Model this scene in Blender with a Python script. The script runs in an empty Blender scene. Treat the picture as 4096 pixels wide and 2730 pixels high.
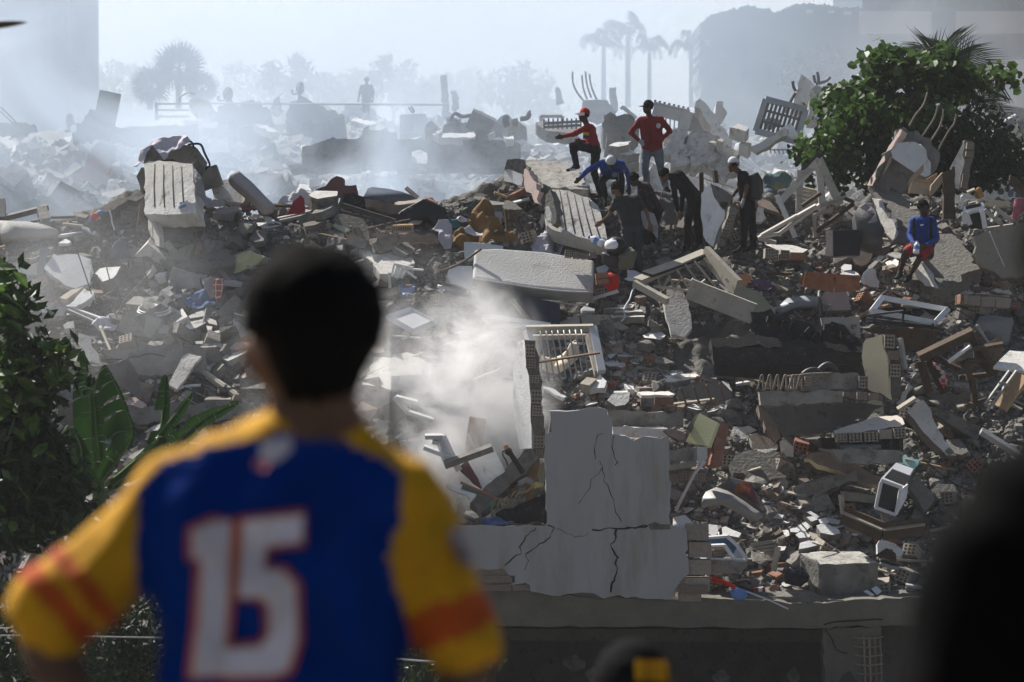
import bpy, bmesh, math, random
import numpy as np
from mathutils import Vector, Matrix, noise
R = math.radians
random.seed(7); rng = np.random.default_rng(7)
sc = bpy.context.scene
# ---------------------------------------------------------------- camera
ZC = 8.0                      # camera height above the lower ground
PITCH = 0.0321                # looking slightly down
LENS = 100.0
cam = bpy.data.cameras.new('camera'); camo = bpy.data.objects.new('camera', cam)
sc.collection.objects.link(camo); sc.camera = camo
camo.location = (0, 0, ZC); camo.rotation_euler = (math.pi/2 - PITCH, 0, 0)
cam.lens = LENS; cam.sensor_width = 36.0; cam.clip_start = .1; cam.clip_end = 5000
cam.dof.use_dof = True; cam.dof.focus_distance = 51.0; cam.dof.aperture_fstop = 3.0
# ---------------------------------------------------------------- sky, sun, exposure
SUN = Vector((-.52, .54, .79)).normalized()          # towards the sun: behind the scene, to the left
world = bpy.data.worlds.new('World'); sc.world = world; world.use_nodes = True
wn = world.node_tree.nodes; wl = world.node_tree.links
for n in list(wn): wn.remove(n)
sky = wn.new('ShaderNodeTexSky'); sky.sky_type = 'NISHITA'; sky.sun_disc = False
sky.sun_elevation = math.asin(SUN.z); sky.sun_rotation = math.atan2(SUN.x, SUN.y)
sky.air_density = 1.0; sky.dust_density = 2.5; sky.ozone_density = 1.0
bg = wn.new('ShaderNodeBackground'); bg.inputs[1].default_value = .05
wo = wn.new('ShaderNodeOutputWorld'); wl.new(sky.outputs[0], bg.inputs[0]); wl.new(bg.outputs[0], wo.inputs[0])
sl = bpy.data.lights.new('sun', 'SUN'); sl.energy = 5.0; sl.angle = R(.5); sl.color = (1, .955, .89)
so = bpy.data.objects.new('sun', sl); sc.collection.objects.link(so)
so.rotation_euler = SUN.to_track_quat('Z', 'Y').to_euler(); so.location = (-40, 40, 60)
vs = sc.view_settings; vs.view_transform = 'Standard'; vs.look = 'None'; vs.exposure = 0.7; vs.gamma = 1.0
vs.use_curve_mapping = False
sc.render.engine = 'CYCLES'; cy = sc.cycles
cy.use_adaptive_sampling = True; cy.adaptive_threshold = .02; cy.adaptive_min_samples = 32
cy.use_denoising = True; cy.max_bounces = 6; cy.diffuse_bounces = 3; cy.glossy_bounces = 2
cy.transmission_bounces = 4; cy.volume_bounces = 2; cy.transparent_max_bounces = 8
cy.volume_step_rate = 1.0; cy.volume_max_steps = 128; cy.caustics_reflective = False; cy.caustics_refractive = False
try: cy.denoiser = 'OPENIMAGEDENOISE'
except Exception: pass
# ---------------------------------------------------------------- pixel -> place
SC = .36/4096
CF = Vector((0, math.cos(PITCH), -math.sin(PITCH))); CU = Vector((0, math.sin(PITCH), math.cos(PITCH)))
CAM = Vector((0, 0, ZC))
def ray(px, py): return CF + Vector((1, 0, 0))*((px-2048)*SC) + CU*((1365-py)*SC)
def P(px, py, Y):
    d = ray(px, py); return CAM + d*(Y/d.y)
def lerpt(t, xs):
    if t <= xs[0][0]: return xs[0][1]
    for (a, b), (c, d) in zip(xs, xs[1:]):
        if t <= c: return b+(d-b)*(t-a)/(c-a)
    return xs[-1][1]
def Yt(px, py): return 44.9 + (2350-py)*.00615        # front rubble slope
def Yf(px, py): return 64. + (800-py)*.165            # far rubble field
def G(px, py, off=0.): return P(px, py, Yt(px, py)-off)
def ppm(Y): return 4096/(.36*Y)
# ---------------------------------------------------------------- materials
MATS = {}
def mat(name, col, rough=.9, var=.25, scale=3., bump=.4, spot=None, spotamt=.0, spotscale=6., metal=0., transl=0., streak=False, bscale=40., alpha=1.):
    m = bpy.data.materials.new(name); m.use_nodes = True; nt = m.node_tree; N = nt.nodes; L = nt.links
    b = N['Principled BSDF']; b.inputs['Roughness'].default_value = rough; b.inputs['Metallic'].default_value = metal
    if 'Specular IOR Level' in b.inputs: b.inputs['Specular IOR Level'].default_value = .25
    tc = N.new('ShaderNodeTexCoord'); oi = N.new('ShaderNodeObjectInfo')
    ad = N.new('ShaderNodeVectorMath'); ad.operation = 'ADD'
    ml = N.new('ShaderNodeMath'); ml.operation = 'MULTIPLY'; ml.inputs[1].default_value = 37.
    L.new(oi.outputs['Random'], ml.inputs[0]); L.new(tc.outputs['Object'], ad.inputs[0]); L.new(ml.outputs[0], ad.inputs[1])
    vec = ad.outputs[0]
    if streak:
        mp = N.new('ShaderNodeMapping'); mp.inputs['Scale'].default_value = (1, 1, .18); L.new(vec, mp.inputs[0]); vec2 = mp.outputs[0]
    else: vec2 = vec
    nz = N.new('ShaderNodeTexNoise'); nz.inputs['Scale'].default_value = scale; nz.inputs['Detail'].default_value = 8; nz.inputs['Roughness'].default_value = .65
    L.new(vec2, nz.inputs['Vector'])
    cr = N.new('ShaderNodeValToRGB'); e = cr.color_ramp.elements
    c = Vector(col[:3])
    e[0].position = .28; e[0].color = (*(c*(1-var)), 1); e[1].position = .72; e[1].color = (*[min(1, v*(1+var*.7)) for v in c], 1)
    L.new(nz.outputs['Fac'], cr.inputs[0]); out = cr.outputs[0]
    if spot is not None:
        n2 = N.new('ShaderNodeTexNoise'); n2.inputs['Scale'].default_value = spotscale; n2.inputs['Detail'].default_value = 10; n2.inputs['Roughness'].default_value = .7
        L.new(vec2, n2.inputs['Vector'])
        r2 = N.new('ShaderNodeValToRGB'); r2.color_ramp.elements[0].position = .62-spotamt*.3; r2.color_ramp.elements[1].position = .72-spotamt*.2
        L.new(n2.outputs['Fac'], r2.inputs[0])
        mx = N.new('ShaderNodeMixRGB'); L.new(r2.outputs[0], mx.inputs[0]); L.new(out, mx.inputs[1]); mx.inputs[2].default_value = (*spot, 1); out = mx.outputs[0]
    # each piece its own shade
    hv = N.new('ShaderNodeHueSaturation'); mr = N.new('ShaderNodeMapRange'); mr.inputs[3].default_value = .8; mr.inputs[4].default_value = 1.15
    L.new(oi.outputs['Random'], mr.inputs[0]); L.new(mr.outputs[0], hv.inputs['Value']); L.new(out, hv.inputs['Color'])
    L.new(hv.outputs[0], b.inputs['Base Color'])
    if bump > 0:
        n3 = N.new('ShaderNodeTexNoise'); n3.inputs['Scale'].default_value = bscale; n3.inputs['Detail'].default_value = 6; L.new(vec, n3.inputs['Vector'])
        bp = N.new('ShaderNodeBump'); bp.inputs['Strength'].default_value = bump; bp.inputs['Distance'].default_value = .02
        L.new(n3.outputs['Fac'], bp.inputs['Height']); L.new(bp.outputs[0], b.inputs['Normal'])
    if transl > 0:
        tb = N.new('ShaderNodeBsdfTranslucent'); L.new(hv.outputs[0], tb.inputs[0]); mxs = N.new('ShaderNodeMixShader'); mxs.inputs[0].default_value = transl
        L.new(b.outputs[0], mxs.inputs[1]); L.new(tb.outputs[0], mxs.inputs[2]); L.new(mxs.outputs[0], N['Material Output'].inputs[0])
    MATS[name] = m; return m
mat('concrete', (.245, .233, .212), var=.35, bump=.9, bscale=24, spot=(.12, .11, .095), spotamt=.35, spotscale=4)
mat('rough_concrete', (.19, .18, .16), var=.45, scale=5, bump=1., bscale=18, spot=(.09, .085, .075), spotamt=.4, spotscale=5)
mat('formed_concrete', (.55, .535, .50), var=.25, scale=4, bump=.7, bscale=22, spot=(.13, .115, .09), spotamt=.2, spotscale=5, streak=True)
mat('pale_plaster', (.62, .60, .56), var=.2, scale=3, spot=(.34, .31, .26), spotamt=.3, spotscale=5, bump=.7, bscale=26)
mat('white_plaster', (.74, .74, .73), var=.12, scale=3, spot=(.45, .42, .37), spotamt=.2, spotscale=4, bump=.5, bscale=30)
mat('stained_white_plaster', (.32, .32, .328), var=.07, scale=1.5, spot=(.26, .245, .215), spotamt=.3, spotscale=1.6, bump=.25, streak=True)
mat('pink_plaster', (.60, .47, .42), var=.12, spot=(.36, .31, .27), spotamt=.15)
mat('cream_plaster', (.68, .60, .42), var=.12, spot=(.42, .36, .25), spotamt=.15)
mat('pale_yellow_plaster', (.74, .74, .44), var=.06, spot=(.5, .48, .3), spotamt=.05)
mat('green_grey_plaster', (.34, .36, .27), var=.12, spot=(.24, .24, .19), spotamt=.2)
mat('turquoise_plaster', (.45, .74, .72), var=.06)
mat('mauve_plaster', (.34, .30, .30), var=.12)
mat('brick', (.30, .145, .10), var=.3, scale=6, spot=(.28, .22, .17), spotamt=.35, spotscale=7, bump=.6)
mat('dusty_brick', (.29, .22, .18), var=.3, scale=6, spot=(.24, .215, .18), spotamt=.5, spotscale=5, bump=.7)
mat('hollow_clay', (.37, .33, .28), var=.25, scale=6, spot=(.36, .20, .13), spotamt=.25, spotscale=5, bump=.6)
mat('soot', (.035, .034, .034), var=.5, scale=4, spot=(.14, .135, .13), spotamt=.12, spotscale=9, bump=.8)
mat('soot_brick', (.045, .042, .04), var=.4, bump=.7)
mat('dust', (.14, .132, .117), var=.4, scale=2.2, bump=1.2, bscale=14, spot=(.13, .12, .105), spotamt=.35, spotscale=4)
mat('wood', (.36, .25, .15), var=.3, scale=8, streak=True)
mat('dusty_wood', (.38, .34, .28), var=.25, scale=6)
mat('dark_wood', (.09, .065, .045), var=.35, scale=6)
mat('red_wood', (.30, .13, .07), var=.3, scale=8)
mat('white_metal', (.66, .67, .68), rough=.45, var=.08, bump=.05)
mat('grey_metal', (.33, .33, .32), rough=.5, var=.15, metal=.3, bump=.1)
mat('dirty_metal', (.40, .37, .31), rough=.6, var=.25, spot=(.25, .15, .09), spotamt=.2, bump=.2)
mat('rust', (.20, .13, .09), rough=.8, var=.4, scale=20)
mat('dark_metal', (.05, .05, .052), rough=.5, var=.3, bump=.1)
mat('black_plastic', (.025, .026, .028), rough=.45, var=.3, bump=.05)
mat('navy_board', (.035, .042, .065), rough=.6, var=.25, bump=.05)
mat('grey_cloth', (.36, .34, .35), var=.12, scale=3, bump=.3, bscale=90)
mat('white_cloth', (.66, .65, .67), var=.06, scale=3, bump=.3, bscale=90)
mat('lilac_cloth', (.50, .48, .54), var=.08, scale=3, bump=.3, bscale=90)
mat('brown_cloth', (.24, .145, .06), var=.25, scale=4, bump=.3, bscale=80)
mat('red_cloth', (.26, .03, .035), var=.2, bump=.3, bscale=80)
mat('bright_red', (.62, .03, .02), var=.1, bump=.1)
mat('pink_cloth', (.42, .13, .17), var=.12, bump=.3)
mat('orange_cloth', (.55, .26, .13), var=.1, bump=.3)
mat('blue_cloth', (.09, .14, .26), var=.3, bump=.4, bscale=70)
mat('slate_cloth', (.13, .155, .20), var=.25, bump=.3)
mat('plastic_blue', (.12, .23, .50), rough=.5, var=.15, bump=.05)
mat('teal', (.05, .16, .17), var=.2)
mat('clear_plastic', (.72, .75, .78), rough=.15, var=.05, bump=.0)
mat('yellow_mesh', (.55, .52, .30), var=.2)
mat('mattress_top', (.60, .59, .56), var=.10, scale=2.5, bump=.6, bscale=30, spot=(.47, .45, .41), spotamt=.15, spotscale=2)
mat('mattress_side', (.38, .38, .37), var=.10, scale=3, bump=.8, bscale=60)
mat('rust_orange', (.30, .17, .105), var=.35)
# ---------------------------------------------------------------- objects
COL = sc.collection
def tag(o, label=None, cat=None, group=None, kind=None):
    if label: o['label'] = label
    if cat: o['category'] = cat
    if group: o['group'] = group
    if kind: o['kind'] = kind
    return o
def meshobj(name, verts, faces, m, parent=None, origin=None, smooth=False):
    """verts in world space; origin = first point of reference"""
    V = np.asarray([tuple(v) for v in verts], dtype=float) if not isinstance(verts, np.ndarray) else verts
    if origin is None: origin = V.mean(0)
    origin = np.asarray(tuple(origin))
    me = bpy.data.meshes.new(name); me.from_pydata((V-origin).tolist(), [], faces); me.update()
    if isinstance(m, str): m = MATS[m]
    if isinstance(m, (list, tuple)):
        for k in m: me.materials.append(MATS[k])
    else: me.materials.append(m)
    if smooth: me.polygons.foreach_set('use_smooth', [True]*len(me.polygons))
    o = bpy.data.objects.new(name, me); COL.objects.link(o)
    o.location = Vector(origin)
    if parent is not None: o.parent = parent; o.location = Vector(origin)-wloc(parent)
    return o
def wloc(o):
    l = Vector(o.location)
    while o.parent: o = o.parent; l += o.location
    return l
def empty(name, loc, label, cat, group=None):
    o = bpy.data.objects.new(name, None); COL.objects.link(o); o.location = Vector(loc); o.empty_display_size = .1
    return tag(o, label, cat, group)
def pxs(s):
    """'x,y x,y' or flat list -> [(x,y)]"""
    return [(s[i], s[i+1]) for i in range(0, len(s), 2)]
def nrm(pitch, roll=0., yaw=0.):
    p, r = R(pitch), R(roll)
    v = Vector((-math.sin(r), -math.sin(p)*math.cos(r), math.cos(p)*math.cos(r)))
    if yaw: v.rotate(Matrix.Rotation(R(yaw), 3, 'Z'))
    return v.normalized()
def onplane(px, py, c, n, lim=3.0):
    d = ray(px, py); den = d.dot(n)
    if abs(den) < 1e-4: den = -1e-4
    t = (c-CAM).dot(n)/den
    q = CAM+d*t
    if not (c.y-lim < q.y < c.y+lim) or t <= 0: q = P(px, py, min(max(q.y if t > 0 else c.y+lim, c.y-lim), c.y+lim))
    return q
def jagged(pts, jag, n, step=.11):
    out = []
    for a, b in zip(pts, pts[1:]+pts[:1]):
        L = (b-a).length; k = max(1, min(14, int(L/step))) if jag > 0 else 1
        side = (b-a).cross(n); side = side.normalized() if side.length > 1e-6 else Vector((0, 0, 0))
        out.append(a + (side*random.gauss(0, jag*.3) if jag > 0 else side*0))
        for i in range(1, k):
            out.append(a.lerp(b, i/k+random.uniform(-.3, .3)/k) + side*random.gauss(0, jag))
    return out
PLANES = {}
def slab(label, pts, pitch=20., roll=0., th=.12, m='concrete', Y=None, jag=.02, name='concrete_fragment', cat='slab', parent=None, group=None, yaw=0., edge=None, lim=3.0, thdir=None):
    """a broken plate: its upper face is the traced outline lying on a tilted plane, with real thickness below it"""
    pts = pxs(pts); cx = sum(p[0] for p in pts)/len(pts); cyy = sum(p[1] for p in pts)/len(pts)
    if Y is None: Y = Yt(cx, cyy)-.25
    n = nrm(pitch, roll, yaw); c = P(cx, cyy, Y)
    w = [onplane(x, y, c, n, lim) for x, y in pts]
    # wind the outline so that the face looks along n
    ar = sum(((a-c).cross(b-c)).dot(n) for a, b in zip(w, w[1:]+w[:1]))
    if ar < 0: w = w[::-1]
    top = jagged(w, jag, n); k = len(top)
    dn = -(Vector(thdir).normalized() if thdir else n)*th
    jb_ = min(jag, .05)*.5; bot = [v+dn+Vector((random.gauss(0, jb_), random.gauss(0, jb_), random.gauss(0, jb_))) if jag else v+dn for v in top]
    faces = [list(range(k)), [2*k-1-i for i in range(k)]]+[[i, i+k, (i+1) % k+k, (i+1) % k] for i in range(k)]
    ms = [m, edge] if edge else m
    o = meshobj(name, top+bot, faces, ms, parent); PLANES[o.name] = (c, n)
    if edge:
        for i, p in enumerate(o.data.polygons): p.material_index = 0 if i == 0 else 1
    if parent is None: tag(o, label, cat, group)
    return o
def boxmesh(c, ax, ay, az):
    """corner verts of a box: centre + half axes"""
    v = [c+ax*i+ay*j+az*k for k in (-1, 1) for j in (-1, 1) for i in (-1, 1)]
    return v, [[0, 2, 3, 1], [4, 5, 7, 6], [0, 1, 5, 4], [2, 6, 7, 3], [0, 4, 6, 2], [1, 3, 7, 5]]
def pt(q):
    """(px,py[,Y]) -> world, Y omitted = on the slope; negative Y = that many metres in front of it"""
    if isinstance(q, Vector): return q
    if len(q) == 2: return G(q[0], q[1], .2)
    if q[2] <= 8 and q[2] >= -8: return G(q[0], q[1], -q[2])
    return P(*q)
def bar(name, a, b, w, h, m, label=None, cat=None, parent=None, group=None, up=None, bend=0):
    a, b = pt(a), pt(b); d = b-a; L = d.length; d = d/L
    up = Vector(up) if up else Vector((0, -.35, 1)); s = d.cross(up)
    if s.length < 1e-3: s = d.cross(Vector((1, 0, 0)))
    s.normalize(); u = s.cross(d).normalized()
    v, f = boxmesh((a+b)/2, d*L/2, s*w/2, u*h/2)
    o = meshobj(name, v, f, m, parent)
    if parent is None: tag(o, label, cat, group)
    return o
def tubeverts(path, r, n=6, taper=1.):
    V, F = [], []
    for i, p in enumerate(path):
        d = (path[min(i+1, len(path)-1)]-path[max(i-1, 0)]).normalized()
        s = d.cross(Vector((0, .3, 1))); s = s.normalized() if s.length > 1e-3 else Vector((1, 0, 0)); u = s.cross(d)
        rr = r*(1+(taper-1)*i/max(1, len(path)-1)) if not callable(r) else r(i/max(1, len(path)-1))
        V += [p+(s*math.cos(2*math.pi*k/n)+u*math.sin(2*math.pi*k/n))*rr for k in range(n)]
    for i in range(len(path)-1):
        F += [[i*n+k, i*n+(k+1) % n, (i+1)*n+(k+1) % n, (i+1)*n+k] for k in range(n)]
    F += [list(range(n))[::-1], [(len(path)-1)*n+k for k in range(n)]]
    return V, F
def smoothpath(pts, k=4):
    out = []
    for i in range(len(pts)-1):
        p0, p1, p2, p3 = pts[max(i-1, 0)], pts[i], pts[i+1], pts[min(i+2, len(pts)-1)]
        for j in range(k):
            t = j/k
            out.append(.5*((2*p1)+(p2-p0)*t+(2*p0-5*p1+4*p2-p3)*t*t+(3*p1-p0-3*p2+p3)*t**3))
    return out+[pts[-1]]
def tube(name, pts, r, m, label=None, cat=None, parent=None, group=None, n=6, k=4, taper=1.):
    V, F = tubeverts(smoothpath([pt(q) for q in pts], k), r, n, taper)
    o = meshobj(name, V, F, m, parent, smooth=True)
    if parent is None: tag(o, label, cat, group)
    return o
mat('maroon_plaster', (.20, .10, .10), var=.2)
mat('umber_concrete', (.10, .09, .08), var=.3)
mat('umber_cloth', (.17, .16, .15), var=.2, bump=.3)
mat('steel_blue', (.30, .33, .37), rough=.45, var=.15, bump=.1)
mat('red_pattern', (.45, .10, .07), var=.15)
mat('check_cloth', (.55, .5, .48), var=.1)
def addpattern(name, colr, kind):
    m = MATS[name]; N = m.node_tree.nodes; L = m.node_tree.links; b = N['Principled BSDF']
    tc = N.new('ShaderNodeTexCoord'); src = b.inputs['Base Color'].links[0].from_socket
    mx = N.new('ShaderNodeMixRGB'); mx.inputs[2].default_value = (*colr, 1); L.new(src, mx.inputs[1])
    if kind == 'hex':
        v = N.new('ShaderNodeTexVoronoi'); v.feature = 'DISTANCE_TO_EDGE'; v.inputs['Scale'].default_value = 9; v.inputs['Randomness'].default_value = .15; L.new(tc.outputs['Object'], v.inputs['Vector'])
        c = N.new('ShaderNodeMath'); c.operation = 'LESS_THAN'; c.inputs[1].default_value = .09; L.new(v.outputs['Distance'], c.inputs[0]); L.new(c.outputs[0], mx.inputs[0])
    else:
        v = N.new('ShaderNodeTexChecker'); v.inputs['Scale'].default_value = 14; L.new(tc.outputs['Object'], v.inputs['Vector']); L.new(v.outputs['Fac'], mx.inputs[0])
    L.new(mx.outputs[0], b.inputs['Base Color'])
addpattern('red_pattern', (.55, .5, .46), 'hex'); addpattern('check_cloth', (.42, .04, .05), 'check')
mat('olive_cloth', (.12, .115, .08), var=.25, bump=.3)
mat('purple_cloth', (.16, .11, .19), var=.35, scale=6)
mat('cream_cloth', (.62, .55, .42), var=.1, bump=.3)
mat('dirty_white', (.50, .47, .42), rough=.7, var=.2, spot=(.28, .23, .17), spotamt=.25, bump=.2)
mat('patchwork', (.10, .16, .17), var=.4, scale=3, spot=(.28, .24, .05), spotamt=.5, spotscale=4, bump=.3)
mat('olive_concrete', (.21, .20, .165), var=.12, spot=(.15, .14, .12), spotamt=.2)
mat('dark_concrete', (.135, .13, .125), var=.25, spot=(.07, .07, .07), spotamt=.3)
mat('dark_grey_metal', (.09, .09, .09), rough=.6, var=.3)
mat('rusty_white', (.42, .40, .36), rough=.6, var=.15, spot=(.20, .10, .05), spotamt=.25, bump=.1)
mat('pale_rebar', (.24, .20, .165), rough=.8, var=.3, scale=20)
mat('plywood', (.42, .32, .22), var=.15, scale=6)
mat('green_cream', (.44, .45, .33), var=.12)
mat('pale_pink', (.66, .58, .51), var=.12, spot=(.45, .37, .31), spotamt=.2)
mat('cane', (.16, .13, .09), var=.5, scale=40)
mat('pillow_cloth', (.30, .29, .27), var=.15, scale=3, bump=.2)
mat('crack_dark', (.02, .019, .018), bump=0)
mat('floor_concrete', (.15, .14, .115), var=.2, scale=3, spot=(.12, .115, .10), spotamt=.3, spotscale=2)
mat('green_mesh', (.12, .22, .19), var=.4, scale=30)
mat('yellow_rebar', (.35, .28, .15), var=.3)
mat('yellow_foam', (.55, .47, .2), var=.2)
mat('screen_print', (.10, .02, .03), rough=.4, var=.5, scale=3, spot=(.45, .14, .02), spotamt=.45, spotscale=3, bump=0)
mat('grey_plastic', (.26, .255, .24), rough=.5, var=.12, bump=.05)
mat('navy_plastic', (.03, .075, .15), rough=.5, var=.15, bump=.05)
mat('bag_plastic', (.02, .021, .035), rough=.25, var=.3, bump=.1)
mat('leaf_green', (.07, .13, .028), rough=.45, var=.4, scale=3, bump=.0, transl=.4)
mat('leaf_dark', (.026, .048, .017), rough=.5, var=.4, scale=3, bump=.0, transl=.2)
mat('banana_green', (.026, .068, .011), rough=.4, var=.35, scale=2, bump=.1, transl=.3)
mat('palm_green', (.035, .06, .03), rough=.6, var=.3, bump=0, transl=.2)
mat('haze_green', (.03, .04, .035), var=.3, bump=0)
mat('bark', (.12, .095, .07), var=.3)
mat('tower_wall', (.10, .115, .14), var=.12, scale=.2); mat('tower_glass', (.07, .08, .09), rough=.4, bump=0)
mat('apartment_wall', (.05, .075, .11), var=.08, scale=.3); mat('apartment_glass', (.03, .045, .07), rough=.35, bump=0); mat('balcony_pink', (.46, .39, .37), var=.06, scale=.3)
mat('window_blue', (.42, .45, .50), rough=.5, var=.1); mat('rough_pale', (.44, .42, .39), var=.35, scale=4, bump=1., bscale=10, spot=(.2, .18, .16), spotamt=.35)
mat('roof_concrete', (.36, .345, .315), var=.4, scale=5, bump=1., bscale=16, spot=(.16, .15, .135), spotamt=.35, spotscale=6)
# ================================================================ setting
def gridobj(name, V, nu, nv, m, smooth=True):
    me = bpy.data.meshes.new(name)
    idx = np.arange(nu*nv).reshape(nv, nu)
    F = np.stack([idx[:-1, :-1], idx[:-1, 1:], idx[1:, 1:], idx[1:, :-1]], -1).reshape(-1, 4)
    me.from_pydata(V.tolist(), [], F.tolist()); me.materials.append(MATS[m])
    if smooth: me.polygons.foreach_set('use_smooth', [True]*len(me.polygons))
    o = bpy.data.objects.new(name, me); COL.objects.link(o); return tag(o, kind='structure')
# value noise in numpy
def vnoise(x, y, seed=0):
    xi = np.floor(x).astype(int); yi = np.floor(y).astype(int); fx = x-xi; fy = y-yi
    fx = fx*fx*(3-2*fx); fy = fy*fy*(3-2*fy)
    def h(a, b):
        n = (a*374761393+b*668265263+seed*1442695041) & 0x7fffffff
        n = (n ^ (n >> 13))*1274126177 & 0x7fffffff
        return ((n ^ (n >> 16)) & 0xffff)/65535.
    return (h(xi, yi)*(1-fx)+h(xi+1, yi)*fx)*(1-fy)+(h(xi, yi+1)*(1-fx)+h(xi+1, yi+1)*fx)*fy
def fbm(x, y, o=4, seed=0):
    return sum((vnoise(x*2**k, y*2**k, seed+k)-.5)*.5**k for k in range(o))
# lower ground: one sheet to the horizon, rising to the bank the onlookers stand on
def groundz(Y): return lerpt(Y, [(-50, ZC-1.75), (4, ZC-1.85), (6.0, ZC-2.1), (7.5, ZC-2.75), (15, ZC-5.2), (30, .6), (36, 0.), (5000, 0.)])
ys = [-60, -20, 0, 2, 4, 5, 6, 7, 8, 10, 12, 15, 20, 25, 30, 36, 60, 120, 300, 1000, 4500]
xs = [-3000, -800, -200, -60, -20, -8, -3, 0, 3, 8, 20, 60, 200, 800, 3000]
V = np.array([(x, y, groundz(y)) for y in ys for x in xs], float)
gridobj('ground', V, len(xs), len(ys), 'dust')
# front rubble slope
RIDGE = [(-900, 930), (0, 910), (250, 885), (400, 840), (560, 800), (820, 800), (950, 800), (1100, 815), (1300, 800), (1500, 805), (1800, 795), (1950, 770), (2060, 720), (2300, 740), (2450, 790), (2700, 800), (2900, 800), (3050, 770), (3300, 805), (3500, 800), (3700, 800), (4096, 800), (5000, 830)]
cols = np.arange(-900, 5001, 11); nr = 230
SL = []
for j in range(nr):
    t = j/(nr-1)
    for px in cols:
        top = lerpt(px, RIDGE); bot = lerpt(px, [(1400, 2640), (1500, 2360)]); py = bot+(top-bot)*t; SL.append((px, py))
SL = np.array(SL); bumps = fbm(SL[:, 0]/260., SL[:, 1]/160., 5, 3)
V = np.array([P(px, py, Yt(px, py)) for px, py in SL])
fine = fbm(SL[:, 0]/38., SL[:, 1]/24., 4, 11)
fade = np.clip((2330-SL[:, 1])/250, 0, 1)*(SL[:, 0] > 1450)+(SL[:, 0] <= 1450); V[:, 2] += (bumps*.55+fine*.13)*fade-(1-fade)*.12
back = []
for q, (dy, dz) in enumerate([(1.2, -.25), (3, -1.6), (6, -4), (9, -7.5)]):
    back.append(V[-len(cols):]+np.array([0, dy, dz]))
V = np.concatenate([V]+back)
gridobj('rubble_slope', V, len(cols), nr+4, 'dust')
# far rubble field
FRIDGE = [(-1500, 560), (0, 520), (120, 545), (300, 560), (450, 560), (560, 545), (700, 520), (850, 470), (980, 430), (1080, 455), (1180, 405), (1260, 430), (1350, 460), (1500, 485), (1650, 500), (1800, 465), (1950, 480), (2100, 520), (2300, 500), (2500, 500), (2800, 490), (3000, 520), (3200, 480), (3400, 470), (3600, 520), (4096, 560), (5600, 600)]
cols = np.arange(-1500, 5601, 26); nr = 60; SL = []
for j in range(nr):
    t = j/(nr-1)
    for px in cols: SL.append((px, 800+(lerpt(px, FRIDGE)-800)*t))
SL = np.array(SL); V = np.array([P(px, py, Yf(px, py)) for px, py in SL])
V[:, 2] += fbm(SL[:, 0]/120., SL[:, 1]/60., 5, 21)*.9
back = [V[-len(cols):]+np.array([0, a, b]) for a, b in [(4, -1.), (9, -5), (20, -14)]]
front = V[:len(cols)]+np.array([0, -1.5, -8.])
V = np.concatenate([front, V]+back)
gridobj('far_rubble_slope', V, len(cols), nr+4, 'dust')
# ================================================================ tracing helpers: coordinates are read off enlarged views of the site
ZV = [0., 0., 1.]
VIEW = {'Z1': (0, 0), 'Z2': (1000, 0), 'Z3': (2000, 0), 'Z4': (3000, 0), 'Z5': (0, 480), 'Z6': (1000, 600), 'Z7': (2000, 560), 'Z8': (3000, 560),
        'W1': (0, 1000), 'W2': (1400, 1100), 'W3': (2000, 1200), 'W4': (3000, 1200), 'W5': (1700, 1600), 'W6': (2700, 1700), 'W7': (1700, 2000), 'W8': (2800, 2000), 'SRC': (0, 0), 'P3': (2200, 380), 'P6': (3400, 780), 'V1': (0, 1600)}
VSC = {'W7': 2.139, 'W8': 1.8156, 'SRC': 1., 'P3': 2.177, 'P6': 3.733, 'V1': 1.3873}
def Z(k): ZV[0], ZV[1] = VIEW[k]; ZV[2] = 1/VSC.get(k, 2.119)
def q(x, y): return (ZV[0]+x*ZV[2], ZV[1]+y*ZV[2])
def pl(s):
    v = [float(t) for t in s.split()]; return [q(v[i], v[i+1]) for i in range(0, len(v), 2)]
def flat(pp): return [c for p in pp for c in p]
CAT = {'concrete_fragment': 'slab', 'plaster_fragment': 'slab', 'masonry_chunk': 'wall fragment', 'broken_lintel': 'beam', 'concrete_block': 'block', 'board': 'board', 'metal_sheet': 'sheet', 'rock': 'rubble', 'wall': 'wall'}
def defY(pp, pitch):
    ys = [p[1] for p in pp]; xs = [p[0] for p in pp]; k = abs(math.sin(R(pitch)))
    cyy = sum(ys)/len(ys); cx = sum(xs)/len(xs); dpy = max(ys)-cyy
    # distance at which the outline's lowest point just touches the slope
    Yb = Yt(cx, max(ys)); c = Yb-.12
    return c + (dpy/ppm(Yb))*(1-k)*.9 if pitch < 60 else c
def S(label, s, p=20, r=0, th=.12, m='concrete', Y=None, dY=0., jag=.02, name='concrete_fragment', cat=None, parent=None, yaw=0, edge=None, lim=2.2, group=None, thdir=None):
    pp = pl(s)
    if Y is None: Y = defY(pp, p)
    Y += dY
    return slab(label, flat(pp), p, r, th, m, Y, jag, name, cat or CAT.get(name, name.replace('_', ' ')), parent, group, yaw, edge, lim, thdir)
def A(name, x0, y0, x1, y1, w=.06, h=.06, m='grey_metal', label=None, cat=None, parent=None, Y0=None, Y1=None, dY=0., up=None, group=None):
    a, b = q(x0, y0), q(x1, y1)
    Ya = (Y0 if Y0 is not None else Yt(*a)-.25)+dY; Yb = (Y1 if Y1 is not None else (Y0 if Y0 is not None else Yt(*b)-.25))+dY
    return bar(name, P(*a, Ya), P(*b, Yb), w, h, m, label, cat or name.replace('_', ' '), parent, group, up)
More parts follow.
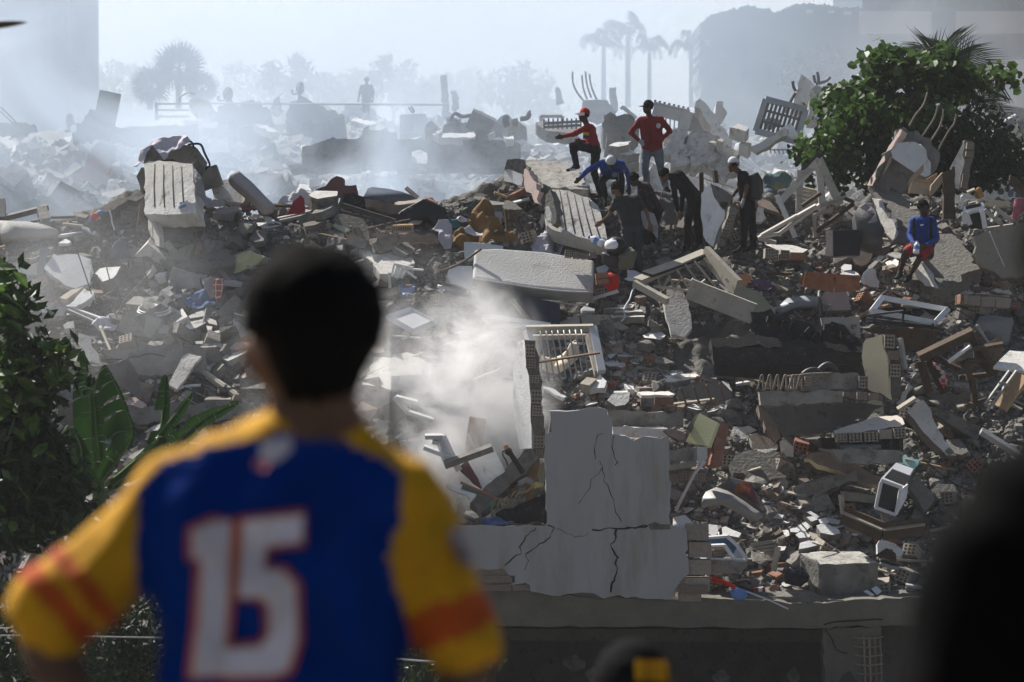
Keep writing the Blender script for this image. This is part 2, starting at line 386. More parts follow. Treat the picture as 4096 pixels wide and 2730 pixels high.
def T(name, s, r, m, label=None, cat=None, Y=None, Y1=None, parent=None, dY=0., k=4, taper=1., n=6, group=None):
    pp = pl(s); N = len(pp)
    w = []
    for i, p in enumerate(pp):
        y = (Yt(*p)-.25 if Y is None else (Y if Y1 is None else Y+(Y1-Y)*i/(N-1)))+dY
        w.append(P(*p, y))
    return tube(name, w, r, m, label, cat or name.replace('_', ' '), parent, group, n, k, taper)
def TP(name, s, r, m, parent, off=.004):
    c, n = PLANES[parent.name]; w = [onplane(*p, c, n)+n*off for p in pl(s)]
    return tube(name, w, r, m, parent=parent, n=4, k=1)
def crack(parent, s, r):
    pp = pl(s); out = []
    for a, b in zip(pp, pp[1:]):
        L = math.hypot(b[0]-a[0], b[1]-a[1]); k = max(2, int(L/14))
        for i in range(k): out += [a[0]+(b[0]-a[0])*i/k+random.gauss(0, 2.2), a[1]+(b[1]-a[1])*i/k+random.gauss(0, 2.2)]
    w = [P(out[i], out[i+1], YW) for i in range(0, len(out), 2)]; ph = random.random()*9
    V, F = tubeverts(w, lambda t: r*(.35+.65*abs(math.sin(t*7+ph))), 4); meshobj('crack', V, F, 'crack_dark', parent)
# hollow clay brick: one unit mesh with a grid of open cells on its front (-y) face
def hollow_mesh(name, nx, nz, m, wallt=.12, depth=.7):
    V, F = [], []
    def vid(x, y, z): V.append((x, y, z)); return len(V)-1
    xs = []; zs = []
    def cuts(n):
        t = wallt; c = (1-t*(n+1))/n; out = []; p = -.5
        for i in range(n): out.append((p, p+t)); p += t; out.append((p, p+c)); p += c
        out.append((p, .5)); return out
    cx, cz = cuts(nx), cuts(nz)
    for i, (a, b) in enumerate(cx):
        for j, (c, d) in enumerate(cz):
            if i % 2 and j % 2:
                f = [vid(a, -.5, c), vid(b, -.5, c), vid(b, -.5, d), vid(a, -.5, d)]; e = -.5+depth
                g = [vid(a, e, c), vid(b, e, c), vid(b, e, d), vid(a, e, d)]
                F.append(g)
                for k in range(4): F.append([f[k], f[(k+1) % 4], g[(k+1) % 4], g[k]])
            elif not (i % 2 == 0 and j % 2 == 0) or True:
                F.append([vid(a, -.5, c), vid(b, -.5, c), vid(b, -.5, d), vid(a, -.5, d)])
    b = [vid(x, y, z) for z in (-.5, .5) for y in (-.5, .5) for x in (-.5, .5)]
    F += [[b[0], b[2], b[3], b[1]], [b[4], b[5], b[7], b[6]], [b[2], b[6], b[7], b[3]], [b[0], b[4], b[6], b[2]], [b[1], b[3], b[7], b[5]]]
    me = bpy.data.meshes.new(name); me.from_pydata(V, [], F); me.materials.append(MATS[m]); return me
HB = {(n, m): hollow_mesh('hollow_brick', n[0], n[1], m) for n in ((3, 3), (4, 3), (3, 2)) for m in ('hollow_clay', 'brick', 'soot_brick')}
def solid_mesh(m):
    v, f = boxmesh(Vector((0, 0, 0)), Vector((.5, 0, 0)), Vector((0, .5, 0)), Vector((0, 0, .5)))
    me = bpy.data.meshes.new('brick'); me.from_pydata([tuple(a) for a in v], [], f); me.materials.append(MATS[m]); return me
SB = {m: solid_mesh(m) for m in ('brick', 'dusty_brick', 'hollow_clay', 'soot_brick')}
def Bk(parent, s, Y=None, pitch=86, yaw=0, depth=.2, cells=(3, 3), m='hollow_clay', solid=False, dY=0.):
    """bricks of a wall: 'cx cy w h rot; ...' in view pixels"""
    for it in s.split(';'):
        v = [float(t) for t in it.split()]
        if len(v) < 4: continue
        cx, cyy = q(v[0], v[1]); rot = v[4] if len(v) > 4 else 0
        y = (Y if Y is not None else Yt(cx, cyy)-.3)+dY; k = ZV[2]/ppm(y)
        n = nrm(pitch, 0, yaw); right = Vector((0, 0, 1)).cross(-n); right = -right.normalized() if right.length > 1e-4 else Vector((1, 0, 0))
        right = Vector((1, 0, 0))-n*n.x; right.normalize(); right.rotate(Matrix.Rotation(R(-rot) , 3, n)) ; up = n.cross(right)
        M = Matrix((right, -n, up)).transposed()
        o = bpy.data.objects.new('brick', SB[m] if solid else HB[(cells, m)]); COL.objects.link(o)
        W = max(.03, v[2]*k/max(.3, abs(right.normalized().dot(Vector((math.cos(R(rot)), 0, 0))) or 1) if abs(yaw) > 5 else 1))
        c = P(cx, cyy, y)
        o.matrix_world = Matrix.Translation(c-n*depth/2) @ M.to_4x4() @ Matrix.Diagonal((W, depth, v[3]*k, 1))
        if parent is not None:
            wl_ = wloc(parent); o.parent = parent; o.matrix_local = Matrix.Translation(-wl_) @ Matrix.Translation(c-n*depth/2) @ M.to_4x4() @ Matrix.Diagonal((W, depth, v[3]*k, 1))
# draped cloth: outline on a tilted sheet, finely divided and folded
def C(label, s, p=45, r=0, m='grey_cloth', amp=.06, freq=3., Y=None, dY=0., name='cloth', cat=None, th=.012, puff=0., seed=None, parent=None, yaw=0, cuts=4):
    pp = pl(s)
    if Y is None: Y = defY(pp, p)
    Y += dY
    cx = sum(a for a, b in pp)/len(pp); cyy = sum(b for a, b in pp)/len(pp); n = nrm(p, r, yaw); c = P(cx, cyy, Y)
    w = [onplane(x, y, c, n, 2.2) for x, y in pp]
    ar = sum(((a-c).cross(b-c)).dot(n) for a, b in zip(w, w[1:]+w[:1]))
    if ar < 0: w = w[::-1]
    bm = bmesh.new(); vs_ = [bm.verts.new(v-c) for v in w]; f = bm.faces.new(vs_); f.normal_update()
    bmesh.ops.triangulate(bm, faces=[f])
    L = max((a-b).length for a in w for b in w)
    for it in range(cuts):
        es = [e for e in bm.edges if e.calc_length() > max(.035, L/26)]
        if not es: break
        bmesh.ops.subdivide_edges(bm, edges=es, cuts=1, use_grid_fill=False)
        bmesh.ops.triangulate(bm, faces=bm.faces[:])
    bmesh.ops.beautify_fill(bm, faces=bm.faces[:], edges=[e for e in bm.edges if not e.is_boundary])
    sd = Vector((random.random()*90, random.random()*90, 0)); ang = random.uniform(0, 3.14)
    ax = Vector((math.cos(ang), math.sin(ang)*.6, math.sin(ang)))
    bmesh.ops.smooth_vert(bm, verts=[v for v in bm.verts if not v.is_boundary], factor=.5)
    bd = [v.co.copy() for v in bm.verts if v.is_boundary]
    for v in bm.verts:
        a = v.co*freq+sd
        t = math.sin((v.co.dot(ax)*freq*2.2)+3*noise.noise(a*.6))
        h_ = amp*(.55*t+.9*noise.noise(a)+.35*noise.noise(a*2.6))
        if puff:
            de = min((v.co-b).length for b in bd); h_ += puff*math.sqrt(max(0., min(1., de/(L*.28))))
        v.co += n*h_ if not (puff and v.is_boundary) else n*0
    tt = th if not puff else .02
    bm.verts.index_update(); vv = [v.co.copy() for v in bm.verts]; ff = [[v.index for v in f.verts] for f in bm.faces]; nb = len(vv)
    se = [(e.verts[0].index, e.verts[1].index) for e in bm.edges if e.is_boundary]
    bm.clear(); bv = [bm.verts.new(v) for v in vv]+[bm.verts.new(v-n*tt) for v in vv]
    for f in ff:
        bm.faces.new([bv[i] for i in f]); bm.faces.new([bv[i+nb] for i in f[::-1]])
    for i, j in se: bm.faces.new([bv[i], bv[j], bv[j+nb], bv[i+nb]])
    bmesh.ops.recalc_face_normals(bm, faces=bm.faces[:])
    me = bpy.data.meshes.new(name); bm.to_mesh(me); bm.free(); me.materials.append(MATS[m]); me.polygons.foreach_set('use_smooth', [True]*len(me.polygons))
    o = bpy.data.objects.new(name, me); COL.objects.link(o); o.location = c
    if parent is not None: o.parent = parent; o.location = c-wloc(parent)
    else: tag(o, label, cat or name.replace('_', ' '))
    return o
# rectangular frame of four profiles with optional bars
def FR(name, label, s, Y, w=.07, m='white_metal', bars=0, cross=0, barr=.012, cat=None, pane=None, Ys=None, h=None, barm=None):
    pp = pl(s); Ys = Ys or [Y]*4; c4 = [P(*p_, y) for p_, y in zip(pp, Ys)]
    o = empty(name, min(c4, key=lambda v: v.z), label, cat or name.replace('_', ' '))
    N = len(c4)
    for i in range(N):
        bar('frame_profile', c4[i], c4[(i+1) % N], w, h or w, m, parent=o, up=(0, -1, .1))
    a, b, c_, d = c4
    for i in range(bars):
        t = (i+1)/(bars+1); V, F = tubeverts([a.lerp(b, t), d.lerp(c_, t)], barr, 5); meshobj('bar', V, F, barm or m, o)
    for i in range(cross):
        t = (i+1)/(cross+1); V, F = tubeverts([a.lerp(d, t), b.lerp(c_, t)], barr, 5); meshobj('bar', V, F, barm or m, o)
    if pane:
        nn = (b-a).cross(d-a).normalized()*.01
        V = [a+nn, b+nn, c_+nn, d+nn, a-nn, b-nn, c_-nn, d-nn]
        meshobj('pane', V, [[0, 1, 2, 3], [7, 6, 5, 4], [0, 4, 5, 1], [1, 5, 6, 2], [2, 6, 7, 3], [3, 7, 4, 0]], pane, o)
    return o
# rounded box body (appliances, mattress, cushions): four pixel corners of the upper face on a tilted plane, thickness below
def RB(name, label, s, p, r=0, th=.3, m='white_metal', Y=None, dY=0., bev=.03, seg=3, cat=None, yaw=0, parent=None, puff=0., m2=None, lim=2.2):
    pp = pl(s)
    if Y is None: Y = defY(pp, p)
    Y += dY
    cx = sum(a for a, b in pp)/len(pp); cyy = sum(b for a, b in pp)/len(pp); n = nrm(p, r, yaw); c = P(cx, cyy, Y)
    w = [onplane(x, y, c, n, lim) for x, y in pp]
    ar = sum(((a-c).cross(b-c)).dot(n) for a, b in zip(w, w[1:]+w[:1]))
    if ar < 0: w = w[::-1]
    k = len(w); bm = bmesh.new(); t_ = [bm.verts.new(v-c) for v in w]; b_ = [bm.verts.new(v-c-n*th) for v in w]
    bm.faces.new(t_); bm.faces.new(b_[::-1])
    for i in range(k): bm.faces.new([t_[i], b_[i], b_[(i+1) % k], t_[(i+1) % k]])
    bmesh.ops.recalc_face_normals(bm, faces=bm.faces[:])
    if puff:
        for it in range(4): bmesh.ops.subdivide_edges(bm, edges=[e for e in bm.edges if e.calc_length() > .12], cuts=1, use_grid_fill=True)
    else:
        bmesh.ops.bevel(bm, geom=bm.edges[:], offset=bev, segments=seg, affect='EDGES', profile=.5)
    if puff:
        bmesh.ops.smooth_vert(bm, verts=bm.verts[:], factor=.5); bmesh.ops.smooth_vert(bm, verts=bm.verts[:], factor=.4)
        for v in bm.verts: v.co += Vector(noise.noise_vector(v.co*3+Vector((5, 2, 1))))*puff
    me = bpy.data.meshes.new(name); bm.to_mesh(me); bm.free(); me.materials.append(MATS[m])
    if m2:
        me.materials.append(MATS[m2])
        for f in me.polygons:
            if f.normal.dot(n) < .55: f.material_index = 1
    me.polygons.foreach_set('use_smooth', [bool(puff)]*len(me.polygons))
    o = bpy.data.objects.new(name, me); COL.objects.link(o); o.location = c
    if parent is not None: o.parent = parent; o.location = c-wloc(parent)
    else: tag(o, label, cat or name.replace('_', ' '))
    return o
# ================================================================ left part of the ridge
PS = 'plaster_fragment'
Z('Z5')
col = S('upright concrete pillar stub with board marks and a cloth on top', '1222 352 1250 345 1440 352 1630 372 1648 560 1662 790 1450 800 1228 800', 50, 20, .4, 'formed_concrete', Y=53.2, jag=.012, name='pillar_stub', cat='pillar', lim=1.2)
for i in range(4):   # board joints pressed into the face
    TP('board_joint', f'{1310+i*75} {376+i*6} {1305+i*80} 560 {1312+i*82} 742', .011, 'rough_concrete', col)
S('dark rough concrete head of the pillar under the cloth', '1215 375 1225 330 1250 250 1430 225 1640 222 1675 240 1668 300 1655 400 1640 380 1300 355', 70, 10, .7, 'rough_concrete', Y=53.75, jag=.05, name='concrete_block')
S('crumbling dark masonry edge behind the pillar', '1180 560 1172 480 1200 405 1222 400 1222 620 1190 620', 88, 0, .5, 'rough_concrete', Y=53.8, jag=.05, name='masonry_chunk')
C('grey and white sheet draped over the pillar top', '1140 410 1215 225 1280 165 1420 150 1560 115 1625 192 1540 235 1450 250 1385 325 1340 275 1290 225 1225 345 1170 410', 48, 12, 'lilac_cloth', .08, 5., Y=53.25, name='sheet')
C('grey blanket hanging down right of the pillar', '1632 350 1660 420 1730 560 1745 640 1905 690 1912 720 1750 735 1700 650 1668 640', 60, 0, 'grey_cloth', .07, 5, Y=52.9, name='blanket')
S('long tilted concrete slab running down left from the pillar', '700 885 860 790 1010 720 1215 640 1222 905 1000 915 860 915', 76, 0, .35, 'concrete', Y=53.6, jag=.03)
S('rough broken edge on the long tilted slab', '740 880 860 770 920 700 1030 660 1100 640 1215 600 1215 655 1000 735 850 805', 40, 0, .25, 'rough_concrete', Y=53.5, jag=.06, name='masonry_chunk')
S('bright white plaster plate lying flat left of the pillar foot', '960 945 1045 905 1110 908 1180 903 1225 915 1257 938 1240 962 1235 985 1100 985 1075 965', 24, 4, .08, 'white_plaster', name=PS)
S('broken concrete stub under the bright white plate', '1075 985 1240 985 1255 1015 1230 1050 1100 1060', 70, 0, .3, 'concrete', name='concrete_block')
S('rubble strewn slab in front of the pillar', '1270 760 1480 742 1690 745 1795 850 1640 960 1480 985 1370 1030 1290 900', 27, 0, .6, 'rough_concrete', jag=.05)
S('side of the slab in front of the pillar, coloured pale as sunlit', '1262 810 1300 860 1352 950 1352 1078 1318 1060 1285 1000 1256 930', 78, 0, .12, 'pale_plaster', yaw=-55, name='masonry_chunk', dY=-.2)  # paler than the slab itself: sun on this side put into the colour
S('gravelly ramp below the pillar', '1450 1040 1700 1030 1960 1110 1975 1235 1780 1260 1500 1230', 28, 0, .3, 'rough_concrete', jag=.05)
for lab, s, m in [('small pale plate at the top left of the strewn slab', '1310 795 1400 798 1440 825 1370 860 1310 820', 'pale_plaster'),
    ('flat stone under the clear bottle', '1470 790 1500 757 1640 800 1630 820 1480 812', 'concrete'), ('rounded pale stone mid strewn slab', '1425 868 1480 860 1492 890 1450 918 1424 890', 'pale_plaster'),
    ('little square block on the strewn slab', '1555 838 1640 840 1646 872 1560 872', 'concrete'), ('angular pale stone at the right of the strewn slab', '1705 852 1790 845 1796 880 1752 902 1705 880', 'pale_plaster'),
    ('pointed pale plate on the strewn slab edge', '1565 958 1700 895 1692 935 1580 982', 'white_plaster'), ('white plate above the gravelly ramp', '1655 980 1740 965 1880 1000 1892 1030 1800 1042 1660 1000', 'pale_plaster'),
    ('flat pale slab right of the strewn slab', '1858 962 1950 950 2052 955 2062 975 1960 1000 1880 997', 'white_plaster'), ('small pale plate over the ramp', '1690 1052 1760 1040 1792 1065 1700 1086', 'pale_plaster'),
    ('big rounded stone on the ramp', '1790 1105 1860 1092 1930 1100 1972 1150 1880 1182 1800 1150', 'concrete'), ('thin pale plate on the ramp', '1740 1082 1800 1075 1890 1088 1870 1100 1760 1095', 'white_plaster'),
    ('pale stone left of the strewn slab foot', '1265 990 1300 980 1330 1000 1310 1020 1270 1015', 'pale_plaster')]:
    S(lab, s, 26, random.uniform(-10, 10), random.uniform(.1, .2), m, jag=.02, name=PS if 'plaster' in m else 'rock')
Z('SRC')
S('wide pale topped slab right of the gravelly ramp', '985 870 1035 858 1075 868 1122 890 1126 902 1050 914 985 892', 20, 0, .3, 'pale_plaster', edge='concrete')
Z('Z5')
RB('storage_box', 'closed dark box with a grey lid half hidden by the onlooker', '1962 1052 2060 1020 2218 1046 2120 1078', 14, 0, .55, 'navy_board', bev=.02)
S('speckled plate leaning right of the blanket', '1795 585 1890 510 1945 508 2050 610 2140 715 1925 692 1830 662', 52, 0, .12, 'pale_plaster')
RB('folded_mattress', 'stained grey padded roll leaning right of the pillar', '1946 472 2022 425 2332 722 2255 748', 62, -12, .3, 'grey_cloth', Y=53.6, puff=.02)
A('concrete_block', 1745, 412, 1803, 578, .42, .3, 'concrete', 'dark squared block dangling from black cable right of the pillar', 'block', Y0=54.2, up=(0, -1, 0))
T('cable', '1590 212 1630 205 1700 210 1735 285 1778 380 1752 405 1748 425', .022, 'black_plastic', 'black cable looping from the pillar top to a block', Y=53.7)
T('cable', '1610 180 1635 205 1642 245', .02, 'black_plastic', 'short black cable end on the pillar head', Y=52.6)
S('rumpled grey cloths trailing right of the blanket', '1800 790 1860 740 1940 735 2030 725 2060 760 1960 790 1880 805', 40, 0, .15, 'grey_cloth', jag=.05, name='cloth_heap', cat='cloth')
C('dusty pink rag at the ridge end', '2040 745 2090 725 2150 730 2160 752 2080 760', 50, 0, 'pink_cloth', .04, 6, name='rag')
RB('mattress', 'pale mattress half buried at the left edge of the rubble', '0 850 200 858 390 890 490 935 480 960 300 985 0 990', 58, 0, .35, 'mattress_top', puff=.015)
A('post', 12, 695, 8, 850, .16, .16, 'dark_metal', 'short dark post at the left edge')
A('pipe', 20, 838, 408, 740, .1, .1, 'dark_metal', 'dark sloping pipe above the half buried mattress')
A('concrete_block', 352, 768, 388, 872, .18, .2, 'concrete', 'small block hanging below the sloping pipe', 'block')
A('pipe', 262, 864, 362, 846, .05, .05, 'dark_metal', 'thin dark rod below the sloping pipe')
A('pipe', 430, 828, 640, 822, .05, .05, 'dark_metal', 'thin dark rod pointing right on the left slope')
C('red and blue clothing bundle on the long tilted slab', '770 800 800 790 850 800 840 825 780 862 765 840', 55, 0, 'bright_red', .05, 6, Y=53.0, name='clothing', cat='clothing', puff=.06)
C('blue garment beside the red bundle', '740 866 770 830 790 850 760 868', 60, 0, 'plastic_blue', .03, 6, Y=52.9, name='clothing', cat='clothing')
C('blue cap like garment on top of the red bundle', '820 790 840 766 880 766 898 785 860 806', 60, 0, 'plastic_blue', .03, 6, Y=52.95, name='clothing', cat='clothing', puff=.05)
T('cord', '928 772 945 830 950 870 962 905 970 938', .015, 'white_cloth', 'white cord hanging on the long tilted slab', Y=53.0)
RB('cushion', 'dark seat cushion left of the bright white plate', '690 905 780 915 868 1000 830 1012 735 960', 38, 0, .12, 'slate_cloth', puff=.02)
S('big white plaster panel standing tilted on the left slope', '370 1260 400 1210 455 1135 560 1142 640 1138 770 1180 776 1250 752 1385 700 1398 640 1430 560 1400 500 1358 440 1320', 48, 3, .14, 'white_plaster', jag=.03, name=PS)
S('tall slate blue board left of the white panel', '308 1310 345 1092 402 1078 404 1140 362 1312', 84, 0, .06, 'slate_cloth', name='board')
S('pale flaking wall piece at the far left', '45 1242 80 1200 200 1228 312 1214 312 1312 80 1292', 78, 0, .2, 'pale_plaster', name='masonry_chunk')
S('grey wall course above the flaking wall piece', '75 1158 342 1128 345 1212 85 1202', 80, 0, .25, 'concrete', name='masonry_chunk', dY=.3)
S('little white plate above the slate board', '495 1045 555 1006 602 1030 585 1046', 30, 0, .08, 'white_plaster', name=PS)
S('white topped broken slab right of the white panel', '805 1302 890 1250 1022 1244 985 1312 870 1376', 33, 10, .32, 'white_plaster', edge='concrete')
S('narrow sunlit plate below the block wall', '1230 1292 1300 1225 1312 1246 1246 1326', 40, 25, .1, 'pale_plaster', name=PS)
S('pale stone below the narrow sunlit plate', '1308 1322 1340 1295 1412 1288 1402 1322 1345 1338', 30, 0, .15, 'white_plaster', name=PS)
w = S('grey block wall piece with open cells below the cushion', '885 1192 1040 1178 1200 1168 1218 1240 1232 1342 1000 1338 890 1330', 80, 0, .3, 'concrete', name='masonry_chunk', dY=.2)
Bk(w, '1150 1188 40 26 -4; 1182 1188 24 26 -4; 1182 1228 26 26 0', depth=.12, dY=-.22)
C('slate padded headboard leaning left of the orange rubble', '915 1200 940 1105 962 1050 1040 990 1070 1002 1090 1080 1108 1168', 70, 0, 'slate_cloth', .03, 2, name='headboard', puff=.05)
C('crumpled grey sheet beside the headboard', '1060 1050 1112 1050 1180 1095 1222 1130 1216 1176 1110 1166', 45, 0, 'grey_cloth', .06, 6, name='sheet')
S('broken orange clay pieces right of the headboard', '1250 1112 1330 1150 1410 1040 1452 1062 1440 1160 1335 1192 1262 1162', 62, 0, .25, 'rust_orange', jag=.06, name='clay_debris', cat='brick rubble')
S('bent tan board above the orange clay', '1380 1050 1430 1020 1480 1080 1512 1210 1480 1230 1440 1120', 70, 0, .06, 'dusty_wood', name='board')
C('grey bedding hung over a ledge', '1425 1362 1445 1310 1470 1265 1590 1290 1690 1320 1702 1400 1722 1442 1560 1430 1430 1402', 62, 0, 'grey_cloth', .08, 4, name='bedding')
C('pale blanket right of the grey bedding', '1700 1332 1800 1340 1890 1346 1985 1355 2062 1372 2040 1410 1900 1400 1840 1480 1780 1520 1730 1430', 55, 0, 'grey_cloth', .07, 4, name='blanket')
w = C('red cushion cover with a white line pattern', '1808 1360 1850 1350 1900 1352 1890 1440 1870 1510 1832 1532 1806 1452', 68, 0, 'red_pattern', .05, 3, name='cushion_cover', cat='cloth', dY=-.12)
S('white plate under the grey bedding', '1430 1466 1540 1445 1632 1452 1602 1496 1480 1492', 24, 0, .1, 'white_plaster', name=PS)
S('white plate behind the grey bedding', '1610 1296 1645 1280 1762 1300 1752 1332', 22, 0, .1, 'white_plaster', name=PS)
S('flat white plate right of the grey bedding', '1768 1322 1820 1312 1888 1320 1880 1336 1790 1338', 20, 0, .06, 'white_plaster', name=PS)
C('heap of blue denim below the blankets', '1558 1562 1600 1500 1645 1458 1732 1450 1785 1510 1835 1562 1800 1590 1640 1600', 48, 0, 'blue_cloth', .1, 5, name='denim_heap', cat='clothing')
C('pale yellow net bag beside the onlooker hair', '1960 1225 2030 1140 2120 1118 2250 1160 2180 1230 2080 1260 1980 1290', 55, 0, 'yellow_mesh', .07, 5, name='net_bag')
A('plank', 2010, 1145, 2150, 1260, .14, .03, 'dusty_wood', 'short pale plank over the net bag', 'plank')
A('plank', 540, 1538, 692, 1430, .16, .12, 'dusty_wood', 'squared timber below the big white panel', 'plank')
Z('W1')
S('white broken plate beside the squared timber', '570 480 650 395 720 325 745 350 790 348 798 382 760 412 700 450 640 482', 42, 6, .12, 'white_plaster', name=PS, dY=-.1)
S('pale plate above the brown column', '358 456 440 445 556 460 562 492 530 562 366 566', 58, 0, .15, 'pale_plaster', name=PS)
S('dark square pier at the left edge', '250 455 352 455 358 532 246 530', 85, 0, .3, 'rough_concrete', name='concrete_block')
S('dark brown concrete column behind the bush', '130 530 362 530 366 805 360 1000 140 1000', 88, 0, .5, 'umber_concrete', name='concrete_column', cat='column', dY=-.2)
A('screen_frame', 566, 480, 850, 582, .05, .05, 'white_metal', 'long white door frame strip pointing down right', 'frame')
A('screen_frame', 562, 505, 800, 612, .05, .05, 'grey_metal', 'grey door frame strip below the white strip', 'frame')
C('pale blue crumpled cloth on the frame strips', '760 622 800 600 850 570 950 590 1002 640 962 690 880 682 830 668', 50, 0, 'lilac_cloth', .08, 6, name='cloth')
S('upright white plate above the pale blue cloth', '898 562 930 540 968 535 950 576 905 582', 45, 0, .06, 'white_plaster', name=PS)
S('round orange stone above the cracked block', '955 582 985 550 1015 540 1042 562 1022 600 985 618', 62, 0, .15, 'rust_orange', name='rock')
S('cracked concrete block split by dark joints', '1018 612 1140 600 1168 660 1182 726 1062 722 1032 662', 40, -5, .35, 'pale_plaster', edge='concrete', name='concrete_block')
S('square concrete piece right of the cracked block', '1145 586 1240 570 1272 630 1182 652', 40, 0, .3, 'pale_plaster', edge='concrete', name='concrete_block')
S('grey boulder below the fan', '1420 602 1450 545 1482 530 1570 582 1576 632 1460 652', 60, 0, .35, 'concrete', name='rock')
S('pale boulder left below the fan', '1308 702 1345 630 1420 640 1476 690 1400 712', 50, 0, .3, 'pale_plaster', name='rock')
for lab, s, th in [('pale plate right of the fan', '1595 562 1665 530 1742 508 1732 562 1612 582', .12), ('long thin plate right of the fan', '1745 532 1800 520 1908 540 1882 557 1762 552', .08),
    ('thick chunk below the pale plate', '1562 652 1600 612 1720 585 1742 620 1662 662 1560 682', .25), ('wedge of plaster right of the thick chunk', '1735 570 1832 600 1842 640 1772 622', .12),
    ('small wedge under the plaster wedge', '1745 642 1802 650 1792 692 1760 680', .12), ('flat chip near the onlooker cheek', '1800 692 1872 680 1872 700 1812 712', .06), ('white chip at the onlooker cheek', '1910 686 1982 690 1986 706 1922 712', .06),
    ('rounded chip above the pink plank', '1650 776 1722 770 1717 796 1656 797', .12), ('light stone left of the pink plank', '1740 772 1802 745 1882 800 1872 830 1750 832', .2)]:
    S(lab, s, 32, random.uniform(-8, 12), th, 'pale_plaster', edge='concrete', name=PS, jag=.015)
S('dusty pink plank of plaster left of the onlooker face', '1872 836 1930 785 2112 785 2117 846', 36, 0, .1, 'pink_plaster', name=PS)
S('orange flat stone beside the brown column', '365 752 400 715 432 695 512 720 516 780 440 802', 58, 0, .12, 'rust_orange', name='rock')
S('white cube of rubble above the orange flat stone', '530 642 572 612 622 610 626 660 552 672', 45, 0, .2, 'pale_plaster', name='rock')
S('pale peeled plaster strip running down the slope', '660 702 715 716 762 742 772 820 832 880 912 970 820 962 740 930 690 850 680 800', 52, 0, .1, 'pale_plaster', name=PS, jag=.035)
T('pole', '850 652 905 780 975 952', .03, 'dusty_wood', 'thin pole standing on the cracked slab')
w = S('wide cracked grey slab left of the onlooker', '862 862 1100 840 1300 820 1450 800 1742 840 1752 1022 1500 1062 1180 1062 1000 932', 66, 0, .3, 'concrete', jag=.02)
TP('crack', '900 935 960 928 1050 930 1110 912 1180 905 1230 885 1290 880 1350 895 1400 905', .008, 'crack_dark', w)
C('grey tarpaulin slumped over a box below the cracked slab', '750 966 850 985 950 970 1085 925 1110 960 1150 1020 1180 1120 1207 1232 1180 1262 1020 1152 1000 1130', 66, 0, 'umber_cloth', .06, 3, name='tarpaulin')
S('stained pale board standing on edge left of the onlooker', '1425 1140 1500 1000 1550 900 1595 875 1706 905 1650 972 1560 1110 1500 1182', 44, 6, .06, 'formed_concrete', name='board', jag=.006)
for i, (dx, dy) in enumerate([(0, 0), (18, -10), (40, 24)]):
    A('rail', 1625+dx, 985+dy, 2130+dx, 1335+dy, .05, .08, 'dirty_metal', ['lower rail of the gate behind the stained board', 'upper rail of the gate behind the stained board', 'outer rail of the gate behind the stained board'][i], 'rail')
for i in range(4): T('wire', f'{1480+i*40} {1210-i*60} {1700+i*80} {1330-i*60} {1850+i*90} {1450-i*60}', .012, 'dark_metal', 'thin mesh wire below the stained board', group='mesh wires below the stained board')
S('heap of pink broken tiles on the low ledge', '1040 1272 1080 1250 1200 1280 1242 1312 1200 1342 1060 1312', 40, 0, .2, 'pink_plaster', jag=.05, name='tile_heap', cat='brick rubble')
S('long low ledge of concrete behind the banana plants', '1040 1330 1300 1322 1700 1300 2110 1290 2110 1420 1700 1440 1250 1482 1060 1440', 70, 0, .4, 'concrete', jag=.03)
S('white peeled plaster patch behind the dark bush', '190 1242 300 1230 440 1190 456 1312 430 1402 330 1427 310 1302 280 1262', 70, 0, .1, 'white_plaster', name=PS, jag=.05)
T('pipe', '1480 1192 1530 1170 1600 1155 1702 1150', .03, 'white_metal', 'curved white pipe below the stained board')
# pedestal fan lying on its back
fc = P(*q(1310, 515), Yt(*q(1310, 515))-.3); fan = empty('fan', fc, 'round electric fan grille lying face up on the rubble', 'fan')
fn = nrm(18, 0); fx = Vector((1, 0, 0)); fy = fn.cross(fx).normalized(); fr = 140*ZV[2]/ppm(fc.y)
def ringpts(c, r_, k=28): return [c+(fx*math.cos(2*math.pi*i/k)+fy*math.sin(2*math.pi*i/k))*r_ for i in range(k+1)]
for nm, rr, tr, dz in [('grille_rim', fr, .022, 0), ('grille_rim', fr*.96, .012, .05), ('grille_ring', fr*.6, .008, .08), ('grille_ring', fr*.3, .01, .09)]:
    V, F = tubeverts(ringpts(fc+fn*dz, rr), tr, 5); meshobj(nm, V, F, 'white_metal' if rr > fr*.9 else 'dark_metal', fan)
for i in range(40):
    a = 2*math.pi*i/40; pth = [fc+fn*(.09-.05*t)+(fx*math.cos(a+.5*t)+fy*math.sin(a+.5*t))*fr*(.2+.78*t) for t in (0, .5, 1)]
    V, F = tubeverts(pth, .005, 4); meshobj('grille_wire', V, F, 'dark_metal', fan)
V = ringpts(fc+fn*.11, fr*.22)[:-1]; V2 = [v-fn*.05 for v in ringpts(fc+fn*.11, fr*.24)[:-1]]; k = len(V)
meshobj('hub', V+V2, [list(range(k))]+[[i, i+k, (i+1) % k+k, (i+1) % k] for i in range(k)], 'white_metal', fan)
V = ringpts(fc-fn*.02, fr*.93)[:-1]; meshobj('fan_back', V+[v-fn*.12 for v in V], [list(range(k)), [2*k-1-i for i in range(k)]]+[[i, i+k, (i+1) % k+k, (i+1) % k] for i in range(k)], 'dark_metal', fan)
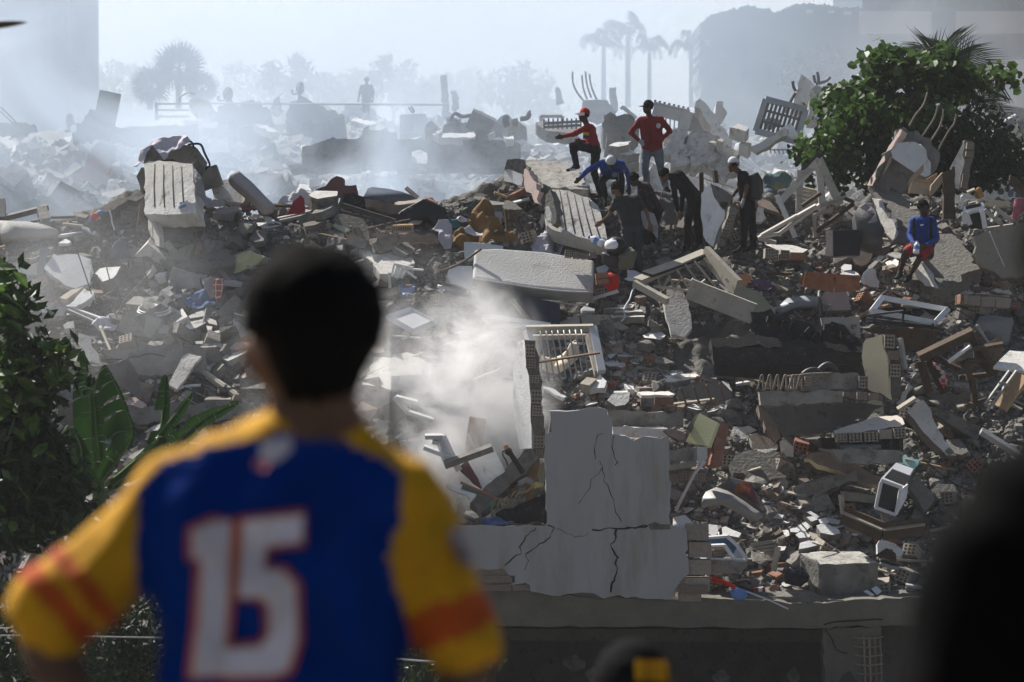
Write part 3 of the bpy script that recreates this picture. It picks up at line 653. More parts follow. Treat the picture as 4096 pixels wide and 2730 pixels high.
# ================================================================ centre of the ridge
Z('Z6')
S('maroon wall piece standing up on the ridge skyline', '530 350 640 300 682 248 785 235 802 302 900 304 915 368 780 402 560 400', 84, 0, .3, 'maroon_plaster', Y=55.2, jag=.03, name='masonry_chunk')
RB('sofa_back', 'dark grey upholstered panel lying on the ridge', '962 392 1000 325 1040 315 1180 332 1290 355 1402 395 1402 425 1190 442 1000 418', 62, 0, .4, 'slate_cloth', Y=54.4, puff=.015)
C('heap of clear white plastic sheeting on the ridge', '180 490 290 400 350 380 410 330 480 370 580 420 592 462 460 462 330 440 250 482', 45, 0, 'white_cloth', .1, 5, name='plastic_sheet')
C('dark red cloth standing in a peak on the ridge', '305 562 340 500 370 440 430 380 460 412 466 520 380 542', 66, 0, 'red_cloth', .05, 4, name='cloth', dY=-.2)
S('pale topped slab behind the red cloth', '500 382 545 345 742 350 735 390 640 405 572 416', 18, 0, .5, 'pale_plaster', edge='concrete', Y=53.9)
S('thick concrete wall stub right of the red cloth', '575 418 748 380 756 562 702 592 682 482 582 472', 84, 0, .3, 'concrete', name='masonry_chunk', dY=.1)
S('charred dark beam on the ridge', '790 382 880 364 992 400 972 482 870 470 790 452', 70, 0, .3, 'soot', jag=.04, name='broken_lintel')
w = S('masonry beam with exposed blocks on the ridge', '975 412 1190 458 1500 486 1482 562 1190 542 980 492', 78, 0, .3, 'dusty_brick', name='broken_lintel')
Bk(w, '1010 452 40 34 10; 1055 464 40 34 10; 1100 476 40 34 10; 1145 488 40 34 8', solid=True, m='dusty_brick', depth=.1, dY=-.1)
S('pale wooden board lying behind the suitcase', '1220 452 1440 415 1482 440 1250 467', 22, 0, .05, 'dusty_wood', name='board', dY=-.1)
A('board', 1320, 322, 1425, 408, .14, .03, 'dusty_wood', 'pointed splinter of board sticking up on the ridge', Y0=54)
sc_ = RB('suitcase', 'black hard suitcase open on its side on the ridge', '1252 545 1275 515 1470 410 1662 488 1666 560 1655 612 1560 642 1500 565 1380 562 1290 605', 66, 0, .35, 'black_plastic', bev=.03, dY=-.1)
T('handle', '1292 530 1330 500 1372 498', .02, 'dark_metal', parent=sc_, Y=52.3)
S('white board inside the suitcase', '1308 590 1330 575 1450 570 1470 592 1380 622', 40, 0, .05, 'white_plaster', name='board')
A('pole', 235, 588, 640, 498, .06, .06, 'grey_metal', 'upper grey curtain pole on the rubble')
A('pole', 250, 604, 560, 538, .06, .06, 'grey_metal', 'lower grey curtain pole on the rubble')
w = S('slanting course of hollow bricks below the curtain poles', '412 592 500 535 692 602 692 662 600 668 430 642', 70, 0, .25, 'rough_concrete', name='masonry_chunk')
Bk(w, '520 580 52 56 24; 572 602 52 54 24; 622 622 50 52 24; 668 640 46 50 24', dY=-.12, pitch=70)
S('broken concrete block lying right of the hollow bricks', '700 602 740 545 800 540 900 545 962 590 1012 690 1092 780 1002 792 930 720 850 662', 48, 0, .35, 'rough_concrete', jag=.05, name='concrete_block')
S('thin pale green sheet under the broken block', '700 642 752 600 862 660 882 712 780 692', 50, 0, .03, 'green_grey_plaster', name='board', dY=-.2)
bd = empty('iron_bed', P(*q(1000, 600), 52.6), 'dark metal bed rail lying under the masonry beam', 'bed')
for a in ['760 452 1232 598', '770 480 1230 612', '765 520 1160 620', '790 380 745 545', '880 480 870 560', '945 505 938 560', '1050 535 1045 590']:
    v = [float(t) for t in a.split()]; A('rail', *v, .045, .045, 'dark_metal', parent=bd, Y0=52.6)
for (x0, y0, x1, y1), lab in [((1208, 630, 1388, 696), 'brown plastic crate with perforated sides'), ((1150, 642, 1206, 690), 'smaller brown crate half hidden beside the larger one')]:
    cr_ = RB('crate', lab, f'{x0} {y0} {x1-4} {y0-6} {x1} {y0+8} {x0+4} {y0+12}', 14, 0, (y1-y0)*ZV[2]/ppm(52.4), 'wood', bev=.015, Y=52.5)
    nn = 8 if x1-x0 > 100 else 3
    for i in range(nn): A('slot', x0+14+i*(x1-x0-24)/nn, y0+24, x0+14+i*(x1-x0-24)/nn, y1-10, .03, .02, 'dark_metal', parent=cr_, Y0=52.05)
w = S('long brick ledge crossing the ridge', '1068 722 1250 712 1562 714 1602 792 1350 808 1100 812', 62, 0, .4, 'dusty_brick', name='masonry_chunk')
Bk(w, '1140 765 70 34 0; 1215 762 70 34 0; 1300 760 80 34 0; 1390 760 80 34 0; 1470 758 70 34 0; 1540 760 60 34 0', solid=True, m='dusty_brick', depth=.12, dY=-.3)
C('brown blanket draped over a chair on the ridge', '1700 752 1760 690 1840 640 1860 560 1892 480 2000 440 2062 450 2082 580 2162 680 2282 780 2250 802 2100 790 1950 792 1800 832 1722 802', 58, 0, 'brown_cloth', .2, 4., cuts=5, name='blanket')
C('cream band of blanket across the brown one', '1788 682 1862 640 1910 690 1952 702 2020 650 2082 588 2132 622 2092 692 2000 730 1900 732', 55, 0, 'white_cloth', .05, 4, name='blanket', dY=-.25)
C('white cloth behind the brown blanket', '2068 480 2132 510 2162 602 2100 642 2080 580', 62, 0, 'white_cloth', .05, 5, name='cloth')
C('crumpled lilac sheet left of the brown blanket', '1540 662 1600 600 1680 600 1712 640 1722 762 1702 832 1650 832 1592 742 1602 692', 56, 0, 'lilac_cloth', .08, 5, name='sheet')
C('patterned dark green cloth above the lilac sheet', '1680 600 1750 592 1790 640 1730 662', 52, 0, 'teal', .04, 6, name='cloth')
C('white shirt tossed above the lilac sheet', '1740 582 1790 565 1848 580 1850 612 1770 610', 52, 0, 'white_cloth', .04, 6, name='clothing', cat='clothing')
C('pink rag on the stones left of the men', '2010 400 2050 375 2110 385 2090 410 2030 418', 50, 0, 'pink_cloth', .03, 6, name='rag')
S('slanting pale lintel left of the ridge top', '1770 442 1900 390 2060 315 2120 335 2100 360 1960 420 1830 452', 40, 0, .2, 'concrete', name='broken_lintel')
chr_ = empty('broken_chair', P(*q(2220, 690), 52.6), 'dark broken chair frame right of the brown blanket', 'chair')
for nm, a in [('leg', '2165 505 2185 690'), ('leg', '2205 505 2220 680'), ('leg', '2235 545 2310 700'), ('rail', '2165 520 2235 515'), ('rail', '2175 600 2225 595'), ('rail', '2200 660 2250 650')]:
    v = [float(t) for t in a.split()]; A(nm, *v, .06, .05, 'dark_wood', parent=chr_, Y0=52.5)
RB('cabinet', 'white cabinet side standing behind the mattress', '1812 775 1980 792 2146 812 2148 870 1980 880 1818 980', 76, 0, .3, 'white_metal', Y=52.9, bev=.015)
S('broad pale plaster slab sloping down right of the onlooker head', '925 765 1040 790 1150 820 1280 880 1382 920 1402 962 1330 982 1260 1020 1200 1052 1100 1052 1040 960 1000 920 935 862', 26, 0, .2, 'pale_plaster', jag=.02, name=PS, lim=3)
rk = empty('wire_rack', P(*q(1290, 1060), 51.6), 'small white barred rack lying right of the onlooker head', 'rack')
for a in ['1200 1072 1226 965', '1226 965 1290 1002', '1290 1002 1410 1090', '1222 1080 1250 985', '1245 1088 1268 995', '1268 1085 1292 1008', '1290 1090 1318 1022', '1226 965 1380 1000', '1290 1002 1470 1020']:
    v = [float(t) for t in a.split()]; A('bar', *v, .03, .03, 'white_metal', parent=rk, Y0=51.4)
S('steel blue refrigerator door lying beside the mattress', '1690 985 1882 985 1902 1100 1962 1280 1880 1282 1640 1232 1662 1100', 48, 0, .12, 'steel_blue', name='refrigerator_door', cat='door', jag=0, dY=-.1)
T('hose', '1605 1128 1680 1150 1752 1162 1830 1190 1856 1212 1830 1226 1740 1215 1640 1200', .035, 'black_plastic', 'black rubber hose looped left of the mattress', dY=-.3)
T('rod', '1610 1032 1780 965 1962 840', .022, 'rust', 'thin rod leaning against the mattress left end', Y=51.6)
C('pale blue crumpled plastic in the smoke', '1230 1200 1260 1150 1310 1130 1400 1160 1390 1230 1300 1270', 50, 0, 'plastic_blue', .08, 6, name='plastic_sheet')
S('stone edged wall stub right of the onlooker head', '1170 1040 1195 1045 1190 1140 1215 1230 1290 1275 1290 1290 1180 1225', 70, 0, .2, 'pale_plaster', name='masonry_chunk')
FR('window_frame', 'white moulded door panel lying in the smoke', '1170 1420 1360 1355 1572 1462 1382 1542', 50, .09, 'white_metal', Ys=[50.2, 50.8, 50.6, 49.9], pane='white_metal')
A('plank', 1120, 1440, 1390, 1562, .09, .03, 'white_metal', 'white strip below the moulded door panel', 'plank')
A('plank', 1230, 1640, 1400, 1560, .1, .03, 'dusty_wood', 'pale lath crossing the smoke', 'plank')
# mattress and bed base
Z('SRC')
mt = RB('mattress', 'thick quilted white mattress lying across the rubble', '1898 996 1990 992 2180 1006 2378 1040 2374 1168 2130 1150 1890 1112', 40, -3, .30, 'mattress_top', Y=51.55, bev=.055, seg=4, m2='mattress_side')
T('piping', '1890 1114 1980 1128 2130 1152 2260 1166 2374 1170', .014, 'white_cloth', parent=mt, Y=51.02)
T('piping', '1890 1150 2000 1178 2130 1196 2260 1215 2362 1226', .014, 'white_cloth', parent=mt, Y=51.3)
S('dark navy bed base under the mattress', '1915 1140 2126 1190 2240 1215 2240 1300 2100 1300 1918 1296', 82, 0, .7, 'navy_board', Y=50.9, jag=0, name='divan', cat='bed')
Z('W2')
A('plank', 1372, 212, 1548, 422, .13, .03, 'dusty_wood', 'narrow board leaning on the dark bed base', 'plank', Y0=50.5)
FR('window_frame', 'white frame lying under the bed base', '1130 355 1215 355 1700 425 1180 440', 50.2, .07, 'white_metal')
S('broad stone coloured slab right of the onlooker neck', '100 930 200 692 330 682 480 655 560 680 690 760 672 832 642 1012 480 992 300 960', 30, 3, .22, 'pale_plaster', jag=.03, lim=3)
S('hazy grey wall below the broad stone slab', '40 955 300 980 640 1030 702 1100 640 1130 560 1112 300 1120 60 1100', 74, 0, .2, 'concrete', name='masonry_chunk')
wf = empty('window_frame', P(*q(540, 1200), 47.5), 'broken white window frame standing in the smoke', 'window frame')
for a in ['375 1035 490 1162', '490 1162 705 1232', '390 1036 572 1082']:
    v = [float(t) for t in a.split()]; A('frame_profile', *v, .09, .06, 'white_metal', parent=wf, Y0=47.4)
for lab, s, p in [('sharp white plate in the smoke', '765 1065 900 1100 942 1130 900 1156 800 1112', 35), ('folded white plate below the sharp one', '905 1192 940 1140 1100 1125 1156 1202 1000 1252', 45), ('rounded pale slab in the smoke', '700 962 760 890 900 930 912 1012 800 1042 700 1002', 42), ('small white plate behind the rusty post', '830 1420 930 1395 990 1440 900 1475', 30)]:
    S(lab, s, p, 0, .1, 'white_plaster', name=PS)
A('steel_post', 1085, 1212, 1042, 1500, .28, .2, 'rust_orange', 'rusty steel post rising out of the smoke', 'post', Y0=46.6, up=(0, -1, 0))
A('strut', 1015, 1345, 1132, 1570, .1, .06, 'grey_metal', 'grey strut leaning on the rusty post', Y0=46.3)
C('white torn card bundle in the smoke', '850 602 870 490 930 475 1020 500 1100 520 1146 602 1110 622 1000 545 920 602', 52, 0, 'white_cloth', .06, 4, name='card_bundle', cat='cardboard')
S('dark rubble lump beside the smoke', '1160 1440 1180 1380 1280 1390 1340 1440 1240 1480', 55, 0, .3, 'rough_concrete', name='rock')
A('plank', 360, 662, 655, 445, .1, .03, 'dusty_wood', 'long pale lath lying in the smoke', 'plank')
# ================================================================ ridge top and the men's digging place
Z('Z7')
S('big broken roof slab with a rough grey top on the ridge', '60 172 215 180 400 175 560 190 622 232 702 332 742 422 600 420 430 402 330 322 220 202', 24, 0, .3, 'roof_concrete', Y=54.6, jag=.05, lim=3)
S('end of the broken roof slab, coloured white as sunlit', '45 240 110 262 186 290 182 388 100 362 34 346', 74, 0, .2, 'white_plaster', Y=53.8, yaw=-38, jag=.03, name='masonry_chunk')  # end face whitened in its colour for the sunlight it catches
S('dark crust above the pale slab end', '40 238 62 168 150 165 212 182 200 290 110 262', 76, 0, .4, 'rough_concrete', Y=53.95, jag=.05, name='masonry_chunk')
S('pink plaster side of the broken roof slab', '202 246 270 340 332 440 332 542 290 532 232 422 200 322', 72, 0, .12, 'pink_plaster', Y=53.4, yaw=-48, jag=.05, name='masonry_chunk')
S('dark broken corner right of the pink side', '330 432 430 402 420 500 370 600 332 600 320 560', 82, 0, .4, 'rough_concrete', Y=53.5, jag=.04, name='masonry_chunk')
w = S('board marked slab leaning below the roof slab', '430 420 520 424 590 430 750 490 830 560 870 700 906 850 902 892 700 832 480 772 392 722 376 600', 40, 4, .3, 'formed_concrete', Y=53.0, jag=.015)
for i in range(5): TP('board_joint', f'{500+i*62} {428+i*18} {525+i*68} {560+i*30} {560+i*74} {770+i*22}', .012, 'rough_concrete', w)
S('rough broken flank left of the board marked slab', '372 600 428 422 452 500 480 702 440 722 400 560', 72, 0, .2, 'rough_concrete', Y=52.7, yaw=-40, jag=.04, name='masonry_chunk')
S('pale splinter of plaster on the slab flank', '384 572 412 560 432 690 396 692', 72, 0, .06, 'pale_plaster', Y=52.4, yaw=-40, name=PS)
S('pale upright plate below the slab flank', '293 792 352 620 376 642 332 802', 66, 0, .06, 'pale_plaster', name=PS, yaw=-30)
C('crumpled lilac bed sheet below the board marked slab', '195 862 280 850 340 850 390 760 450 742 520 745 600 780 682 812 682 872 562 890 520 940 480 992 380 985 300 962', 42, 0, 'lilac_cloth', .17, 5, cuts=5, name='bed_sheet', cat='sheet')
w = S('pale topped hollow brick slab under the helmet', '530 905 600 885 730 882 870 880 906 910 750 962 640 950 560 932', 24, 0, .12, 'pale_plaster', edge='rough_concrete', name='masonry_chunk')
Bk(w, '580 965 60 60 4; 650 978 60 50 4; 720 985 60 44 2; 790 975 60 40 -6', Y=51.35, depth=.3)
# motorcycle helmet with visor
hc = P(*q(985, 900), 51.2); he = empty('helmet', hc-Vector((0, 0, .2)), 'black motorcycle helmet with a clear visor resting on a bag', 'helmet')
def ball(name, c, rx, ry, rz, m, parent=None, seg=16, lo=-1., hi=1., smooth=True, label=None, cat=None, nz=0., rot=None):
    V, F = [], []; nr_ = seg//2
    for j in range(nr_+1):
        t = lo+(hi-lo)*j/nr_; z = math.sin(t*math.pi/2); rr = math.cos(t*math.pi/2)
        for i in range(seg):
            a = 2*math.pi*i/seg; v = Vector((rr*math.cos(a)*rx, rr*math.sin(a)*ry, z*rz))
            if nz: v *= 1+nz*noise.noise(v*9/max(rx, .05)*.3+c)
            if rot: v.rotate(rot)
            V.append(c+v)
    for j in range(nr_):
        F += [[j*seg+i, j*seg+(i+1) % seg, (j+1)*seg+(i+1) % seg, (j+1)*seg+i] for i in range(seg)]
    F.append(list(range(seg))[::-1]); F.append([nr_*seg+i for i in range(seg)])
    o = meshobj(name, V, F, m, parent, smooth=smooth)
    if parent is None and label: tag(o, label, cat)
    return o
ball('shell', hc, .19, .19, .17, 'black_plastic', he)
ball('visor', hc+Vector((-.05, -.03, .01)), .165, .175, .13, 'clear_plastic', he, lo=-.35, hi=.55)
ball('chin_guard', hc+Vector((0, -.02, -.09)), .185, .19, .06, 'black_plastic', he)
C('black rucksack on the rubble below the helmet', '858 965 980 955 1060 1000 1040 1080 960 1100 870 1040', 62, 0, 'black_plastic', .05, 4, name='rucksack', cat='bag', puff=.14, Y=51.2)
C('olive canvas bag right of the helmet', '990 1000 1050 930 1112 908 1162 958 1150 1020 1122 1092 1010 1100', 66, 0, 'olive_cloth', .05, 5, name='canvas_bag', cat='bag', puff=.14, Y=51.1)
C('black strap trailing from the rucksack', '690 800 740 795 760 820 720 830', 40, 0, 'black_plastic', .03, 5, name='rag')
def bottle(label, a, b, r_, capm='plastic_blue'):
    a, b = Vector(a), Vector(b); o = empty('water_bottle', a, label, 'bottle'); d = (b-a); pth = [a+d*t for t in (0, .05, .3, .35, .6, .72, .86, .9)]
    rr = [.8, 1, 1, .93, 1, .95, .45, .4]
    V, F = tubeverts(pth, lambda t: r_*rr[min(7, int(round(t*7)))], 10); meshobj('bottle_body', V, F, 'clear_plastic', o, smooth=True)
    V, F = tubeverts([a+d*.9, b], r_*.45, 8); meshobj('cap', V, F, capm, o); V, F = tubeverts([a+d*.33, a+d*.58], r_*1.02, 10); meshobj('paper_band', V, F, 'plastic_blue', o)
    return o
bottle('clear water bottle lying below the board marked slab', P(*q(875, 888), 51.9), P(*q(752, 822), 52.0), .07)
Z('Z5')
bottle('clear water bottle standing at the pillar foot', P(*q(1562, 770), 52.2), P(*q(1530, 700), 52.2), .07)
Z('Z7')
w = S('white plastered wall slab the capped man leans on', '1702 470 1742 402 1782 382 1830 500 1882 590 1962 602 1940 642 1890 790 1842 922 1790 902 1722 802 1700 602', 78, 0, .1, 'white_plaster', Y=52.5, yaw=-24, jag=.015, name='masonry_chunk')
S('rough crest of the leaning wall slab', '1780 372 1840 385 1900 430 1950 540 2012 590 1902 602 1850 520 1800 440', 62, 0, .25, 'rough_concrete', Y=52.55, jag=.05, name='masonry_chunk')
w = S('hollow brick end of the leaning wall slab', '1950 562 2022 602 1985 720 1922 892 1835 928 1870 800 1930 660', 82, 0, .25, 'rough_concrete', Y=52.2, yaw=15, name='masonry_chunk')
Bk(w, '1960 650 56 60 18; 1930 730 56 60 18; 1905 800 56 50 18; 1880 868 50 50 18', Y=52.05, cells=(3, 2))
A('post', 1705, 276, 1708, 448, .08, .08, 'dark_wood', 'left dark stake standing on the ridge', Y0=53.4)
A('post', 1818, 262, 1832, 366, .08, .08, 'dark_wood', 'right dark stake standing on the leaning wall slab', Y0=53.)
T('wire', '1660 310 1800 350 1980 405', .012, 'grey_metal', 'thin slack wire behind the dark stakes', Y=55.5)
C('orange towel on the rubble right of the steel frame', '1988 1135 2060 1140 2120 1150 2132 1192 2082 1252 2020 1202', 46, 0, 'orange_cloth', .05, 5, name='towel')
C('purple patterned cloth right of the orange towel', '2120 1182 2200 1165 2270 1190 2350 1235 2290 1270 2210 1256 2140 1222', 44, 0, 'purple_cloth', .06, 5, name='cloth')
ball('balloon', P(*q(945, 1205), 51.), .15, .13, .16, 'bright_red', label='shiny red balloon lying below the men', cat='balloon', nz=.2)
S('torn newspaper sheet below the men', '1078 1098 1150 1110 1192 1132 1182 1168 1080 1162', 40, 0, .01, 'white_cloth', name='paper', dY=-.1)
S('second torn paper below the newspaper', '1058 1182 1100 1160 1150 1150 1157 1202', 36, 0, .01, 'white_cloth', name='paper', dY=-.1)
w = S('white topped brick chunk right of the mattress', '810 1085 890 1062 922 1090 900 1110 830 1122', 22, 0, .05, 'white_plaster', name='masonry_chunk')
Bk(w, '865 1150 110 46 -6; 870 1200 110 40 -6', solid=True, m='brick', depth=.3, Y=50.7)
w = S('hollow block right of the mattress corner', '795 1272 870 1232 932 1228 934 1342 802 1384', 76, 0, .25, 'rough_concrete', name='masonry_chunk')
Bk(w, '850 1305 86 88 -10', dY=-.08)
T('wire', '1165 1218 1122 1280 1100 1350 1052 1432 1058 1500 1028 1538', .014, 'white_metal', 'thin white wire curling down from the steel frame', dY=-.2)
# bent steel carport frame
fr_ = empty('steel_canopy_frame', P(*q(1700, 1250), 50.4), 'bent rusty steel canopy frame below the capped man', 'frame')
A('edge_beam', 1165, 1200, 1742, 958, .2, .1, 'dirty_metal', parent=fr_, Y0=50.2, Y1=51.4)
A('cover_strip', 1250, 1140, 1720, 975, .26, .05, 'black_plastic', parent=fr_, Y0=50.3, Y1=51.35)
A('edge_beam', 1738, 965, 2015, 1252, .1, .3, 'dirty_metal', parent=fr_, Y0=51.3, Y1=50.4, up=(0, 0, 1))
A('edge_beam', 1605, 1262, 2150, 1475, .12, .36, 'dirty_metal', parent=fr_, Y0=50., Y1=49.6, up=(0, 0, 1))
A('edge_beam', 1140, 1215, 1420, 1370, .1, .12, 'dirty_metal', parent=fr_, Y0=50.2, Y1=49.8)
for i in range(7):
    t = i/6; A('lattice_bar', 1250+i*80, 1165-i*27, 1250+i*118, 1290-i*6, .03, .03, 'dirty_metal', parent=fr_, Y0=50.4+.1*i)
for i in range(6): A('lattice_bar', 1360+i*110, 1300-i*25, 1440+i*100, 1150+i*12, .03, .03, 'dirty_metal', parent=fr_, Y0=50.5)
A('lattice_bar', 1300, 1240, 2000, 1330, .04, .04, 'dirty_metal', parent=fr_, Y0=50.3)
A('lattice_bar', 1560, 1180, 1990, 1350, .04, .04, 'dirty_metal', parent=fr_, Y0=50.3)
S('pale green wall plate right of the steel frame', '1940 1300 2000 1262 2060 1240 2200 1290 2290 1400 2335 1425 2330 1490 2150 1468 2040 1390', 62, 0, .15, 'green_grey_plaster', name=PS)
Z('SRC')
S('tall speckled plate standing below the steel frame', '2654 1206 2675 1145 2717 1140 2736 1173 2765 1260 2766 1313 2736 1351 2684 1337 2680 1309 2660 1250', 52, 0, .1, 'pale_plaster', name=PS, jag=.02, dY=-.3)
Z('W3')
for lab, s in [('top stair like slab right of the mattress', '905 45 1142 38 1122 68 1000 75 880 82'), ('middle stair like slab right of the mattress', '972 78 1215 70 1212 100 960 108'), ('lowest stair like slab right of the mattress', '930 126 1228 114 1222 142 950 152')]:
    S(lab, s, 14, 0, .13, 'pale_plaster', edge='concrete', dY=-.2)
ac = RB('air_conditioner', 'white air conditioner half buried under the mattress corner', '680 80 762 10 872 30 862 100 700 112', 40, 0, .25, 'white_metal', bev=.02)
for i in range(5): A('grille_slat', 765+i*18, 18+i*4, 745+i*18, 60+i*5, .03, .03, 'dark_metal', parent=ac, Y0=49.55)
S('rusty folded sheet left of the red debris', '410 246 560 170 652 120 692 246 560 262', 50, 0, .04, 'dirty_metal', name='metal_sheet', jag=.01)
S('bent metal awning sheet above the window grille', '672 116 920 130 1010 185 1092 235 1030 256 890 202 700 232', 50, 0, .05, 'dirty_metal', name='metal_sheet', jag=.01)
S('thick pale capped chunk above the brick heap', '1208 302 1260 278 1372 274 1402 300 1362 342 1222 322', 24, 0, .42, 'white_plaster', edge='rough_concrete', name='concrete_block')
S('flat slab at the right of the brick heap', '1390 642 1540 628 1692 618 1702 660 1422 702', 18, 0, .3, 'pale_plaster', edge='concrete')
S('round boulder at the right end of the brick heap', '1700 642 1720 580 1742 550 1872 560 1876 662 1800 682', 62, 0, .4, 'concrete', name='rock')
w = S('rough square footing with rebar in the middle of the slope', '1512 735 1700 700 1880 690 1972 790 1962 852 1700 900 1580 905', 60, 0, .5, 'rough_concrete', jag=.04, name='concrete_block')
for i in range(4): T('rebar', f'{1530+i*110} {745-i*14} {1560+i*110} 820 {1580+i*112} {900-i*15}', .02, 'rust', parent=w, Y=48.0, dY=-.25)
for lab, s in [('white oval plate above the cracked wall', '700 706 760 695 896 715 890 746 762 762'), ('small white plate left of the footing', '1050 712 1130 730 1146 762 1082 757'), ('tilted white plate below the grille', '820 652 852 630 906 690 890 716 820 702'), ('little flat plate beside the footing', '1465 692 1550 688 1550 712 1470 716')]:
    S(lab, s, 30, 6, .1, 'white_plaster', name=PS)
w = S('tilted hollow brick slab left above the cracked wall', '360 742 420 735 562 820 552 882 460 902 362 862', 70, 0, .22, 'rough_concrete', name='masonry_chunk')
Bk(w, '402 800 72 80 14; 470 832 64 72 14; 526 846 50 60 14', Y=47.5)
S('pale sill plate over the tilted hollow bricks', '362 732 470 762 562 818 540 830 460 802 370 752', 30, 0, .06, 'white_plaster', name=PS, Y=47.4)
w = S('concrete block with a red brick insert above the wall', '1185 800 1300 796 1472 802 1477 892 1196 894', 82, 0, .35, 'concrete', name='concrete_block')
Bk(w, '1392 858 160 62 0', solid=True, m='brick', depth=.15, Y=46.3)
S('pale cap of the block with the red insert', '1168 782 1430 775 1477 802 1200 812', 16, 0, .04, 'pale_plaster', name=PS, Y=46.7)
S('sloping wedge left of the red insert block', '910 852 1000 790 1102 785 1092 862 980 902', 45, 0, .25, 'pale_plaster', edge='concrete', name='concrete_block')
S('long grey lintel behind the cracked wall top', '912 942 1250 948 1562 952 1562 1082 1260 1078 960 1072', 86, 0, .5, 'concrete', Y=45.3, name='broken_lintel')
S('white painted strip below the long lintel', '952 1078 1200 1086 1422 1090 1432 1152 1200 1172 960 1162', 86, 0, .3, 'white_plaster', Y=44.9, name='masonry_chunk', jag=.02)
S('broken brick corner at the right of the painted strip', '1380 1110 1450 1090 1545 1120 1578 1180 1520 1200 1430 1160', 76, 0, .3, 'dusty_brick', Y=44.7, jag=.04, name='masonry_chunk')
# window grille with cream clothes behind
wg = empty('window_grille', P(*q(560, 640), 47.3), 'barred steel window grille standing left of the brick heap', 'window grille')
A('frame_profile', 222, 250, 790, 240, .09, .12, 'dirty_metal', parent=wg, Y0=47.6); A('frame_profile', 262, 318, 745, 310, .06, .08, 'dirty_metal', parent=wg, Y0=47.9)
A('frame_profile', 785, 235, 862, 612, .13, .1, 'white_metal', parent=wg, Y0=47.6, Y1=47.0); A('frame_profile', 735, 300, 820, 640, .07, .08, 'dirty_metal', parent=wg, Y0=47.9, Y1=47.2)
A('frame_profile', 228, 255, 255, 350, .1, .1, 'white_metal', parent=wg, Y0=47.6)
for i in range(8): T('bar', f'{340+i*50} {268-i*2} {375+i*50} 480 {415+i*48} {690-i*8}', .016, 'grey_metal', parent=wg, Y=47.5, Y1=47.0, k=2)
A('cross_bar', 320, 530, 848, 448, .05, .03, 'rust', parent=wg, Y0=47.1)
C('cream clothes bunched behind the window grille', '352 480 470 470 560 440 640 340 672 400 660 500 560 600 480 620 360 590', 60, 0, 'cream_cloth', .12, 4, Y=48.3, name='clothing', cat='clothing')
# end wall with exposed hollow bricks and sunlit plaster return
w = S('standing wall end with a column of exposed hollow bricks', '205 340 300 350 330 560 350 760 372 1000 385 1340 290 1340 262 900 240 640', 88, 0, .4, 'rough_concrete', Y=45.6, jag=.015, name='masonry_chunk', cat='wall')
Bk(w, '258 432 84 106 2; 262 540 84 80 2; 290 672 86 68 2; 308 822 92 116 2; 318 940 86 90 2; 328 1205 92 106 1; 345 1300 80 60 1', Y=45.55, depth=.25, cells=(3, 3))
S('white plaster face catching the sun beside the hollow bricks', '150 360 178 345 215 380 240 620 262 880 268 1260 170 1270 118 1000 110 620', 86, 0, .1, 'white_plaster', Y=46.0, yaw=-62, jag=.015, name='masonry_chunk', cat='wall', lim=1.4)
# ================================================================ right part of the ridge
Z('Z8')
tf = empty('tent_frame', P(*q(500, 560), 52.9), 'dirty white window frames leaning together like a tent', 'window frame')
for a, w_ in [('235 545 590 168', .13), ('580 160 762 552', .15), ('425 258 412 700', .12), ('582 215 620 622', .13), ('425 305 600 190', .1), ('400 640 595 560', .08), ('420 620 560 520', .07)]:
    v = [float(t) for t in a.split()]; A('frame_profile', *v, w_, .08, 'dirty_white', parent=tf, Y0=52.7, up=(0, -1, .1))
A('cover_strip', 400, 340, 592, 125, .12, .04, 'black_plastic', parent=tf, Y0=52.75, up=(0, -1, .1)); A('cover_strip', 590, 122, 680, 330, .1, .04, 'black_plastic', parent=tf, Y0=52.75, up=(0, -1, .1))
lf = empty('window_frame', P(*q(300, 820), 51.6), 'white window frame lying flat below the tent frame', 'window frame')
for a in ['70 832 560 555', '70 832 250 795', '250 795 590 550', '95 810 400 640', '75 838 220 870']:
    v = [float(t) for t in a.split()]; A('frame_profile', *v, .07, .05, 'dirty_white', parent=lf, Y0=51.7)
A('pole', 228, 470, 385, 828, .07, .07, 'white_metal', 'white pole leaning left of the tent frame', Y0=52.1)
for i, a in enumerate(['560 780 880 540', '590 560 810 490', '440 560 600 450', '540 640 700 590', '800 495 885 530', '545 640 550 830']):
    v = [float(t) for t in a.split()]; A('batten', *v, .06, .06, 'dark_wood' if i % 2 == 0 else 'dusty_wood', ['long dark batten right of the tent frame', 'pale batten crossing the tent frame foot', 'dark batten inside the tent frame', 'short pale batten below the tent frame', 'dark batten at the tent frame right foot', 'upright pale batten below the tent frame'][i], Y0=52.3)
for i in range(4): A('batten', 400+i*8, 400+i*38, 590, 440+i*30, .05, .05, 'dusty_wood', f'slanting roof batten behind the tent frame, {["top", "second", "third", "lowest"][i]} of four', Y0=53.2)
C('colourful patterned bundle behind the rucksack', '105 330 120 300 180 290 270 275 330 290 360 330 330 400 220 420 130 400', 60, 0, 'patchwork', .06, 5, name='cloth_bundle', cat='cloth', puff=.12, Y=53.2)
C('dark striped clothing below the colourful bundle', '115 430 200 405 300 420 290 460 200 470 120 460', 48, 0, 'slate_cloth', .07, 5, name='clothing', cat='clothing')
S('brown clay plate left of the tent frame', '60 520 110 500 210 560 250 620 180 600 90 560', 45, 0, .1, 'dusty_brick', name='masonry_chunk')
S('pale broken plates below the clay plate', '40 640 70 570 120 580 135 660 90 700 50 690', 55, 0, .08, 'pale_plaster', name=PS)
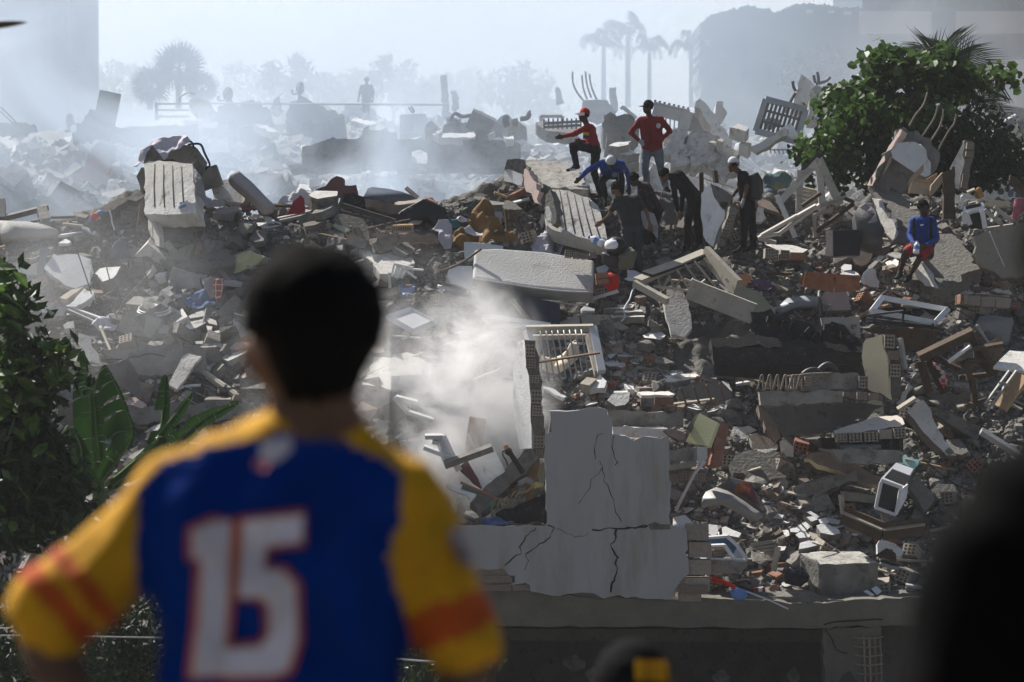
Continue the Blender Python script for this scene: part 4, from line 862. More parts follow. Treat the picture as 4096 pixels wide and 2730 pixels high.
# big ramp block
S('rough top of the sloping concrete beam behind the seated man', '1050 450 1150 438 1255 440 1360 540 1440 640 1545 700 1340 765 1310 722 1200 600 1110 520', 34, 0, .3, 'rough_concrete', Y=52.6, jag=.04, name='broken_lintel', lim=3)
S('side of the sloping concrete beam, coloured pale as sunlit', '1038 490 1062 502 1150 620 1242 760 1230 830 1190 882 1140 780 1060 640', 72, 0, .12, 'pale_plaster', Y=51.7, yaw=-52, jag=.05, name='masonry_chunk')  # sunlight on the left side painted in as a paler surface
S('dark butt end of the sloping concrete beam', '1240 745 1310 722 1345 770 1330 882 1190 890 1230 830', 84, 0, .3, 'rough_concrete', Y=51.4, jag=.03, name='masonry_chunk')
S('rough lower ramp the seated man sits on', '1600 800 1750 800 1822 880 1890 980 1952 1092 1832 1132 1700 1232 1562 1242 1480 1060 1560 960 1580 880', 32, 0, .35, 'rough_concrete', Y=51.35, jag=.05, lim=3)
S('side of the lower ramp under the seated man, coloured pale as sunlit', '1350 1000 1405 990 1480 1080 1562 1245 1482 1232 1400 1132', 72, 0, .12, 'pale_plaster', yaw=-50, jag=.03, name='masonry_chunk', Y=50.75)  # ramp side made paler than its top to show sun on it
S('tall olive grey wall panel at the right edge', '1890 832 2030 772 2160 730 2335 700 2420 690 2420 1140 2330 1150 2130 1172 2080 1122 1960 1082 1902 962', 80, 0, .25, 'olive_concrete', Y=50.9, jag=.02, name='masonry_chunk')
T('cord', '2030 775 2080 900 2160 1080', .01, 'white_cloth', 'thin cord on the olive wall panel', Y=50.7)
w = S('white topped brick block below the olive panel', '1780 1292 1802 1250 1900 1238 2152 1270 2202 1332 2000 1312 1790 1306', 20, 0, .05, 'white_plaster', edge='dusty_brick', name='masonry_chunk')
Bk(w, '1812 1350 66 80 4; 1900 1362 110 82 2; 2020 1375 120 84 2; 2145 1382 120 84 2', solid=True, m='hollow_clay', depth=.5, Y=49.3)
Bk(w, '1800 1345 30 70 4', solid=True, m='brick', depth=.55, Y=49.2)
w = S('red hollow brick at the olive panel foot', '2100 1190 2130 1110 2200 1130 2310 1160 2300 1232 2160 1222', 76, 0, .3, 'dusty_brick', name='masonry_chunk')
Bk(w, '2136 1155 64 72 8', m='brick', dY=-.12)
tb = empty('wooden_tray', P(*q(700, 1220), 50.1), 'shallow brown wooden drawer lying on the rubble', 'drawer')
for a, h_ in [('458 1182 715 1228', .28), ('715 1228 930 1212', .28), ('462 1155 880 1186', .16), ('458 1160 470 1215', .2), ('884 1160 890 1200', .22)]:
    v = [float(t) for t in a.split()]; A('side_board', *v, .03, h_, 'red_wood', parent=tb, Y0=50.2 if h_ > .2 else 50.8, up=(0, 0, 1))
w = S('pale capped hollow brick slab left of the black cabinet', '130 888 300 890 400 905 492 930 442 972 340 972 220 930', 20, 0, .05, 'pale_plaster', edge='rough_concrete', name='masonry_chunk')
Bk(w, '168 960 78 84 3; 222 980 40 84 3; 298 975 76 80 3', Y=50.9, depth=.4); Bk(w, '405 985 130 60 2', solid=True, m='brick', Y=50.8, depth=.4)
RB('cabinet', 'black cabinet with a pale side standing on the rubble', '700 768 930 760 934 980 702 986', 86, 0, .5, 'black_plastic', Y=51.1, bev=.01)
S('pale side panel of the black cabinet', '640 772 696 766 698 986 645 986', 86, 0, .04, 'dirty_white', Y=51.05, yaw=-30, jag=0, name='board')
w = RB('washing_machine', 'crushed dark washing machine drum left of the sloping beam', '890 612 925 560 972 530 1060 580 1100 690 1132 800 1122 900 1030 905 940 872 905 740', 72, 0, .4, 'dark_grey_metal', Y=51.3, puff=.03)
C('torn grey liner hanging from the crushed machine', '930 560 975 530 1060 590 1080 690 1000 700 1060 640 990 600', 62, 0, 'grey_cloth', .05, 5, name='liner', cat='cloth', Y=51.0)
w = S('upright brick lump right of the black cabinet', '868 1000 930 922 1032 925 1042 982 950 1072 900 1050', 52, 0, .3, 'dusty_brick', name='masonry_chunk')
w = S('loose hollow brick left of the seated man', '1118 1030 1150 1010 1232 985 1262 1062 1180 1070', 50, 0, .22, 'dusty_brick', name='masonry_chunk')
Bk(w, '1236 1026 44 56 8', dY=-.1)
S('pale torn plate beside the loose hollow brick', '1052 1040 1080 990 1168 940 1160 980 1100 1030', 50, 8, .04, 'pale_plaster', name=PS)
C('crumpled clear plastic bag left of the seated man feet', '925 1222 960 1130 1020 1088 1060 1110 1100 1200 1090 1235 1000 1232', 60, 0, 'white_cloth', .07, 6, name='plastic_bag')
for lab, s in [('white plate behind the wooden drawer', '750 1160 800 1115 880 1110 935 1160 890 1180 800 1165'), ('rounded pale plate below the black cabinet', '770 1080 800 1052 862 1060 860 1100 790 1112'), ('pale flat chips at the seated man feet', '1145 1110 1200 1105 1245 1120 1230 1135 1160 1138'), ('pale upturned plate below the ramp', '1558 1310 1600 1240 1642 1232 1640 1280 1600 1300'), ('flat white plates at the right edge', '1870 1200 1920 1192 1950 1240 1900 1245'), ('grey flat stone above the window frame', '1280 1350 1360 1325 1430 1372 1400 1392 1300 1382'), ('pale plate right below the brick block', '1765 1480 1850 1455 1970 1465 1900 1500 1800 1512')]:
    S(lab, s, 30, random.uniform(-5, 10), .09, 'white_plaster', name=PS)
wf = FR('window_frame', 'clean white aluminium window frame lying tilted', '1032 1452 1118 1340 1672 1440 1568 1552', 49, .09, 'white_metal', Ys=[48.6, 49.3, 49.2, 48.5])
S('dark glass sheet under the white window frame', '1105 1425 1400 1415 1692 1412 1692 1560 1560 1570 1300 1545 1090 1500', 30, 0, .03, 'black_plastic', name='glass_sheet', cat='glass', jag=0, dY=.1)
S('mauve wall panel leaning below the drawer', '600 1332 660 1270 742 1230 822 1300 852 1410 832 1442 620 1452', 55, 0, .08, 'mauve_plaster', name=PS, jag=.008)
RB('plastic_shell', 'grey curved plastic shell left of the mauve panel', '205 1425 320 1340 480 1318 600 1335 662 1358 652 1392 400 1402 250 1452', 40, 0, .1, 'steel_blue', puff=.03)
T('hook_post', '580 1500 600 1500 590 1330 600 1290 650 1255', .05, 'dark_metal', 'dark hooked post right of the plastic shell', cat='post')
Z('Z4')
S('big leaning slab with bare concrete face and pink edge', '1300 1075 1420 1110 1540 1230 1602 1300 1592 1402 1500 1505 1380 1600 1060 1640 1020 1560 1200 1290', 74, 0, .3, 'concrete', Y=53.4, jag=.03, name='masonry_chunk')
S('pink plastered edge of the big leaning slab', '990 1575 1120 1340 1272 1098 1290 1105 1120 1395 1035 1575', 70, 0, .15, 'pink_plaster', Y=53.25, yaw=-52, jag=.01, name='masonry_chunk')
S('rough grey rim beside the pink edge', '1035 1575 1120 1395 1285 1085 1330 1085 1190 1330 1090 1530 1060 1600', 76, 0, .2, 'rough_concrete', Y=53.15, jag=.04, name='masonry_chunk')
S('smooth white plaster patch on the big leaning slab', '1200 1282 1262 1210 1400 1205 1452 1235 1492 1270 1536 1380 1530 1472 1490 1502 1400 1462 1280 1392 1212 1332', 74, 0, .04, 'white_plaster', Y=53.05, jag=.02, name=PS)
for i, s in enumerate(['1350 1070 1400 980 1470 890 1505 785', '1458 1160 1540 1040 1575 970 1592 895', '1522 1210 1600 1090 1630 1010 1640 925', '1592 1280 1680 1120 1730 1050 1750 970']):
    T('rebar', s, .018, 'pale_rebar', f'bent ribbed rebar on the big leaning slab, {["first", "second", "third", "fourth"][i]} from the left', Y=53.6, n=7)
Z('Z8')
S('white face of the tall wall slab at the right', '1692 240 1760 110 1822 2 1812 120 1792 262 1772 422 1740 412 1700 330', 82, 0, .1, 'pale_plaster', Y=53.0, yaw=-38, jag=.01, name='masonry_chunk')
w = S('hollow brick end of the tall wall slab', '1826 0 1902 22 1880 200 1850 442 1776 424 1800 240', 86, 0, .3, 'rough_concrete', Y=52.9, name='masonry_chunk')
Bk(w, '1866 50 56 54 6; 1856 120 50 44 8; 1830 320 52 60 8; 1818 380 52 54 8', Y=52.8, cells=(3, 3))
dr = empty('drawer_unit', P(*q(1480, 440), 51.9), 'open plywood drawer unit standing on the sloping beam', 'drawer')
for s, pch, yw in [('1345 335 1467 207 1465 262 1400 330 1352 455 1342 450', 82, -35), ('1378 345 1542 388 1522 468 1342 450', 84, 0), ('1538 385 1632 275 1630 362 1545 472 1520 468', 82, 35), ('1404 322 1540 352 1535 385 1400 345', 84, 0), ('1492 335 1586 280 1586 330 1545 352', 82, 20)]:
    slab('', flat(pl(s)), pch, 0, .03, MATS and 'plywood', 51.9+(.25 if '1404' in s or '1492' in s else 0), 0, 'drawer_board', '', dr, None, yw)
S('dark door plank standing right of the plywood drawer', '1635 272 1712 250 1712 228 1736 228 1742 662 1640 664', 86, 0, .12, 'dark_wood', Y=52.0, name='board', jag=.01)
ac = empty('air_conditioner', P(*q(1900, 740), 51.5), 'white window air conditioner at the right of the ridge', 'air conditioner')
slab('', flat(pl('1808 602 1812 562 1972 530 1988 560 1985 592 1900 600 1815 618')), 46, 0, .12, 'white_metal', 51.6, 0, 'top_cover', '', ac)
for i in range(12): A('grille_slat', 1838+i*10.5, 590-i*2.2, 1832+i*10.5, 560-i*2.2, .02, .02, 'dark_metal', parent=ac, Y0=51.3)
slab('', flat(pl('1830 622 1950 598 1985 745 1870 740')), 86, 0, .35, 'black_plastic', 51.6, 0, 'front_panel', '', ac)
for a in ['1814 610 1818 715', '1832 620 1866 722', '1965 590 1992 750']:
    v = [float(t) for t in a.split()]; A('corner_strip', *v, .08, .06, 'white_metal', parent=ac, Y0=51.5, up=(0, -1, .1))
C('pink cloth hanging at the right edge', '2222 670 2230 580 2240 510 2290 495 2340 495 2335 640 2300 640 2260 690', 66, 0, 'pink_cloth', .06, 5, name='cloth', Y=51.3)
S('yellowish lintel behind the pink cloth', '1930 520 2200 525 2210 570 1935 570', 84, 0, .2, 'cream_plaster', Y=52., name='broken_lintel')
for i, a in enumerate(['1990 590 2140 725', '2070 570 2230 695', '2240 690 2322 610', '2050 700 2110 600']):
    v = [float(t) for t in a.split()]; A('metal_strip', *v, .06, .06, 'grey_metal', ['grey strip right of the air conditioner', 'longer grey strip under the pink cloth', 'pale strip at the pink cloth foot', 'upright strip under the yellowish lintel'][i], 'strip', Y0=51.3)
S('charred leaning board at the far right', '2197 350 2210 295 2260 330 2335 420 2335 500 2250 430', 76, 0, .1, 'dark_wood', Y=52.3, name='board', jag=.03)
C('dark teal clothes on the right crest', '2185 450 2200 410 2240 408 2290 460 2290 490 2200 490', 55, 0, 'slate_cloth', .06, 5, name='clothing', cat='clothing', Y=52.3)
ty = empty('plush_toy', P(*q(1940, 475), 52.4), 'small brown plush toy sitting on the right crest', 'toy')
for dx, dy, r_, nm in [(0, 0, .085, 'body'), (0, -34, .06, 'head'), (-9, -48, .022, 'ear'), (12, -48, .022, 'ear'), (-22, 10, .04, 'paw'), (26, 8, .04, 'paw')]:
    ball(nm, P(*q(1940+dx, 462+dy), 52.4), r_, r_, r_, 'brown_cloth', ty, 10)
T('pipe', '1790 590 1800 540 1795 490 1808 478', .03, 'white_metal', 'bent white pipe beside the dark door plank', Y=51.7)
A('plank', 1840, 445, 1905, 418, .08, .03, 'dusty_wood', 'short plank on the right crest', Y0=52.4)
# ================================================================ burnt cavity
Z('W4')
S('long soot blackened beam across the burnt hollow', '-320 400 100 398 462 402 952 452 942 562 460 556 -300 545', 86, 0, .4, 'soot', Y=47.9, jag=.015, name='broken_lintel')
S('charred roof of the burnt hollow', '-330 330 20 300 400 330 600 350 942 400 952 455 460 405 -320 400', 50, 0, .2, 'soot', Y=48.0, jag=.04, name='concrete_fragment')
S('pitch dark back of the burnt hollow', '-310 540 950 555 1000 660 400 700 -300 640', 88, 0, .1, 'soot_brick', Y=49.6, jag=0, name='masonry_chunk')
w = S('blackened masonry above the burnt hollow', '10 100 120 100 400 175 620 300 602 382 300 372 20 372', 72, 0, .3, 'soot', Y=48.5, jag=.05, name='masonry_chunk')
Bk(w, '175 165 56 50 12; 240 185 60 54 12; 310 205 60 54 12; 378 228 60 54 12; 510 270 66 60 40; 570 320 60 56 40', Y=48.1, m='soot_brick')
w = S('burnt brick pile right of the blackened masonry', '600 262 700 190 800 212 872 282 942 382 930 420 600 402', 66, 0, .3, 'soot', Y=48.2, jag=.05, name='masonry_chunk')
Bk(w, '660 232 60 50 5; 725 240 60 50 8; 800 290 50 50 10', Y=47.9, m='soot_brick')
S('white rusted appliance panel above the burnt pile', '600 152 760 145 932 150 937 322 872 302 802 212 692 190 612 212', 80, 0, .1, 'rusty_white', Y=48.7, jag=.01, name='metal_sheet')
# cream wall end
w = S('curved cream plaster wall standing right of the burnt hollow', '948 480 960 372 988 330 1040 318 1120 295 1132 410 1166 522 1172 680 1177 842 1112 792 1002 762 972 602', 84, 0, .12, 'cream_plaster', Y=47.3, yaw=-28, jag=.012, name='masonry_chunk', cat='wall')
w = S('brick end of the cream wall', '1130 290 1232 290 1250 420 1282 540 1282 680 1272 820 1180 842 1172 640 1160 500', 86, 0, .3, 'rough_concrete', Y=47.3, jag=.02, name='masonry_chunk')
Bk(w, '1183 354 88 110 2; 1233 600 88 108 3', Y=47.2); Bk(w, '1215 470 104 76 2', solid=True, m='dusty_brick', Y=47.25)
A('metal_strip', 1272, 325, 1315, 585, .05, .1, 'grey_metal', 'upright louvre strip right of the cream wall', 'strip', Y0=47.2)
w = S('thick concrete beam with brick ends below the burnt hollow', '338 655 420 632 500 618 912 620 922 640 912 752 700 762 350 752', 84, 0, .3, 'concrete', Y=46.9, name='broken_lintel')
Bk(w, '962 698 78 104 2', Y=46.8); Bk(w, '412 690 70 80 4; 490 690 50 80 4', Y=46.75, m='hollow_clay')
w = S('lower concrete beam with a row of rebar hoops', '75 782 400 772 782 776 787 872 500 884 92 892', 84, 0, .35, 'concrete', Y=46.3, name='broken_lintel')
for i in range(6): T('rebar_hoop', f'{62+i*66} 770 {80+i*66} 700 {95+i*66} 645 {104+i*66} 640 {110+i*66} 655 {112+i*66} 775', .016, 'pale_rebar', parent=w, Y=46.5, k=3)
T('rebar', '290 650 400 640 560 625 700 622', .018, 'pale_rebar', parent=w, Y=46.8)
w = S('hollow brick course behind the lower beam', '790 778 900 790 1125 800 1130 850 900 850 795 820', 82, 0, .25, 'rough_concrete', Y=46.7, name='masonry_chunk')
Bk(w, '820 798 56 40 2; 950 815 84 60 2; 1050 818 80 52 2', Y=46.6, cells=(4, 3))
T('hoop', '445 632 490 600 540 588 575 600 600 622', .04, 'dark_metal', 'low dark curved hoop on the thick beam', cat='ring', Y=47.2)
T('hoop', '585 598 620 565 660 548 700 568 742 612', .05, 'dark_metal', 'tall dark curved hoop on the thick beam', cat='ring', Y=47.3)
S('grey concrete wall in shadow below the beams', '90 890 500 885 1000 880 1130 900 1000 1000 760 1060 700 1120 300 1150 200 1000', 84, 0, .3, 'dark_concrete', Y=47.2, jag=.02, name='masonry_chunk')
w = S('leaning stack of hollow bricks left of the shadowed wall', '65 892 120 865 170 842 215 1000 262 1162 220 1204 180 1150 130 1092', 70, 0, .3, 'dusty_brick', name='masonry_chunk', dY=-.2)
Bk(w, '132 882 90 72 -16; 178 1018 84 80 -14', dY=-.12)
S('greenish plaster plate under the cream wall', '920 942 970 890 1022 850 1116 840 1118 992 1062 1002', 64, 0, .08, 'green_cream', name=PS)
w = S('pale pink topped slab on a row of hollow bricks', '708 1112 870 1058 1040 1000 1150 985 1262 975 1312 1052 1152 1092 962 1122 722 1142', 26, 0, .06, 'pale_pink', edge='rough_concrete', name='masonry_chunk', Y=46.6)
Bk(w, '782 1168 84 80 -2; 895 1166 108 84 -2; 1028 1160 116 84 -2; 1270 1128 100 84 -4', Y=46.15, depth=.35, cells=(3, 3)); Bk(w, '1150 1140 110 80 -3', Y=46.2, solid=True, m='hollow_clay', depth=.3)
w = S('long concrete beam below the hollow brick row', '590 1262 900 1258 1282 1282 1292 1382 1000 1392 800 1392', 84, 0, .35, 'concrete', Y=46.0, name='broken_lintel')
S('black sheet standing for the shade under the hollow brick row', '600 1170 1300 1180 1300 1290 590 1265', 88, 0, .1, 'soot_brick', Y=46.9, jag=0, name='masonry_chunk')  # black colour paints the shade of the gap; no soot here
for i, a in enumerate(['592 1172 596 1258', '1194 1198 1194 1282', '1278 1190 1280 1282', '745 1208 750 1262']):
    v = [float(t) for t in a.split()]; A('rod', *v, .04, .04, 'dark_metal', f'short upright rod in the black void, {["leftmost", "third from the left", "rightmost", "second from the left"][i]}', Y0=46.1)
for i in range(3): A('louvre', 742, 1240+i*12, 1110, 1238+i*12, .05, .03, 'grey_metal', f'{["upper", "middle", "lower"][i]} louvre blade in the black void', 'louvre', Y0=46.2)
w = S('fallen red brick wall piece with a cream underside', '462 1345 520 1300 572 1285 690 1310 772 1330 832 1360 960 1430 1100 1500 1102 1570 1000 1562 760 1452 640 1410', 62, 0, .15, 'dusty_brick', edge='cream_plaster', name='masonry_chunk')
Bk(w, '515 1320 72 60 12; 585 1330 50 60 14; 632 1345 56 56 16', m='brick', dY=-.15, pitch=70); Bk(w, '710 1370 90 66 20; 800 1390 80 60 24', solid=True, m='dusty_brick', dY=-.15, pitch=66)
S('turquoise painted plaster corner above the air conditioner', '1245 1378 1285 1340 1320 1310 1345 1335 1372 1330 1395 1350 1432 1352 1432 1386 1372 1422', 50, 0, .05, 'turquoise_plaster', name=PS, dY=-.2)
w = S('long diagonal wall end with open brick cells', '1338 955 1402 880 1470 850 1545 1000 1592 1090 1700 1242 1752 1322 1662 1312 1560 1212 1402 1022', 62, 0, .3, 'pale_plaster', edge='rough_concrete', name='masonry_chunk', dY=-.2)
Bk(w, '1450 985 66 60 50; 1490 1040 66 60 50; 1585 1150 60 60 52; 1640 1220 60 56 52; 1690 1285 56 50 52', m='hollow_clay', dY=-.35, pitch=62)
S('cracked concrete beam right of the diagonal wall end', '1530 905 1600 920 1800 1000 1955 1080 1932 1192 1800 1120 1700 1062 1520 952', 76, 0, .3, 'concrete', name='broken_lintel')
S('dark plastered wall behind the diagonal wall end', '1480 802 1700 790 1900 790 1992 852 1992 962 1902 1042 1700 960 1600 902', 84, 0, .2, 'dark_concrete', name='masonry_chunk', dY=.3)
tbl = empty('broken_table', P(*q(1750, 700), 47.6), 'dark broken table lying on its side at the right', 'table')
for nm, a, w_, h_ in [('rail', '1432 492 1890 272', .16, .14), ('leg', '1878 285 2065 640', .16, .12), ('leg', '1445 520 1520 790', .1, .1), ('leg', '1520 510 1650 790', .12, .1), ('rail', '1560 490 1780 590', .1, .08), ('rail', '1770 660 2015 632', .07, .07)]:
    v = [float(t) for t in a.split()]; A(nm, *v, w_, h_, 'dark_wood', parent=tbl, Y0=47.6)
ch = empty('cane_chair', P(*q(1900, 880), 47.3), 'dark cane chair lying among the debris at the right', 'chair')
slab('', flat(pl('1892 425 2142 380 2132 522 1902 492')), 74, 0, .04, 'cane', 47.7, 0, 'cane_back', '', ch)
for nm, a in [('back_rail', '1890 420 2145 375'), ('back_rail', '1842 512 2080 532'), ('leg', '1882 670 1905 880'), ('base_board', '1820 905 2010 850'), ('leg', '1845 515 1860 690')]:
    v = [float(t) for t in a.split()]; A(nm, *v, .1, .06, 'dark_wood', parent=ch, Y0=47.4)
C('red and white checked cloth caught in the broken table', '1548 530 1600 560 1672 640 1672 702 1640 752 1600 662 1640 632 1562 572', 62, 0, 'check_cloth', .04, 5, name='cloth', Y=47.3)
S('pale table top corner at the right edge', '2062 567 2130 495 2200 430 2400 445 2400 610 2200 590', 30, 0, .05, 'pale_plaster', name='board', jag=0, Y=47.3)
for i, a in enumerate(['1990 885 2200 600', '2010 940 2260 600', '2040 820 2110 830', '2070 770 2160 790', '2110 700 2200 720']):
    v = [float(t) for t in a.split()]; A('grille_bar', *v, .035, .035, 'grey_metal', ['left long bar of the grille at the right edge', 'right long bar of the grille at the right edge', 'lowest rung of the grille at the right edge', 'middle rung of the grille at the right edge', 'top rung of the grille at the right edge'][i], 'bar', Y0=46.9)
A('plank', 2125, 920, 2320, 640, .3, .05, 'wood', 'wide brown plank at the right edge', Y0=47.0)
S('pale squared block under the checked cloth', '1240 872 1345 708 1380 740 1282 902', 58, 0, .15, 'pale_plaster', name='concrete_block')
A('plank', 1252, 930, 1402, 832, .1, .05, 'dusty_wood', 'pale lath below the squared block', Y0=46.6)
RB('pillow', 'plump grey pillow resting on the rubble at the right', '1885 270 1915 190 1950 138 2050 130 2225 150 2232 190 2205 332 2182 362 1922 352', 58, 0, .3, 'pillow_cloth', puff=.03)
T('rod', '1922 212 1990 320 2115 500', .025, 'grey_metal', 'thin rod leaning on the grey pillow', Y=48.)
A('pole', 1865, 392, 1680, 528, .05, .05, 'white_metal', 'thin white pole inside the broken table', Y0=47.4)
A('metal_strip', 1958, 1112, 2275, 1312, .16, .08, 'grey_metal', 'wide aluminium profile sloping into the dark coat', 'strip', Y0=46.)
gb = empty('fallen_balcony_rail', P(*q(1300, 240), 48.5), 'crushed balcony railing under the window frame', 'railing')
for a in ['990 160 1560 220', '985 190 1640 245', '1000 130 1300 95', '1190 150 1180 230', '1300 120 1290 250', '1550 200 1545 260', '1060 140 1050 200']:
    v = [float(t) for t in a.split()]; A('rail', *v, .035, .035, 'dark_metal', parent=gb, Y0=48.4)
S('dark boards behind the crushed railing', '960 250 1300 230 1600 260 1580 420 1300 440 1290 330', 82, 0, .1, 'dark_wood', Y=48.9, name='board')
# ================================================================ cracked white wall and the floor beam under it
Z('SRC')
YW = 44.0
wall = empty('cracked_wall', P(2430, 2400, YW), 'cracked white plastered house wall standing in the middle', 'wall')
OUT = '2200 1645 2266 1647 2328 1638 2361 1628 2431 1640 2427 1657 2446 1680 2448 1742 2502 1746 2535 1763 2573 1746 2639 1756 2667 1742 2674 1756 2677 1883 2682 2100 2745 2119 2752 2199 2741 2213 2757 2284 2757 2294 2724 2322 2696 2365 2675 2400 2630 2397 2579 2397 2504 2393 2476 2383 2443 2388 2415 2397 2373 2374 2298 2372 2238 2386 2167 2374 2121 2365 2107 2330 2074 2337 2046 2341 2046 2313 2009 2276 1924 2276 1887 2290 1500 2300 1500 2100 2050 2102 2182 2103 2188 2090 2184 1960 2180 1740 2184 1733 2208 1730 2206 1700'
slab('', flat(pl(OUT)), 90, 0, .03, 'stained_white_plaster', YW, .012, 'plaster', '', wall)
for s in ['2207 1652 2420 1650 2438 1690 2440 1750 2664 1762 2668 2110 2740 2125 2742 2370 2190 2368 2192 1740', '1500 2112 2190 2112 2190 2366 2050 2360 1500 2350']:
    slab('', flat(pl(s)), 90, 0, .22, 'dusty_brick', YW+.035, 0, 'masonry_core', '', wall)
bw = '2790 2130 90 62; 2800 2200 90 60; 2795 2270 100 60; 2785 2340 110 56; 2760 2392 90 30'
Bk(wall, bw, Y=YW+.05, pitch=90, solid=True, m='hollow_clay', depth=.2)
Bk(wall, '2775 2360 110 36; 1985 2318 150 30; 1960 2352 170 28; 1850 2310 90 60; 2085 2352 70 24', Y=YW+.0, pitch=90, solid=True, m='dusty_brick', depth=.2)
for i, (s, r_) in enumerate([('2452 1742 2450 1800 2466 1850 2474 1852 2440 1868', .008), ('2415 1735 2390 1740 2375 1790 2380 1830 2382 1850', .007), ('2400 1845 2410 1870 2395 1900 2370 1920 2355 1960 2330 1990 2310 2030', .006), ('2410 1870 2420 1930 2440 1960 2455 2000 2465 2050 2478 2070 2495 2100', .008),
    ('2370 2122 2420 2120 2450 2110 2500 2118 2530 2110 2580 2108 2600 2095', .014), ('2462 2118 2460 2150 2447 2180 2452 2205 2470 2225 2462 2258 2470 2270 2460 2310 2448 2335 2442 2390', .02), ('2190 2100 2215 2108 2200 2150 2160 2180 2120 2205 2085 2220', .011), ('2145 2110 2100 2150 2078 2190 2085 2215 2050 2230 2010 2275', .012), ('2100 2222 2115 2240 2105 2275 2085 2290', .007), ('2210 2108 2300 2150 2340 2145 2370 2125', .005), ('2500 2108 2540 2112 2600 2098', .014)]):
    crack(wall, s, r_)
S('', '2595 2100 2620 2090 2680 2098 2678 2118 2600 2116', 90, 0, .02, 'rough_concrete', Y=YW-.01, name='chipped_edge', parent=wall, jag=.02)
S('jagged rubble shelf at the right of the cracked wall', '2690 2070 2740 2060 2790 2110 2780 2140 2690 2118', 30, 0, .25, 'pale_plaster', edge='dusty_brick', name='masonry_chunk', Y=44.3)
S('thick concrete floor beam under the cracked wall', '1500 2345 1900 2362 2060 2362 2300 2385 2700 2402 2900 2396 3100 2405 3250 2425 3420 2400 3700 2390 4300 2390 4300 2508 3530 2505 3290 2514 2400 2506 1500 2505', 90, 0, .5, 'floor_concrete', Y=YW+.08, jag=.012, name='broken_lintel', lim=8)
S('rubble covered floor slab edge behind the beam', '2700 2402 2900 2394 3100 2400 3300 2410 3500 2395 4300 2390 4300 2300 3500 2300 2700 2310', 14, 0, .3, 'rough_concrete', Y=44.9, jag=.03, lim=4)
clm = S('cracked concrete column with exposed rebar under the beam', '3292 2516 3525 2508 3535 2800 3538 3100 3320 3100 3306 2800', 90, 0, .5, 'floor_concrete', Y=YW+.12, jag=.01, name='column_stub', cat='column')
for i in range(4): T('rebar', f'{3455+i*22} {2545+i*4} {3458+i*22} 2650 {3462+i*22} 2800', .018, 'pale_rebar', parent=clm, Y=YW+.1, k=2)
for i in range(6): T('stirrup', f'{3400+i*5} {2548+i*36} 3470 {2556+i*36} 3532 {2548+i*36}', .014, 'pale_rebar', parent=clm, Y=YW+.09, k=2)
T('crack', '3295 2500 3340 2488 3420 2484 3500 2478 3530 2480', .012, 'crack_dark', parent=clm, Y=YW+.07, k=2)
T('crack', '3300 2520 3330 2560 3345 2600 3390 2615', .01, 'crack_dark', parent=clm, Y=YW+.11, k=2)
# dark ground floor behind
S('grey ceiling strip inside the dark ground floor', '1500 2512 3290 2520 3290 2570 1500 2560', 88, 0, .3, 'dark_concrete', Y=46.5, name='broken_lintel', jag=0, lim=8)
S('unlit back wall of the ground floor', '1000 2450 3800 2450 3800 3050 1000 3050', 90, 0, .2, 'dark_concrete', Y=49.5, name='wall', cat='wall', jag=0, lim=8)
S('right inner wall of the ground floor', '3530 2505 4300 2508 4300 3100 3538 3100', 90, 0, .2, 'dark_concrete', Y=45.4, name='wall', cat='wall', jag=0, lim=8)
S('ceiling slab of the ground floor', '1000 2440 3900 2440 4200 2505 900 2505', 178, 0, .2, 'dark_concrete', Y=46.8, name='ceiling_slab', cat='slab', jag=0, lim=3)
for i, (x, y, w_) in enumerate([(2250, 2640, 90), (2340, 2690, 60), (2850, 2700, 70), (3150, 2690, 50)]):
    S(['pale debris at the ground floor left', 'small pale debris on the ground floor', 'debris below the beam middle', 'debris beside the cracked column'][i], f'{x} {y} {x+w_*.6} {y-24} {x+w_} {y+8} {x+w_*.5} {y+30}', 35, 0, .1, 'concrete', Y=46, name='rock')
C('black cloth at the foot of the cracked column', '3340 2760 3370 2700 3400 2685 3420 2720 3470 2760 3460 2800 3350 2800', 70, 0, 'black_plastic', .05, 4, name='cloth', Y=43.6)
# ---------------------------------------------------------------- debris left of the wall
Z('W5')
S('thick diagonal concrete beam left of the cracked wall', '385 862 600 660 840 430 900 410 962 482 942 512 740 700 532 902 482 962', 68, 0, .35, 'concrete', Y=45.3, jag=.02, name='broken_lintel')
S('brown wooden panel behind the diagonal beam', '870 642 962 482 972 522 940 700 912 852 850 862', 80, 0, .05, 'wood', Y=45.6, name='board', jag=.005)
S('pale green plate beside the cracked wall', '960 542 1016 530 1022 762 970 702', 80, 0, .05, 'green_cream', Y=45.8, name=PS)
S('white door leaf leaning left of the diagonal beam', '360 492 450 440 540 400 582 410 640 520 692 642 590 700 480 762', 56, 6, .08, 'white_plaster', Y=45.9, name='door_leaf', cat='door', jag=0)
S('maroon side panel beside the white door leaf', '285 572 357 510 420 620 482 752 400 702', 72, 0, .08, 'maroon_plaster', Y=45.7, name='board', jag=.01)
A('rail', 165, 552, 572, 404, .14, .1, 'concrete', 'grey rail along the white door leaf top', Y0=45.6)
wf = empty('window_frame', P(*q(160, 500), 45.8), 'bright white window frame left of the rusty post', 'window frame')
for a in ['0 312 150 310', '150 310 290 602', '62 352 178 372', '125 360 180 520', '-10 400 250 500']:
    v = [float(t) for t in a.split()]; A('frame_profile', *v, .09, .07, 'white_metal', parent=wf, Y0=45.7)
lp = empty('lamp_post', P(*q(830, 620), 45.2), 'small orange lamp head on a bent black stem', 'lamp')
A('stem', 700, 420, 832, 622, .06, .06, 'dark_metal', parent=lp, Y0=45.1); RB('lamp_head', '', '664 384 700 374 716 412 684 428', 70, 0, .12, 'orange_cloth', Y=45.1, parent=lp, bev=.015)
